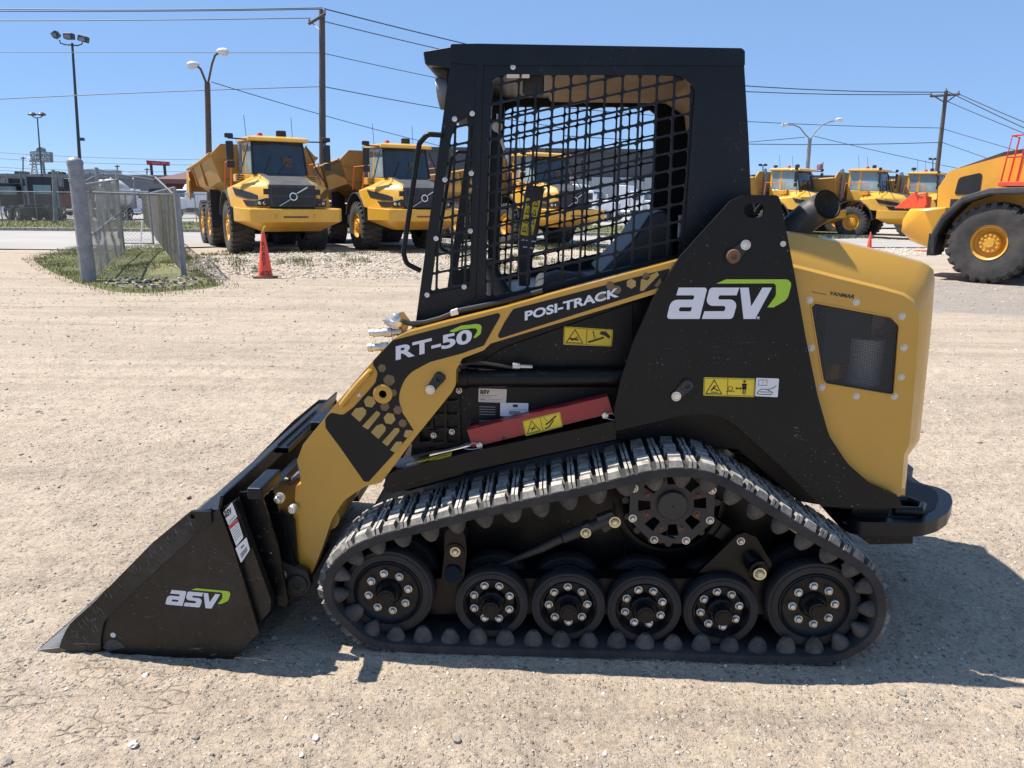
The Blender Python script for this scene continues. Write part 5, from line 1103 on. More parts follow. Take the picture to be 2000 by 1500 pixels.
# a chain-link panel: woven wires in the plane of three corners, with its frame
def chain(mb, a, b, h0, h1, pitch, r_, za=0.05, zb=0.05, wob=0):
    a = Vector(a); b = Vector(b); L_ = (b - a).length; d = (b - a) / L_; up = Vector((0, 0, 1)); nrm = d.cross(up)
    hmax = max(h0, h1); n_ = int((L_ + hmax) / pitch) + 1
    def P(s, z):
        t = s / L_; zz = (za + (zb - za) * t) + z * ((h0 + (h1 - h0) * t) / hmax); return a + d * s + up * zz + nrm * (wob * math.sin(s * 2.1) * math.sin(z * 2.2 + s))
    for i in range(n_):
        for sg in (1, -1):
            s0 = i * pitch - (hmax if sg > 0 else 0); pts = []
            for k in range(7):
                z = hmax * k / 6; s = s0 + z if sg > 0 else s0 - z + 0
                pts.append((s, z))
            # clip to 0..L_
            seg_ = [(s, z) for s, z in pts]
            out = []
            for (p, q) in zip(seg_[:-1], seg_[1:]):
                s1, z1, s2_, z2 = *p, *q
                lo, hi = 0, 1
                ds = s2_ - s1
                if abs(ds) > 1e-9:
                    t0, t1 = (0 - s1) / ds, (L_ - s1) / ds
                    if t0 > t1: t0, t1 = t1, t0
                    lo, hi = max(lo, t0), min(hi, t1)
                if lo < hi:
                    A_ = (s1 + ds * lo, z1 + (z2 - z1) * lo); B_ = (s1 + ds * hi, z1 + (z2 - z1) * hi)
                    if not out: out.append(A_)
                    out.append(B_)
            if len(out) > 1: mb.tube([P(*q) for q in out], r_, 3, caps=False)
def panel(name, label, a, b, h0, h1, pitch=.075, r_=.0022, rails=True, mids=(), posts=True, wob=.0, cat='fence', rr=.024, za=.05, zb=.05, brace=False):
    a = Vector((a[0], a[1], 0)); b = Vector((b[0], b[1], 0)); o = thing(name, label, cat, a); z = Vector((0, 0, 0)); d = b - a
    A0, A1, B0_, B1_ = Vector((0, 0, za)), Vector((0, 0, za + h0)), d + Vector((0, 0, zb)), d + Vector((0, 0, zb + h1))
    mb = MB(); mb.tube([A1, B1_], rr, 10)
    if rails: mb.tube([A0, B0_], rr * .7, 8)
    if brace: mb.tube([A0.lerp(A1, .45), B0_.lerp(B1_, .55)], rr * .8, 8)
    mb.build('rail', 'galvanised', o)
    if posts:
        for p, q in ((A0, A1), (B0_, B1_)): mb = MB(); mb.tube([p - Vector((0, 0, .12)), q], rr * 1.25, 10); mb.build('post', 'galvanised', o)
    for t in mids: mb = MB(); mb.tube([A0.lerp(B0_, t) - Vector((0, 0, .1)), A1.lerp(B1_, t)], rr, 8); mb.build('post', 'galvanised', o)
    mb = MB(); chain(mb, (0, 0, 0), d, h0, h1, pitch, r_, za, zb, wob); mb.build('chain_link', 'chain_wire', o, smooth=0, fix=False)
    return o
pA = gp(186, 548); pA2 = gp(243, 492)
panel('gate_leaf', 'bowed chain-link gate leaf hinged on the thick post, swung back over the grass', pA, pA2, 1.68, 1.95, .085, .0032, wob=.05, mids=(), cat='gate', brace=True)
pB = gp(357, 542); pB2 = gp(282, 437)
panel('chain_link_fence', 'long chain-link run going back from the leaning end post beside the dump trucks', pB, pB2, 1.66, 1.66, .085, .0034, mids=(.12, .3, .6), wob=.02, rr=.018)
EP, et, eb = fence_post((345, 378), (360, 544), .055, 'fence_post', 'slim leaning grey end post at the right of the grass island', cap=False)
xb = Vector(ft) * .27 + Vector(fb) * .73
a_ = wp(166, 376, 14.6); b_ = wp(338, 381, 15.3)
o = thing('cross_rail', 'thin galvanised rail across from the thick post to the end post', 'rail', (a_[0], a_[1], a_[2])); mb = MB(); mb.tube([(0, 0, 0), tuple(b_ - a_)], .024, 10); mb.build('rail', 'galvanised', o)
mb = MB(); a2 = gp(300, 545); b2_ = wp(262, 395, 22); mb.tube([tuple(wp(337, 378, 15.3) - a_), tuple(wp(303, 346, 15.6) - a_)], .018, 8); mb.build('brace', 'galvanised', o)
panel('chain_link_fence', 'sagging wide-mesh chain-link seen between the gate leaf and the long run', gp(240, 478), gp(300, 478), 1.7, 1.65, .12, .004, mids=(), cat='fence')
# white marker stick on the island
b = gp(274, 482); t_ = wp(278, 434, b[1]); mb = MB(); mb.tube([(0, 0, 0), tuple(t_ - b)], .025, 8); o = mb.build('marker_stick', 'white_plastic', loc=tuple(b)); tag(o, 'thin white stick leaning on the grass behind the fence', 'stick')
# fence across the road in front of the black tractors
a = gp(-40, 437); b = gp(250, 437)
fo = panel('roadside_fence', 'low chain-link fence across the road before the black tractors', a, b, 1.75, 1.75, .12, .006, mids=(.15, .38, .52, .7, .88), rr=.03)
b2_ = gp(480, 434); panel('roadside_fence', 'low chain-link fence across the road behind the left dump truck', gp(340, 436), b2_, 1.75, 1.75, .14, .006, mids=(.3, .6), rr=.03)
# tall posts with barbed wire beyond the gate
for i, (tx, ty, bx, by, lab) in enumerate(((188, 327, 194, 470, 'leaning tall fence post behind the gate leaf, nearer the thick post'), (228, 331, 233, 468, 'tall fence post with barbed wire behind the gate leaf, right one'), (104, 332, 108, 440, 'pale slim pole beside the black tractor cab'))):
    b = gp(bx, by); t_ = wp(tx, ty, b[1]); mb = MB(); mb.tube([(0, 0, -.1), tuple(t_ - b)], .06 if i < 2 else .09, 10); o = mb.build('fence_post', 'galvanised', loc=tuple(b)); tag(o, lab, 'post')
Yb = gp(194, 470)[1]
o = thing('barbed_wire', 'three sagging strands of barbed wire strung over the gate area', 'barbed wire', tuple(wp(155, 331, Yb)))
for k, (y0, y1, y2) in enumerate(((330, 329, 344), (337, 336, 351), (357, 342, 356))):
    mb = MB(); p0 = wp(155, 331, Yb); mb.tube([tuple(wp(x, y, Yb) - p0) for x, y in ((155, y0 + 1), (188, y1), (208, y1 + 4), (228, y1 + 3), (300, y2))], .012, 5); mb.build('strand', 'galvanised', o)

# ================================================================== DUMP TRUCKS
def wheel_set(parent, c, r_, wd, name='wheel', rim='rim_yellow', rr=.50, side=-1, lugs=26, tm='tyre', deep=.0):
    # outer face looks along local y * side
    o = thing(name, '', 'x', c); del o['label']; del o['category']; o.parent = parent; s = side
    mb = MB(); pr = [(r_ * rr, 0), (r_ * .60, -.02), (r_ * .74, -.035), (r_ * .88, -.02), (r_ * .945, .03), (r_ * .955, wd * .5), (r_ * .945, wd - .03), (r_ * .88, wd), (r_ * rr, wd * .95)]
    mb.lathe([(a, -s * (b + 0)) for a, b in pr], (0, 0, 0), 'y', 44)
    for k in range(lugs):
        for h in (0, 1):
            a = 2 * math.pi * (k + .5 * h) / lugs; da = 2 * math.pi / lugs * .30
            y0, y1 = (-.025, wd * .46) if h == 0 else (wd * .54, wd + .02)
            rg = []
            for yy_, ro, sh in ((y0, r_ * .90, 0), (y0 + .03, r_, 0), ((y0 + y1) / 2, r_ * 1.0, .05), (y1, r_ * .985, .10) ) if h == 0 else ((y0, r_ * .985, .10), ((y0 + y1) / 2, r_, .05), (y1 - .03, r_, 0), (y1, r_ * .90, 0)):
                q = []
                for t, rad in ((-da, r_ * .86), (-da * .85, ro), (da * .85, ro), (da, r_ * .86)): q.append((rad * math.cos(a + t + sh), -s * yy_, rad * math.sin(a + t + sh)))
                rg.append(q)
            mb.ring(rg, True, True)
    t_ = mb.build('tyre', tm, o, smooth=30)
    mb = MB(); R0 = r_ * rr
    mb.lathe([(R0 * 1.04, -s * -.01), (R0 * 1.06, -s * .01), (R0 * .98, -s * .03), (R0 * .90, -s * .05), (R0 * .86, -s * (.10 + deep)), (R0 * .62, -s * (.13 + deep)), (R0 * .60, -s * (.05 + deep)), (R0 * .56, -s * (.02 + deep)), (R0 * .28, -s * (.0 + deep)), (R0 * .26, -s * (-.03 + deep)), (0, -s * (-.03 + deep))], (0, 0, 0), 'y', 36)
    for k in range(12):
        a = 2 * math.pi * k / 12; mb.cyl((R0 * .47 * math.cos(a), -s * (.01 + deep), R0 * .47 * math.sin(a)), (R0 * .47 * math.cos(a), -s * (-.015 + deep), R0 * .47 * math.sin(a)), .028, 6)
    mb.build('rim', rim, o, smooth=35)
    return o
def grid_quad(a, b, c, d, n=2): return [a, b, c, d]
def make_truck():
    t = thing('dump_truck', 'yellow articulated dump truck', 'dump truck', (0, 0, 0)); B = lambda mb, nm, m, par=t, **k: mb.build(nm, m, par, **k)
    Wd = 1.45
    for x in (0.0, -3.9, -5.6):
        for s in (-1, 1): wheel_set(t, (x, s * Wd, .80), .80, .66, side=s)
    # frame and articulation
    mb = MB(); mb.bb((-6.2, -.5, .95), (2.0, .5, 1.5)); mb.bb((-2.2, -.35, .8), (-1.0, .35, 1.7)); mb.cyl((0, -1.0, .8), (0, 1.0, .8), .22, 12); mb.cyl((-3.9, -1, .8), (-3.9, 1, .8), .2, 12); mb.cyl((-5.6, -1, .8), (-5.6, 1, .8), .2, 12)
    mb.bb((-2.0, -1.15, .8), (-1.1, -.6, 1.8)); mb.bb((-2.0, .6, .8), (-1.1, 1.15, 1.8)); B(mb, 'chassis', 'trim_grey', bevel=.03)
    # front bumper: sloped, chamfered
    mb = MB(); mb.hull([(2.75, y, z) for y in (-1.25, 1.25) for z in (1.02, 1.38)] + [(1.2, y, z) for y in (-1.45, 1.45) for z in (1.02, 1.42)] + [(2.45, y, 1.40) for y in (-1.42, 1.42)] + [(2.25, y, .74) for y in (-.8, .8)] + [(1.6, y, .74) for y in (-.8, .8)] + [(2.5, y, 1.04) for y in (-1.40, 1.40)])
    bu = B(mb, 'bumper', 'truck_yellow', bevel=.02)
    mb = MB()
    for y in (-.55, .55): mb.hull([(2.70, y + a, 1.18 + b) for a in (-.04, .04) for b in (-.05, .05)] + [(2.78, y + a, 1.18 + b) for a in (-.03, .03) for b in (-.04, .04)])
    B(mb, 'tow_eye', 'rim_yellow', bu)
    mb = MB(); mb.box((2.757, 0, 1.16), (.012, .7, .05)); B(mb, 'bumper_slot', 'rust', bu)
    # hood, faceted
    mb = MB(); mb.hull([(2.46, y, 1.42) for y in (-.66, .66)] + [(2.38, y, 1.98) for y in (-.64, .64)] + [(2.15, y, 2.16) for y in (-.62, .62)] + [(1.0, y, 2.42) for y in (-.70, .70)] + [(.9, y, 1.42) for y in (-.70, .70)])
    hd = B(mb, 'hood', 'truck_yellow', bevel=.04, seg=3)
    mb = MB(); mb.hull([(2.44, y, 2.02) for y in (-.60, .60)] + [(2.18, y, 2.17) for y in (-.58, .58)] + [(1.0, y, 2.44) for y in (-.66, .66)] + [(1.0, y, 2.35) for y in (-.66, .66)] + [(2.44, y, 1.92) for y in (-.60, .60)]); B(mb, 'hood_panel', 'hood_grey', hd, bevel=.02)
    # grille with slots and the ring-and-bar emblem
    mb = MB(); mb.hull([(2.56, y, 1.43) for y in (-.66, .66)] + [(2.40, y, 1.43) for y in (-.66, .66)] + [(2.48, y, 2.06) for y in (-.66, .66)] + [(2.36, y, 2.06) for y in (-.66, .66)]); gr_ = B(mb, 'grille', 'trim_grey', bevel=.02)
    mb = MB()
    for z, x in ((1.86, 2.506), (1.60, 2.540)):
        mb.hull([(x - .02, y, z + d) for y in (-.58, .58) for d in (-.10, .10)] + [(x + .012, y, z + d) for y in (-.56, .56) for d in (-.095, .095)])
    for z, x in ((1.86, 2.46), (1.60, 2.50)):
        for s in (-1, 1): mb.bb((x - .06, s * .66, z - .08), (x + .03, s * .80, z + .08))
    B(mb, 'grille_slot', 'black_plastic', gr_)
    mb = MB(); n_ = Vector((1, 0, .14)).normalized(); c = Vector((2.545, 0, 1.73))
    ring_ = [c + Vector((-.14 * .10 * math.sin(q), .10 * math.cos(q), .10 * math.sin(q))) + n_ * .012 for q in [2 * math.pi * k / 20 for k in range(20)]]
    mb.tube(ring_, .018, 6, closed=True); mb.tube([Vector((2.60, -.42, 1.46)), c + Vector((.02, -.10, -.09))], .018, 6); mb.tube([c + Vector((.01, .10, .09)), Vector((2.535, .42, 2.0))], .018, 6); B(mb, 'emblem', 'chrome', gr_)
    for s in (-1, 1):
        mb = MB(); mb.hull([(2.45, s * .70, 1.45), (2.42, s * .70, 1.70), (2.31, s * .98, 1.45), (2.30, s * .98, 1.62), (2.20, s * .70, 1.45), (2.20, s * .70, 1.70), (2.1, s * .98, 1.45), (2.1, s * .98, 1.62)]); q = B(mb, 'headlight', 'black_plastic', bevel=.015)
        mb = MB()
        for yy_ in (.78, .91): mb.lathe([(0, .0), (.045, .0), (.05, -.02)], (2.455 - (yy_ - .7) * .50 + .012, s * yy_, 1.54), 'x', 12)
        B(mb, 'lamp_lens', 'lens', q)
        # fender flare over the front wheel (yellow) and its rubber lip
        mb = MB(); rg = []
        for k in range(11):
            a = R(5 + 158 * k / 10); r_ = 1.02; rg.append([(r_ * math.cos(a), s * .85, .85 + r_ * math.sin(a)), (r_ * math.cos(a), s * 1.50, .85 + r_ * math.sin(a)), ((r_ + .05) * math.cos(a), s * 1.50, .85 + (r_ + .05) * math.sin(a)), ((r_ + .05) * math.cos(a), s * .85, .85 + (r_ + .05) * math.sin(a))])
        mb.ring(rg, True, True); B(mb, 'wheel_arch', 'trim_grey', smooth=60)
        # cheek panel beside the hood with its dark window
        ck_p = [(2.44, .62, 1.40), (2.36, .62, 2.00), (2.28, .86, 1.40), (2.20, .84, 1.78), (1.15, 1.46, 1.40), (1.02, 1.40, 2.02), (.30, 1.44, 1.96), (.9, 1.46, 1.42), (.30, 1.0, 2.15), (1.0, .66, 2.38), (2.1, .60, 2.14), (.9, .8, 1.42), (.3, .9, 1.9)]
        mb = MB(); mb.hull([(x, s * y, z) for x, y, z in ck_p]); ck = B(mb, 'hood_cheek', 'truck_yellow', bevel=.03)
        def fac(u, v): # point on the slanted facet: u from front to rear, v up
            a_ = np.array([2.28, .86, 1.40]) * (1 - u) + np.array([1.15, 1.46, 1.40]) * u; b_ = np.array([2.20, .84, 1.78]) * (1 - u) + np.array([1.02, 1.40, 2.02]) * u; p = a_ * (1 - v) + b_ * v; return (p[0] + .012, s * (p[1] + .018), p[2])
        mb = MB()
        for P_ in ([(.10, .60), (.10, .90), (.30, .95), (.98, .95), (.88, .62), (.45, .54)], [(.12, .10), (.12, .46), (.62, .44), (.50, .12), (.35, .06)]): mb.prism([fac(*p) for p in P_], (-.02, -s * .05, 0))
        B(mb, 'side_vent', 'black_plastic', ck, bevel=.006)
    # cab
    cx0, cx1 = -.55, 1.02
    mb = MB(); mb.hull([(x, y, z) for x, y, z in ((cx0, .80, 1.9), (cx1, .80, 1.9), (cx0, .80, 2.42), (cx1 + .08, .80, 2.36), (cx0, -.80, 1.9), (cx1, -.80, 1.9), (cx0, -.80, 2.42), (cx1 + .08, -.80, 2.36))]); cb = B(mb, 'cab', 'truck_yellow', bevel=.03)
    mb = MB(); mb.hull([(x, y, z) for y in (-.90, .90) for x, z in ((cx0 - .08, 3.36), (1.12, 3.32), (1.05, 3.44), (cx0, 3.46))] + [(.7, y, 3.50) for y in (-.6, .6)] + [(-.3, y, 3.50) for y in (-.6, .6)]); rf = B(mb, 'roof', 'truck_yellow', bevel=.03)
    for s in (-1, 1):
        for x0, x1 in ((cx0 + .05, cx0 + .05), (.02, .02)):
            mb = MB(); mb.prism([(x0 - .05, s * .80, 2.4), (x0 + .06, s * .80, 2.4), (x1 + .06, s * .76, 3.38), (x1 - .05, s * .76, 3.38)], (0, -s * .06, 0)); B(mb, 'pillar', 'truck_yellow', bevel=.01)
        mb = MB(); mb.tube([(1.09, s * .80, 2.38), (.86, s * .74, 3.34)], .035, 8); B(mb, 'windscreen_pillar', 'black_plastic')
        mb = MB(); mb.prism([(cx0 + .10, s * .785, 2.42), (-.03, s * .785, 2.42), (-.03, s * .75, 3.34), (cx0 + .10, s * .75, 3.34)], (0, -s * .012, 0)); B(mb, 'side_window', 'glass_pale')
        mb = MB(); mb.prism([(.07, s * .79, 2.40), (1.06, s * .79, 2.38), (.84, s * .745, 3.32), (.07, s * .75, 3.34)], (0, -s * .012, 0)); B(mb, 'side_window', 'glass_pale')
        mb = MB(); mb.tube([(.95, s * .88, 3.36), (1.15, s * 1.45, 3.36)], .022, 6); mb.tube([(.9, s * .85, 3.25), (1.1, s * 1.12, 2.5), (1.2, s * 1.28, 2.2)], .02, 6); mm_ = B(mb, 'mirror_arm', 'black_plastic')
        mb = MB(); mb.box((1.15, s * 1.42, 3.43), (.10, .24, .13)); mb.box((1.16, s * 1.42, 3.02), (.09, .21, .52)); mb.box((1.16, s * 1.42, 2.63), (.09, .22, .20)); B(mb, 'mirror', 'black_plastic', mm_, bevel=.03)
        mb = MB(); mb.tube([(.55, s * 1.35, 2.1), (.55, s * 1.30, 2.75), (-.5, s * 1.30, 2.75), (-.55, s * 1.35, 2.0)], .022, 6); mb.tube([(.45, s * 1.34, 1.5), (.45, s * 1.34, 2.1)], .02, 6); B(mb, 'handrail', 'orange_rail')
        mb = MB(); mb.bb((.2, s * .95, 2.16), (.62, s * 1.22, 2.38)); ib = B(mb, 'intake_box', 'truck_yellow', bevel=.02); mb = MB()
        for k in range(3): mb.box((.63, s * 1.085, 2.21 + .06 * k), (.01, .2, .025))
        B(mb, 'louvre', 'black_plastic', ib)
    mb = MB(); mb.hull([(1.10, y, 2.36) for y in (-.76, .76)] + [(.87, y, 3.33) for y in (-.72, .72)] + [(1.08, y, 2.36) for y in (-.76, .76)] + [(.85, y, 3.33) for y in (-.72, .72)] + [(1.17, 0, 2.36), (.94, 0, 3.33)]); ws = B(mb, 'windscreen', 'glass')
    mb = MB(); mb.tube([(1.17, -.1, 2.37), (1.05, .35, 2.95)], .012, 5); mb.tube([(1.15, -.5, 2.37), (1.06, -.25, 2.9)], .012, 5); B(mb, 'wiper', 'black_plastic', ws)
    mb = MB(); mb.prism([(1.095, y, z) for y, z in ((.08, 2.58), (.36, 2.58), (.34, 2.86), (.08, 2.9))], (.004, 0, 0)); B(mb, 'rear_window_view', 'pole_brown', ws).location.x = -.0
    mb = MB(); mb.bb((cx0 + .0, -.76, 2.42), (cx0 + .02, .76, 3.34)); B(mb, 'rear_window', 'glass_pale')
    mb = MB(); mb.hull([(.2 + a, -.2 + b, z) for a, b, z in ((0, 0, 2.4), (.5, 0, 2.4), (0, .5, 2.4), (.5, .5, 2.4), (-.1, .05, 3.0), (-.1, .45, 3.0), (.05, .05, 3.0), (.05, .45, 3.0))]); B(mb, 'seat', 'black_plastic')
    mb = MB(); mb.lathe([(.09, 0), (.085, .06), (.06, .11), (0, .13)], (.2, -.35, 3.50), 'z', 12); B(mb, 'beacon', 'ink_red', rf)
    mb = MB(); mb.box((.35, .25, 3.60), (.14, .30, .20)); B(mb, 'roof_lamp', 'black_plastic', rf, bevel=.04)
    for y in (-.7, .7): mb = MB(); mb.tube([(-.1, y, 3.45), (-.2, y * 1.02, 4.15)], .008, 4); B(mb, 'antenna', 'black_plastic', rf)
    # exhaust stack behind the cab
    mb = MB(); mb.tube([(-.85, -.75, 1.9), (-.85, -.75, 3.2), (-.95, -.75, 3.45)], .10, 14); B(mb, 'exhaust_stack', 'galvanised')
    # tipping body: open box with flared sides, ribs, and a raised headboard
    def ring_at(x, zb, zt, wb, wt, k=0): return [(x, -wt, zt), (x, -wb, zb + .45), (x, -wb * .55, zb), (x, wb * .55, zb), (x, wb, zb + .45), (x, wt, zt)]
    mb = MB(); out_ = [ring_at(-1.0, 1.75, 3.0, 1.40, 1.66), ring_at(-3.2, 1.55, 2.86, 1.45, 1.66), ring_at(-5.4, 1.65, 2.76, 1.48, 1.66), ring_at(-6.9, 2.15, 2.72, 1.45, 1.64)]
    inn_ = [[(p[0], p[1] * .955, p[2] + (.06 if i in (1, 2, 3, 4) else .0)) for i, p in enumerate(r_)] for r_ in out_]
    for r_ in inn_: 
        pass
    n0 = 6
    for A_, flip in ((out_, 0), (inn_, 1)): mb.ring(A_, False, False)
    for A_, B_ in ((out_[0], inn_[0]), (out_[-1], inn_[-1])):
        for i in range(5): mb.poly([A_[i], A_[i + 1], B_[i + 1], B_[i]])
    for i in range(3):
        for e_ in (0, 5): mb.poly([out_[i][e_], out_[i + 1][e_], inn_[i + 1][e_], inn_[i][e_]])
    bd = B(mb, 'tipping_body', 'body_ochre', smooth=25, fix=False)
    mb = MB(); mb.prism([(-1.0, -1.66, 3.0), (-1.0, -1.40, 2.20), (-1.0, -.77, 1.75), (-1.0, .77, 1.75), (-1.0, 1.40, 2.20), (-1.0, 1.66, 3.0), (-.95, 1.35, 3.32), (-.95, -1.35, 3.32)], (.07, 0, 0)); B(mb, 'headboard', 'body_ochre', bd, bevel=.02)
    mb = MB()
    for s in (-1, 1):
        mb.tube([(-1.0, s * 1.67, 3.0), (-3.2, s * 1.67, 2.86), (-5.4, s * 1.67, 2.76), (-6.9, s * 1.66, 2.72)], .06, 6)
        for x in (-3.3, -5.4): mb.hull([(x - .05, s * 1.62, 2.78), (x + .05, s * 1.62, 2.78), (x - .05, s * 1.48, 2.05), (x + .05, s * 1.48, 2.05), (x - .05, s * 1.70, 2.76), (x + .05, s * 1.70, 2.76), (x - .05, s * 1.55, 2.1), (x + .05, s * 1.55, 2.1)])
    mb.box((-.92, 0, 2.80), (.06, 3.0, .06)); mb.box((-.92, 0, 2.30), (.06, 2.7, .06)); B(mb, 'body_rib', 'body_ochre', bd, bevel=.01)
    mb = MB()
    for s in (-1, 1): mb.hull([(-6.3, s * 1.66, 2.3), (-6.9, s * 1.66, 2.6), (-7.3, s * 1.66, 2.0), (-6.5, s * 1.66, 1.6), (-6.3, s * 1.71, 2.3), (-6.9, s * 1.71, 2.6), (-7.3, s * 1.71, 2.0), (-6.5, s * 1.71, 1.6)])
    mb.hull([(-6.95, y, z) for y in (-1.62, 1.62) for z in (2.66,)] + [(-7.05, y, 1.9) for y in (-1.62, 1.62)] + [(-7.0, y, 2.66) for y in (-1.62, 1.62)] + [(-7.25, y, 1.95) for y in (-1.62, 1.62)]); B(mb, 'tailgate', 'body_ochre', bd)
    for s in (-1, 1):
        mb = MB(); mb.box((-2.6, s * 1.28, 1.35), (.06, .5, 1.2)); B(mb, 'mud_flap', 'black_plastic')
    return t
TR = make_truck()
def set_truck(o, px_, py_, head, label, wheelpx=True, sc=.92):
    # px_,py_: photo pixel where the right front tyre meets the ground
    q = gp(px_, py_); a = R(head); h = np.array([math.sin(a), -math.cos(a)]); left = np.array([-h[1], h[0]]); c = q[:2] + left * 1.12 * sc
    o.location = (c[0], c[1], float(gz(np.array([c[0]]), np.array([c[1]]))[0]) - .0); o.rotation_euler = (0, 0, math.atan2(h[1], h[0])); o.scale = (sc, sc, sc); o['label'] = label; o['group'] = 'yellow dump trucks parked in rows'
set_truck(TR, 470, 494, 29, 'leftmost yellow dump truck facing the camera, its bumper above the red cone')
for args in ((716, 487, 29, 'yellow dump truck second from the left, half hidden by the cab grab bar'), (1000, 478, 33, 'yellow dump truck seen whole through the cab window guard'),
             (1508, 463, 44, 'yellow dump truck just right of the cab, behind the exhaust pipe'), (1662, 465, 49, 'yellow dump truck whose big front wheel shows, middle of the right row'), (1776, 462, 47, 'yellow dump truck mostly hidden behind the red toolbox of the wheel loader')):
    o = copy_tree(TR); set_truck(o, *args)
# ================================================================== WHEEL LOADER at the right edge
q = gp(1919, 553); a = R(-45); WLd = thing('wheel_loader', 'large orange-yellow wheel loader cut off by the right edge, its rear end toward the left', 'wheel loader', (q[0], q[1], 0), a)
# local: x toward its front (right), -y toward the camera, z up; rear wheel axle at x = 0, outer tyre face at y = 0
B = lambda mb, nm, m, par=WLd, **k: mb.build(nm, m, par, **k)
wheel_set(WLd, (0, 0, .80), .80, .62, side=-1, rr=.42, lugs=24, deep=.05); wheel_set(WLd, (0, 2.5, .80), .80, .62, side=1, rr=.42, lugs=24)
wheel_set(WLd, (3.3, 0, .80), .80, .62, side=-1, rr=.42, lugs=24, deep=.05); wheel_set(WLd, (3.3, 2.5, .80), .80, .62, side=1, rr=.42, lugs=24)
mb = MB(); mb.bb((-1.0, .7, .7), (1.6, 1.8, 1.3)); mb.cyl((0, .3, .86), (0, 2.3, .86), .25, 14); mb.bb((1.6, 1.0, .7), (3.9, 1.5, 1.4)); mb.cyl((3.3, .3, .86), (3.3, 2.3, .86), .25, 14); B(mb, 'chassis', 'trim_grey', bevel=.03)
mb = MB(); mb.hull([(-1.90, y, z) for y in (.62, 1.88) for z in (.95, 1.20)] + [(-1.78, y, 1.45) for y in (.62, 1.88)] + [(-1.70, y, .75) for y in (.75, 1.75)] + [(-1.35, y, z) for y in (.25, 2.25) for z in (1.45,)] + [(-1.25, y, .62) for y in (.55, 1.95)] + [(-.95, y, z) for y in (.35, 2.15) for z in (.62, 1.50)]); B(mb, 'counterweight', 'loader_yellow', bevel=.04, seg=3)
hp_ = [(-1.22, 1.42), (-1.26, 1.90), (-1.08, 2.24), (-.15, 2.50), (1.3, 2.72), (1.7, 2.72), (1.7, 1.3), (-.9, 1.3)]
mb = MB(); mb.prism([(x, .62, z) for x, z in rnd([(p[0], p[1], .12) for p in hp_], 4)], (0, 1.26, 0)); hd = B(mb, 'engine_hood', 'loader_yellow', bevel=.06, seg=3)
mb = MB(); mb.hull([(x, y, z) for y in (.74, 1.76) for x, z in ((-.95, 2.30), (-.15, 2.52), (1.3, 2.74), (1.3, 2.8), (-.15, 2.60), (-.85, 2.34))]); B(mb, 'hood_top', 'trim_grey', hd, bevel=.02)
mb = MB(); mb.prism([(x, .61, z) for x, z in rnd([(-.92, 1.75, .04), (-.88, 2.10, .10), (-.45, 2.20, .06), (-.45, 1.75, .04)], 4)], (0, .02, 0)); B(mb, 'side_window', 'black_plastic', hd)
mb = MB(); mb.prism([(x, .61, z) for x, z in [(-.98, 1.3), (-.98, 1.66), (-.60, 1.66), (-.60, 1.3)]], (0, .02, 0)); B(mb, 'side_grille', 'trim_grey', hd)
mb = MB(); mb.bb((-1.29, .72, 1.5), (-1.24, 1.78, 2.0)); 
B(mb, 'rear_grille', 'black_plastic', hd)
mb = MB(); rg = []
pth = [(-1.02, .66), (-1.05, 1.0), (-.90, 1.34), (-.58, 1.70), (-.1, 1.87), (.6, 1.89), (1.05, 1.75), (1.3, 1.5)]
for i, (x, z) in enumerate(pth): rg.append([(x, .58, z), (x, -.10, z), (x * 1.0, -.12, z - .10), (x * .93, -.10, z - .14), (x * .93, .58, z - .10)])
mb.ring(rg, True, True); B(mb, 'fender', 'trim_grey', bevel=.015)
mb = MB(); mb.prism([(x, .60, z) for x, z in ((-.85, 1.2), (-.80, 1.5), (-.5, 1.78), (0, 1.92), (1.1, 1.85), (1.3, 1.2))], (0, .04, 0)); B(mb, 'fender_liner', 'rim_yellow')
mb = MB(); mb.prism([(-1.10, -.08, .50), (-.96, -.08, .50), (-.93, -.08, .92), (-1.10, -.08, .96)], (0, .55, 0)); B(mb, 'mud_flap', 'black_plastic', bevel=.01)
mb = MB(); mb.bb((.02, -.05, 1.90), (2.4, .62, 1.99)); B(mb, 'walkway', 'red_orange', bevel=.01)
mb = MB()
for pts in ([(.05, 0, 1.97), (.13, 0, 2.85), (2.3, 0, 2.95), (2.35, 0, 2.0)], [(.09, 0, 2.45), (2.3, 0, 2.52)], [(.13, .0, 2.85), (.13, .55, 2.85), (.05, .55, 2.0)], [(.32, 0, 1.97), (.38, 0, 2.84)]): mb.tube(pts, .016, 8)
B(mb, 'handrail', 'rail_red')
mb = MB(); mb.hull([(1.9, .6, 2.1), (3.4, .6, 2.1), (1.9, 1.95, 2.1), (3.4, 1.95, 2.1), (2.0, .65, 3.6), (3.3, .65, 3.6), (2.0, 1.9, 3.6), (3.3, 1.9, 3.6)]); cb = B(mb, 'cab', 'loader_yellow', bevel=.05)
mb = MB(); mb.bb((2.05, .585, 2.4), (3.25, .66, 3.4)); B(mb, 'cab_window', 'glass', cb)
mb = MB(); mb.bb((.92, -.12, 2.45), (1.2, .02, 2.95)); B(mb, 'air_intake', 'black_plastic', bevel=.04)
mb = MB(); mb.bb((3.9, .4, 1.0), (5.2, 2.1, 1.7)); B(mb, 'lift_frame', 'loader_yellow', bevel=.05)
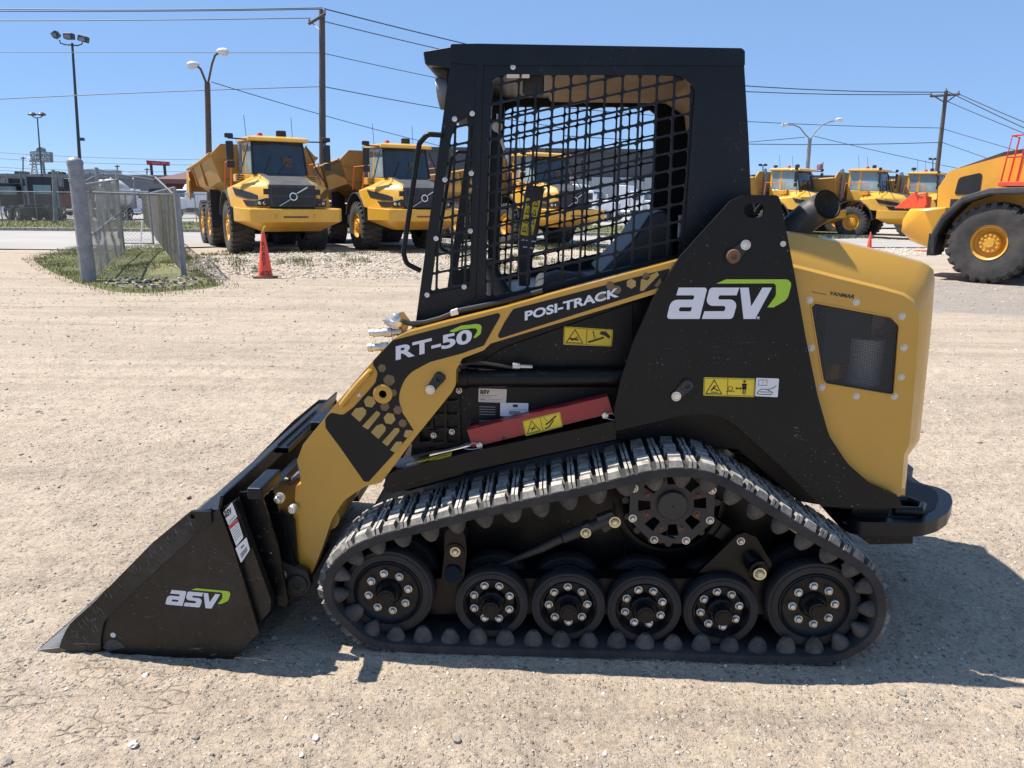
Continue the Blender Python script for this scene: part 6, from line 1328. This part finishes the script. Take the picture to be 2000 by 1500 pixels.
# red toolbox / hitch cover seen over the counterweight
tb = wp(1822, 400, 17.8); o = thing('red_attachment', 'red-orange steel winch frame with a wedge guard, resting on the wheel loader counterweight', 'winch', (0, 0, 0))
o.matrix_world = Matrix.Translation((q[0], q[1], 0)) @ Matrix.Rotation(a, 4, 'Z') @ Matrix.Translation((-1.62, .9, 0)); dz = 1.475
mb = MB(); mb.hull([(-.55, y, dz - .02) for y in (-.1, .1)] + [(-.15, y, dz + .34) for y in (-.1, .1)] + [(0, y, dz - .02) for y in (-.1, .1)]); mb.build('wedge', 'red_orange', o, bevel=.01)
mb = MB(); mb.bb((-.02, -.2, dz), (.12, .2, dz + .24)); mb.tube([(-.05, -.2, dz + .28), (.10, -.2, dz + .30), (.14, -.2, dz + .05)], .03, 8); mb.build('frame', 'red_orange', o, bevel=.01)

# ================================================================== CONES
def cone(px_, py_, h, name, label, words=()):
    q = gp(px_, py_); z0 = float(gz(np.array([q[0]]), np.array([q[1]]))[0]); o = thing(name, label, 'cone', (q[0], q[1], z0), R(2), 'red traffic cones'); k = h / .9
    mb = MB(); mb.lathe([(.14 * k, .03 * k), (.032 * k, .88 * k), (.028 * k, .90 * k), (.0, .90 * k)], (0, 0, 0), 'z', 28); c_ = mb.build('cone_body', 'cone_red', o, smooth=50)
    mb = MB(); mb.prism([(x, y, 0) for x, y in rnd([(-.20 * k, -.20 * k, .04), (.20 * k, -.20 * k, .04), (.20 * k, .20 * k, .04), (-.20 * k, .20 * k, .04)])], (0, 0, .03 * k)); mb.build('base', 'tyre_black' if words else 'cone_red', o, bevel=.005)
    if words:
        mb = MB(); mb.tube([(0, 0, .9 * k), (.02, 0, .96 * k), (.05, 0, 1.0 * k)], .012, 5); mb.build('ribbon', 'green_decal', o)
        rad = lambda z: (.14 - (.14 - .032) * (z - .03) / .85) + .003
        mb = MB()
        for i, ch in enumerate('READY'):
            vs, fs = text_mesh(ch, .02); zt = .70 - i * .095; w_ = .065
            mb.add([(lambda t, z: ((rad(z) * math.sin(t)), -(rad(z) * math.cos(t)), z))((u - .5) * w_ / rad(zt) + .12, zt - .075 + .075 * v) for u, v in vs], fs)
        mb.build('ready_lettering', 'ink', o, smooth=0, fix=False); mb = MB()
        vs, fs = text_mesh('ARTIC', .02); mb.add([(lambda t, z: ((rad(z) * math.sin(t)), -(rad(z) * math.cos(t)), z))((u - .5) * 1.75 + .30, .06 + .085 * v) for u, v in vs], fs)
        mb.build('artic_lettering', 'ink', o, smooth=0, fix=False)
cone(519, 543, .90, 'traffic_cone', 'tall red cone reading READY ARTIC in front of the leftmost dump truck', ('READY',))
cone(1697, 487, .60, 'traffic_cone', 'small distant red cone just above the gold hood, left of the wheel loader')
mb = MB(); q = gp(1812, 491); mb.box((q[0], q[1], .02), (.75, .4, .03)); tag(mb.build('steel_plate', 'red_orange'), 'flat red-orange plate on the ground under the loader counterweight', 'plate')

# ================================================================== POLES, LAMPS, WIRES
def pole_on(x0, y0, x1, y1, D, r0_, r1_, m, o=None, name='pole'):
    """pole from its foot (ground under pixel x1) to pixel (x0, y0) at world depth D"""
    t_ = wp(x0, y0, D); b = wp(x1, y1, D); s = (0 - b[2]) / (t_[2] - b[2]); b = b + (t_ - b) * s
    return t_, b
def light_pole(name, label, x0, y0, x1, y1, D, r0_, r1_, m, cat='street lamp', group=None):
    t_, b = pole_on(x0, y0, x1, y1, D, r0_, r1_, m); o = thing(name, label, cat, tuple(b), 0, group); mb = MB(); mb.tube([(0, 0, 0), tuple(t_ - b)], [r0_, r1_], 12); mb.build('pole', m, o)
    return o, b
def rel(b, x, y, D): return tuple(wp(x, y, D) - b)
# three-headed floodlight mast
D = 46; o, b = light_pole('floodlight_mast', 'tall dark mast with three floodlights leaning at the left', 141, 84, 160, 378, D, .11, .06, 'pole_dark')
mb = MB(); mb.tube([rel(b, 116, 78, D), rel(b, 118, 84, D), rel(b, 126, 87, D), rel(b, 152, 89, D), rel(b, 160, 86, D), rel(b, 161, 82, D)], .035, 6); mb.build('crossarm', 'pole_dark', o)
for (x, y, wdd, rz) in ((109, 68, .34, -.6), (135, 71, .5, 0), (163, 76, .5, .25)):
    mb = MB(); c = rel(b, x, y, D); mb.box(c, (wdd, .4, .32), Matrix.Rotation(rz, 3, 'Y')); h = mb.build('floodlight', 'pole_dark', o, bevel=.05); mb = MB(); mb.box((c[0], c[1] - .2, c[2] - .05), (wdd * .7, .03, .2)); mb.build('lens', 'galvanised', h)
o, b = light_pole('floodlight_mast', 'small far mast with two round floodlights above the chicken sign', 73, 231, 83, 360, 85, .10, .06, 'pole_dark')
mb = MB(); mb.tube([rel(b, 63, 226, 85), rel(b, 67, 230, 85), rel(b, 78, 230, 85), rel(b, 84, 226, 85)], .05, 6); mb.build('crossarm', 'pole_dark', o)
for x in (63, 81):
    mb = MB(); c = rel(b, x, 223, 85); mb.lathe([(0, .22), (.25, .16), (.42, 0), (.38, -.12), (0, -.18)], c, 'z', 14); mb.build('floodlight', 'pole_dark', o)
mb = MB(); c0 = wp(160, 272, 70); mb.box(tuple(c0), (.35, .3, .25)); mb.tube([tuple(c0), (c0[0] - .4, c0[1], c0[2]), (c0[0] - .4, c0[1], 0)], .03, 6); tag(mb.build('small_lamp', 'pole_dark'), 'tiny lamp on a thin stalk just right of the tall mast', 'lamp')
def twin(name, label, D, top, foot, arms, m='pole_brown', r_=.12):
    o, b = light_pole(name, label, *top, *foot, D, r_ * 1.2, r_, m)
    for pts, head in arms:
        mb = MB(); mb.tube([rel(b, *p, D) for p in pts], .05, 8); mb.build('arm', 'pole_brown' if m != 'galvanised' else 'galvanised', o)
        c = Vector(rel(b, *head, D)); s = 1 if head[0] > top[0] else -1; mb = MB(); mb.tube([c + Vector((s * x, 0, z)) for x, z in ((-.22, 0), (-.12, .02), (.1, .0), (.24, -.03), (.30, -.05))], [.05, .12, .17, .14, .04], 12); mb.build('lamp_head', 'lamp_white', o)
twin('street_lamp', 'brown street lamp with two curved arms behind the leftmost dump truck', 36, (405, 162), (408, 300), (([(404, 165), (398, 150), (392, 135), (386, 130)], (379, 127)), ([(406, 165), (409, 150), (414, 125), (420, 108), (427, 103)], (433, 101))))
twin('street_lamp', 'grey double-arm street lamp right of the cab over the dump trucks', 62, (1582, 270), (1577, 332), (([(1581, 271), (1572, 262), (1562, 249), (1550, 244), (1540, 244)], (1534, 244)), ([(1583, 271), (1592, 258), (1606, 244), (1620, 238), (1630, 236)], (1638, 234))), 'galvanised', .14)
def util(name, label, D, top, foot, m='pole_wood'):
    o, b = light_pole(name, label, *top, *foot, D, .20, .15, m, 'utility pole'); return o, b
DA = 42; ua, uab = util('utility_pole', 'wooden utility pole rising between the two left dump trucks', DA, (629, 20), (630, 310))
mb = MB(); a_, b_ = rel(uab, 604, 46, DA + 1.2), rel(uab, 634, 28, DA - .6); mb.tube([a_, b_], .09, 4); mb.build('crossarm', 'pole_wood', ua)
mb = MB(); mb.tube([rel(uab, 611, 46, DA + .8), rel(uab, 628, 62, DA)], .04, 5); mb.build('brace', 'galvanised', ua)
for p in ((604, 40, DA + 1.2), (630, 22, DA), (634, 22, DA - .6)): mb = MB(); mb.lathe([(.05, -.12), (.07, 0), (.04, .08), (0, .1)], rel(uab, *p), 'z', 8); mb.build('insulator', 'galvanised', ua)
DB = 68; ub, ubb = util('utility_pole', 'wooden utility pole with a crossarm near the right edge', DB, (1848, 178), (1830, 336))
mb = MB(); mb.tube([rel(ubb, 1817, 188, DB), rel(ubb, 1874, 184, DB)], .10, 4); mb.tube([rel(ubb, 1826, 189, DB), rel(ubb, 1845, 200, DB)], .05, 4); mb.tube([rel(ubb, 1866, 187, DB), rel(ubb, 1848, 200, DB)], .05, 4); mb.build('crossarm', 'pole_wood', ub)
for p in ((1818, 184), (1848, 175), (1872, 180)): mb = MB(); mb.lathe([(.07, -.15), (.10, 0), (.06, .12), (0, .15)], rel(ubb, *p, DB), 'z', 8); mb.build('insulator', 'galvanised', ub)
def wire(pts, r_, label):
    P_ = [wp(*p) for p in pts]; P_ = resample(P_, 3 * len(P_)) if len(P_) > 2 else P_
    P_ = [np.array(p) for p in P_]; o0 = P_[0]; mb = MB(); mb.tube([tuple(p - o0) for p in P_], r_, 4); o = mb.build('power_line', 'wire', loc=tuple(o0)); tag(o, label, 'wire', 'overhead power lines')
def cat(a, b, sag, n=9):
    out = []
    for i in range(n):
        t = i / (n - 1); out.append((a[0] + (b[0] - a[0]) * t, a[1] + (b[1] - a[1]) * t + sag * 4 * t * (1 - t), a[2] + (b[2] - a[2]) * t))
    return out
wire(cat((-30, 17, 44), (630, 15, DA), 3), .030, 'topmost thick power line across the upper left sky')
wire(cat((-30, 22, 44), (630, 18, DA), 2), .018, 'thin power line just under the topmost one at the upper left')
wire(cat((-30, 40, 45), (606, 35, DA + 1), 1.5), .026, 'second power line from the left edge to the crossarm end')
wire(cat((-30, 102, 44), (629, 103, DA), 0), .016, 'thin wire at mid height from the left edge to the left pole')
wire(cat((-30, 195, 44), (629, 169, DA), -2), .022, 'lowest heavy wire sloping up from the left edge to the left pole')
wire(cat((633, 17, DA), (1100, 130, 56), 2), .030, 'top line descending from the left pole toward the cab roof')
wire(cat((634, 42, DA), (1100, 150, 56), 2), .024, 'second line descending from the left pole to the cab roof')
wire(cat((632, 104, DA), (1100, 200, 56), 3), .018, 'third thin line descending from the left pole behind the cab')
wire(cat((632, 169, DA), (1100, 250, 56), 3), .022, 'fourth line descending from the left pole behind the cab')
wire(cat((413, 160, 36), (860, 285, 52), 4), .018, 'service wire running from the street lamp down to the right')
wire(cat((1100, 130, 56), (1848, 180, DB), 14), .035, 'upper line reaching the right pole from the left')
wire(cat((1100, 150, 56), (1818, 184, DB), 12), .032, 'line just below the upper one reaching the right pole crossarm')
wire(cat((1100, 210, 56), (1842, 250, DB), 8), .024, 'thin line meeting the right pole below its crossarm')
wire(cat((1100, 265, 56), (1838, 278, DB), 10), .028, 'lower line meeting the right pole half way up')
wire(cat((1100, 300, 60), (1572, 268, 62), 3), .022, 'faint wire rising to the grey double street lamp')
wire(cat((1590, 266, 62), (1990, 352, 75), 3), .022, 'faint wire falling away right of the grey double street lamp')
wire(cat((1850, 178, DB), (2080, 285, 60), 2), .032, 'upper line leaving the right pole to the frame edge')
wire(cat((1874, 184, DB), (2080, 270, 60), 2), .032, 'highest line leaving the right pole crossarm end')
wire(cat((1850, 198, DB), (2080, 292, 60), 1), .026, 'middle line leaving the right pole to the frame edge')
wire(cat((1843, 252, DB), (2080, 320, 60), 1), .022, 'thin lower line leaving the right pole')
wire(cat((1840, 278, DB), (2080, 360, 60), 1), .022, 'lowest line leaving the right pole')
for i, (x, y, D) in enumerate(((1490, 322, 110), (1515, 325, 100), (1822, 310, 120), (1785, 330, 90))):
    o, b = light_pole('floodlight_mast', ['tiny twin floodlight over the dump truck right of the cab', 'tiny single lamp right of the twin floodlight', 'tiny twin floodlight left of the right pole', 'tiny lamp over the third dump truck of the right row'][i], x, y, x, 345, D, .08, .06, 'pole_dark')
    for s in ((-1, 1) if i % 2 == 0 else (0,)): mb = MB(); mb.box(rel(b, x + s * 5, y, D), (.45, .3, .28)); mb.build('floodlight', 'pole_dark', o, bevel=.04)
    if i % 2 == 0: mb = MB(); mb.tube([rel(b, x - 6, y + 2, D), rel(b, x + 6, y + 2, D)], .04, 5); mb.build('crossarm', 'pole_dark', o)
# flag on a thin staff
D = 80; b = wp(1607, 345, D); o = thing('flag', 'small faded flag on a thin staff over the right dump trucks', 'flag', tuple(b)); mb = MB(); mb.tube([(0, 0, -3), rel(b, 1608, 316, D)], .04, 6); mb.build('staff', 'galvanised', o)
mb = MB()
rows_ = []
for i in range(7):
    t = i / 6; x = 1608 - 12 * t; y0 = 319 + 3 * t; y1 = 329 + 5 * t; rows_.append([tuple(np.array(rel(b, x, y0, D)) + np.array([0, .12 * math.sin(t * 7), 0])), tuple(np.array(rel(b, x, y1, D)) + np.array([0, .12 * math.sin(t * 7 + 1), 0]))])
mb.ring(rows_, False, False); mb.build('cloth', 'flag_cloth', o)
# lattice tower and far poles at the left horizon
D = 420; b = wp(67, 380, D); o = thing('lattice_tower', 'hazy steel lattice tower beneath the chicken sign', 'pylon', tuple(b)); mb = MB()
P1 = [np.array(rel(b, x, y, D)) for x, y in ((60, 350), (64, 318), (66, 306), (68, 306), (70, 318), (75, 350))]
mb.tube(P1[:3], .35, 4); mb.tube(P1[3:], .35, 4)
for k in range(6):
    t = k / 6; l0 = P1[0] * (1 - t) + P1[1] * t; l1 = P1[5] * (1 - t) + P1[4] * t; t2 = (k + 1) / 6; m0 = P1[0] * (1 - t2) + P1[1] * t2; m1 = P1[5] * (1 - t2) + P1[4] * t2; mb.tube([l0, m1], .2, 3); mb.tube([l1, m0], .2, 3)
for y in (309, 315, 321): mb.tube([rel(b, 54, y, D), rel(b, 80, y, D)], .3, 4)
mb.build('lattice', 'galvanised', o)
for (x, y, D, lab) in ((45, 306, 200, 'thin far pole with a small crossarm left of the chicken sign'), (229, 322, 180, 'thin far pole with a crossarm right of the second tall fence post'), (287, 328, 190, 'thin far pole left of the red billboard')):
    o, b = light_pole('utility_pole', lab, x, y, x, 350, D, .18, .14, 'pole_wood', 'utility pole'); mb = MB(); mb.tube([rel(b, x - 5, y + 3, D), rel(b, x + 5, y + 3, D)], .12, 4); mb.build('crossarm', 'pole_wood', o)
for i, (y0, y1) in enumerate(((296, 312), (308, 322), (325, 335), (331, 342))): wire(cat((-30, y0, 250), (420, y1, 250), 4), .07, ['faint highest far wire over the truck lot', 'faint second far wire over the truck lot', 'faint third far wire over the truck lot', 'faint lowest far wire over the truck lot'][i])

# ================================================================== SIGNS
D = 105; b = wp(79, 345, D); o = thing('restaurant_sign', 'grey pole sign reading CHICKEN SEAFOOD with a round top', 'sign', (b[0], b[1], 0)); rb = lambda x, y: tuple(wp(x, y, D) - np.array([b[0], b[1], 0]))
sg = [(58, 296, 1), (70, 295), (71, 290, 4), (78, 286, 6), (85, 290, 4), (86, 296), (99, 297, 1), (100, 317, 1), (60, 317, 1)]
mb = MB(); mb.prism([rb(*p) for p in rnd(sg)], (0, .5, 0)); pn = mb.build('panel', 'sign_grey', o, bevel=.03)
mb = MB(); mb.prism([tuple(np.array(rb(*p)) + np.array([0, -.05, 0])) for p in ((60.5, 298), (97.5, 298.5), (98, 315.5), (62, 315.5))], (0, .04, 0)); mb.build('face', 'sign_face', pn)
for txt, y0, y1, x0, x1 in (('CHICKEN', 307, 299.5, 61.5, 97), ('SEAFOOD', 315, 308, 62.5, 97.5)):
    vs, fs = text_mesh(txt, .015); qd = [np.array(rb(x0, y0)), np.array(rb(x1, y0)), np.array(rb(x1, y1)), np.array(rb(x0, y1))]; mb = MB(); mb.add([tuple(bary(qd, u, v) + np.array([0, -.08, 0])) for u, v in vs], fs); mb.build('lettering', 'sign_text', pn, smooth=0, fix=False)
mb = MB(); mb.tube([rb(84, 317)[:2] + (0,), rb(84, 317)], .16, 8); mb.build('post', 'sign_grey', o)
D = 120; b = wp(307, 345, D); o = thing('billboard', 'small red billboard on two posts above the maroon building', 'billboard', (b[0], b[1], 0)); rb = lambda x, y: tuple(wp(x, y, D) - np.array([b[0], b[1], 0]))
mb = MB(); mb.prism([rb(*p) for p in ((285, 313), (329, 316), (329, 324), (287, 322))], (0, .5, 0)); pn = mb.build('panel', 'billboard_red', o)
vs, fs = text_mesh('Tire Mart', .02); 
mb = MB()
for x0, x1 in ((298, 303), (304, 308), (309, 313), (316, 320), (321, 325)): mb.prism([tuple(np.array(rb(*p)) + np.array([0, -.06, 0])) for p in ((x0, 320), (x1, 320.5), (x1, 317.5), (x0, 317))], (0, .03, 0))
mb.build('faded_marks', 'flag_cloth', pn)
for x in (295, 321): mb = MB(); mb.tube([rb(x, 322)[:2] + (0,), rb(x, 322)], .22, 6); mb.build('post', 'bay_dark', o)
D = 95; b = wp(41, 340, D); o = thing('box_sign', 'small grey box sign on the roofline at the far left', 'sign', tuple(b)); mb = MB(); mb.prism([rel(b, *p, D) for p in ((28, 334), (52, 336), (54, 344), (28, 343))], (0, .6, 0)); mb.build('panel', 'wall_dark', o); mb = MB(); mb.tube([rel(b, 41, 343, D), rel(b, 41, 343, D)[:2] + (-4,)], .15, 6); mb.build('post', 'wall_dark', o)

# ================================================================== BUILDINGS
def bld(name, label, x0, x1, ytop, D, m, depth=14, roofm=None, cat='building'):
    a, c = wp(x0, ytop, D), wp(x1, ytop, D); h = max(a[2], c[2]); o = thing(name, label, cat, (a[0], D, 0)); W_ = c[0] - a[0]
    mb = MB(); mb.bb((0, 0, -.2), (W_, depth, h)); mb.build('wall', m, o)
    mb = MB(); mb.bb((-.3, -.3, h), (W_ + .3, depth + .3, h + .35)); mb.build('roof', roofm or 'wall_dark', o); return o, W_, h
o, W_, h = bld('warehouse', 'long low grey warehouse behind the black tractors', -60, 372, 349, 92, 'wall_grey', roofm='wall_grey')
mb = MB()
for k in range(8): mb.bb((2 + k * W_ / 8.2, -.05, .2), (2 + k * W_ / 8.2 + 1.8, .1, 2.6))
mb.build('roller_door', 'bay_dark', o)
mb = MB()
for k in range(3): mb.bb((W_ * (.45 + .06 * k), 2, h), (W_ * (.45 + .06 * k) + 1.4, 3.5, h + 1.0))
mb.build('roof_unit', 'wall_light', o)
# maroon building with a pitched roof
D = 74; a = wp(322, 352, D); c = wp(430, 322, D); d_ = wp(470, 345, D); o = thing('maroon_building', 'maroon-roofed building between the mixer truck and the leftmost dump truck', 'building', (a[0], D, 0)); W_ = d_[0] - a[0] + 4; h0 = float(wp(322, 352, D)[2]); h1 = float(c[2]) + .6
mb = MB(); mb.bb((0, 0, -.2), (W_, 12, h0 - .1)); mb.build('wall', 'wall_maroon', o)
mb = MB(); mb.prism([(-.8, -.6, h0 - .1), (W_ + .6, -.6, h0 - .1), (W_ - 3, 5, h1), (W_ * .55, 5, h1)], (0, 0, .2)); mb.prism([(-.8, -.62, h0 - .3), (W_ + .6, -.62, h0 - .3), (W_ + .6, -.62, h0 + .1), (-.8, -.62, h0 + .1)], (0, .2, 0)); mb.build('roof', 'roof_maroon', o)
mb = MB(); mb.bb((1, -.08, .4), (W_ * .6, .02, h0 - .8)); mb.build('window', 'glass', o)
# mixed grey building behind the central trucks, seen through the cab
o, W_, h = bld('truck_workshop', 'dark grey workshop with pale bays seen through the cab and behind the second dump truck', 780, 1430, 300, 86, 'wall_dark', depth=25)
mb = MB(); mb.bb((W_ * .30, -.25, h * .28), (W_ * .82, -.02, h * .56)); mb.build('fascia', 'wall_light', o)
mb = MB()
for k in range(5): mb.bb((W_ * (.42 + k * .08), -.3, 0), (W_ * (.42 + k * .08) + 2.3, -.05, h * .62))
mb.build('bay_column', 'wall_light', o)
mb = MB()
for k in range(4): mb.bb((W_ * (.42 + k * .08) + 2.6, -.12, .1), (W_ * (.42 + k * .08) + 4.2, -.03, h * .26))
mb.build('roller_door', 'bay_dark', o)
o, W_, h = bld('low_building', 'low pale building far behind the right row of dump trucks', 1470, 2100, 352, 130, 'wall_light')

# ================================================================== TREES
def crown_tree(x, ytop, wpx, D, label, name='broadleaf_tree'):
    b = wp(x, ytop, D); H_ = float(b[2]); W2 = wpx / FPX * D / 2; o = thing(name, label, 'tree', (b[0], D, 0)); rg = np.random.default_rng(int(x))
    mb = MB(); mb.tube([(0, 0, 0), (.1, 0, H_ * .45), (0, .1, H_ * .75)], [.3, .2, .08], 8)
    for k in range(5): a = k * 1.3; mb.tube([(0, 0, H_ * .4), (math.cos(a) * W2 * .5, math.sin(a) * W2 * .5, H_ * .7)], [.12, .05], 5)
    mb.build('trunk', 'bark', o)
    K = 2600; c = rg.standard_normal((14, 3)) * np.array([W2 * .42, W2 * .42, H_ * .12]) + np.array([0, 0, H_ * .70]); ci = rg.integers(0, 14, K); P_ = c[ci] + rg.standard_normal((K, 3)) * np.array([W2 * .2, W2 * .2, H_ * .07]); P_[:, 2] = np.minimum(P_[:, 2], H_)
    n1 = rg.standard_normal((K, 3)); n1 /= np.linalg.norm(n1, axis=1)[:, None]; n2 = np.cross(n1, rg.standard_normal((K, 3))); n2 /= np.linalg.norm(n2, axis=1)[:, None]; s = .28
    V_ = np.stack([P_ - n1 * s, P_ + n2 * s * .6, P_ + n1 * s, P_ - n2 * s * .6], 1).reshape(-1, 3); t = np_mesh('crown', V_, np.arange(4 * K).reshape(-1, 4), ['leaf'], False); t.parent = o
crown_tree(112, 338, 44, 112, 'dark green tree crown over the warehouse left of the thick post'); crown_tree(20, 352, 40, 150, 'small dark tree at the far left behind the black tractors')
crown_tree(232, 350, 30, 150, 'low tree crown behind the warehouse roof units')

# ================================================================== ROAD TRACTORS ACROSS THE ROAD
def tractor(name, label, x, y, D, head, body, sc=1.0, sleeper=True, group='road tractors parked across the road'):
    o = thing(name, label, 'truck', (wp(x, y, D)[0], D, .10), 0, group); o.rotation_euler = (0, 0, math.atan2(-math.cos(R(head)), math.sin(R(head)))); o.scale = (sc,) * 3
    Bt = lambda mb, nm, m, par=o, **k: mb.build(nm, m, par, **k)
    mb = MB(); mb.bb((-5.6, -.42, .75), (1.4, .42, 1.0)); mb.bb((-5.6, -1.05, .75), (-5.4, 1.05, .9)); Bt(mb, 'chassis', 'truck_black')
    mb = MB(); mb.hull([(x_, y_, z) for x_, y_, z in ((1.75, .75, .8), (1.75, -.75, .8), (1.7, .7, 1.7), (1.7, -.7, 1.7), (-.1, .95, 2.0), (-.1, -.95, 2.0), (-.1, .95, .9), (-.1, -.95, .9))]); Bt(mb, 'hood', body, bevel=.06)
    mb = MB(); mb.bb((1.74, -.5, .95), (1.79, .5, 1.6)); Bt(mb, 'grille', 'chrome'); mb = MB(); mb.bb((1.6, -1.15, .45), (1.95, 1.15, .8)); Bt(mb, 'bumper', 'chrome', bevel=.04)
    mb = MB(); mb.hull([(x_, y_, z) for y_ in (-1.05, 1.05) for x_, z in ((.0, 1.0), (.0, 2.0), (-.35, 2.75), (-1.4, 2.8), (-1.4, 1.0))]); cb_ = Bt(mb, 'cab', body, bevel=.06)
    mb = MB(); mb.hull([(x_, y_, z) for y_ in (-.92, .92) for x_, z in ((.03, 2.02), (-.30, 2.68), (-.34, 2.68), (-.02, 2.02))]); Bt(mb, 'windscreen', 'glass', cb_)
    for s in (-1, 1):
        mb = MB(); mb.bb((-1.0, s * 1.055, 1.95), (-.35, s * 1.065, 2.55)); Bt(mb, 'side_window', 'glass', cb_)
        mb = MB(); mb.cyl((-1.2, s * 1.0, .75), (-2.9, s * 1.0, .75), .33, 16); Bt(mb, 'fuel_tank', 'chrome')
        mb = MB(); mb.tube([(-2.75 if sleeper else -1.55, s * 1.02, 1.0), (-2.75 if sleeper else -1.55, s * 1.02, 3.6), (-2.85 if sleeper else -1.65, s * 1.02, 3.75)], .07, 10); Bt(mb, 'exhaust_stack', 'galvanised')
        mb = MB(); mb.box((.1, s * 1.28, 2.2), (.12, .18, .5)); mb.tube([(0, s * 1.05, 2.4), (.1, s * 1.3, 2.4)], .02, 5); Bt(mb, 'mirror', body, bevel=.02)
    if sleeper: mb = MB(); mb.hull([(x_, y_, z) for y_ in (-1.1, 1.1) for x_, z in ((-1.38, .95), (-1.38, 2.85), (-1.7, 3.3), (-2.6, 3.35), (-2.65, .95))]); Bt(mb, 'sleeper', body, bevel=.06); mb = MB(); mb.bb((-2.67, -.6, 2.0), (-2.655, .6, 2.7)); Bt(mb, 'rear_window', 'glass_pale')
    else: mb = MB(); mb.bb((-1.42, -.6, 1.95), (-1.405, .6, 2.55)); Bt(mb, 'rear_window', 'glass_pale')
    mb = MB(); mb.bb((-4.3, -.45, 1.02), (-3.5, .45, 1.2)); Bt(mb, 'fifth_wheel', 'truck_black', bevel=.03)
    w0 = wheel_set(o, (.95, -1.2, .5), .5, .3, side=-1, rim='chrome', lugs=1, tm='tyre_black')
    for x_, y_, s in ((.95, 1.2, 1), (-3.3, -1.2, -1), (-3.3, 1.2, 1), (-4.6, -1.2, -1), (-4.6, 1.2, 1)):
        if s == -1: c_ = copy_tree(w0, o); c_.location = (x_, y_, .5)
        else: c_ = copy_tree(w0, o); c_.location = (x_, y_, .5); c_.scale = (1, -1, 1)
    for s in (-1, 1):
        mb = MB(); rg = [[(-3.3 + .62 * math.cos(q), yy_, .5 + .62 * math.sin(q)) for yy_ in (s * .75, s * 1.22)] for q in [R(10 + 160 * k / 8) for k in range(9)]]; mb.ring(rg, False, False); rg = [[(-4.6 + .62 * math.cos(q), yy_, .5 + .62 * math.sin(q)) for yy_ in (s * .75, s * 1.22)] for q in [R(10 + 160 * k / 8) for k in range(9)]]; mb.ring(rg, False, False); Bt(mb, 'mud_guard', 'truck_black')
        mb = MB(); mb.bb((-5.62, s * .6, .25), (-5.58, s * 1.2, 1.0)); Bt(mb, 'mud_flap', 'truck_black')
    return o
tractor('road_tractor', 'black road tractor seen from behind, left of the thick gate post', 96, 430, 52, 206, 'truck_black', .80)
tractor('road_tractor', 'black day-cab road tractor cut by the left edge', 6, 436, 50, 240, 'truck_black', .80, sleeper=False)
tractor('road_tractor', 'tall black tractor behind the one at the left edge', 22, 428, 60, 235, 'truck_black', .82)
tractor('road_tractor', 'dark maroon tractor just left of the thick gate post, farther back', 138, 424, 58, 120, 'truck_maroon', .8)
tractor('road_tractor', 'black tractor behind the gate leaf', 200, 424, 62, 95, 'truck_black', .85)
tractor('road_tractor', 'pale tractor under the dump body of the leftmost dump truck', 352, 428, 58, 330, 'truck_white', .75)
tractor('road_tractor', 'white road tractor seen through the cab window guard, left one', 1172, 430, 62, 60, 'truck_white', .85, group='white tractors seen through the cab')
tractor('road_tractor', 'white road tractor seen through the cab window guard, right one', 1262, 428, 64, 60, 'truck_white', .85, group='white tractors seen through the cab')
tractor('road_tractor', 'black bonneted tractor in the gap left of the thick post', 58, 424, 66, 100, 'truck_black', .8)
# concrete mixer truck
o = tractor('mixer_truck', 'white concrete mixer truck behind the fence, its drum chute turned to the camera', 262, 432, 54, 182, 'truck_white', .72, sleeper=False, group=None)
if 'group' in o: del o['group']
mb = MB(); c0, c1 = Vector((-1.6, 0, 1.9)), Vector((-5.4, 0, 2.9)); d = (c1 - c0)
mb.tube([c0 + d * t for t in (0, .05, .2, .5, .75, .95, 1.0)], [.5, .8, 1.15, 1.25, 1.0, .6, .55], 24); mb.build('drum', 'mixer_drum', o)
mb = MB(); mb.tube([(-5.3, 0, 3.2), (-6.0, 0, 2.6), (-6.3, .2, 1.6)], [.45, .35, .22], 12); mb.bb((-5.6, -.7, 1.0), (-5.2, .7, 2.6)); mb.build('chute', 'mixer_drum', o, bevel=.03)
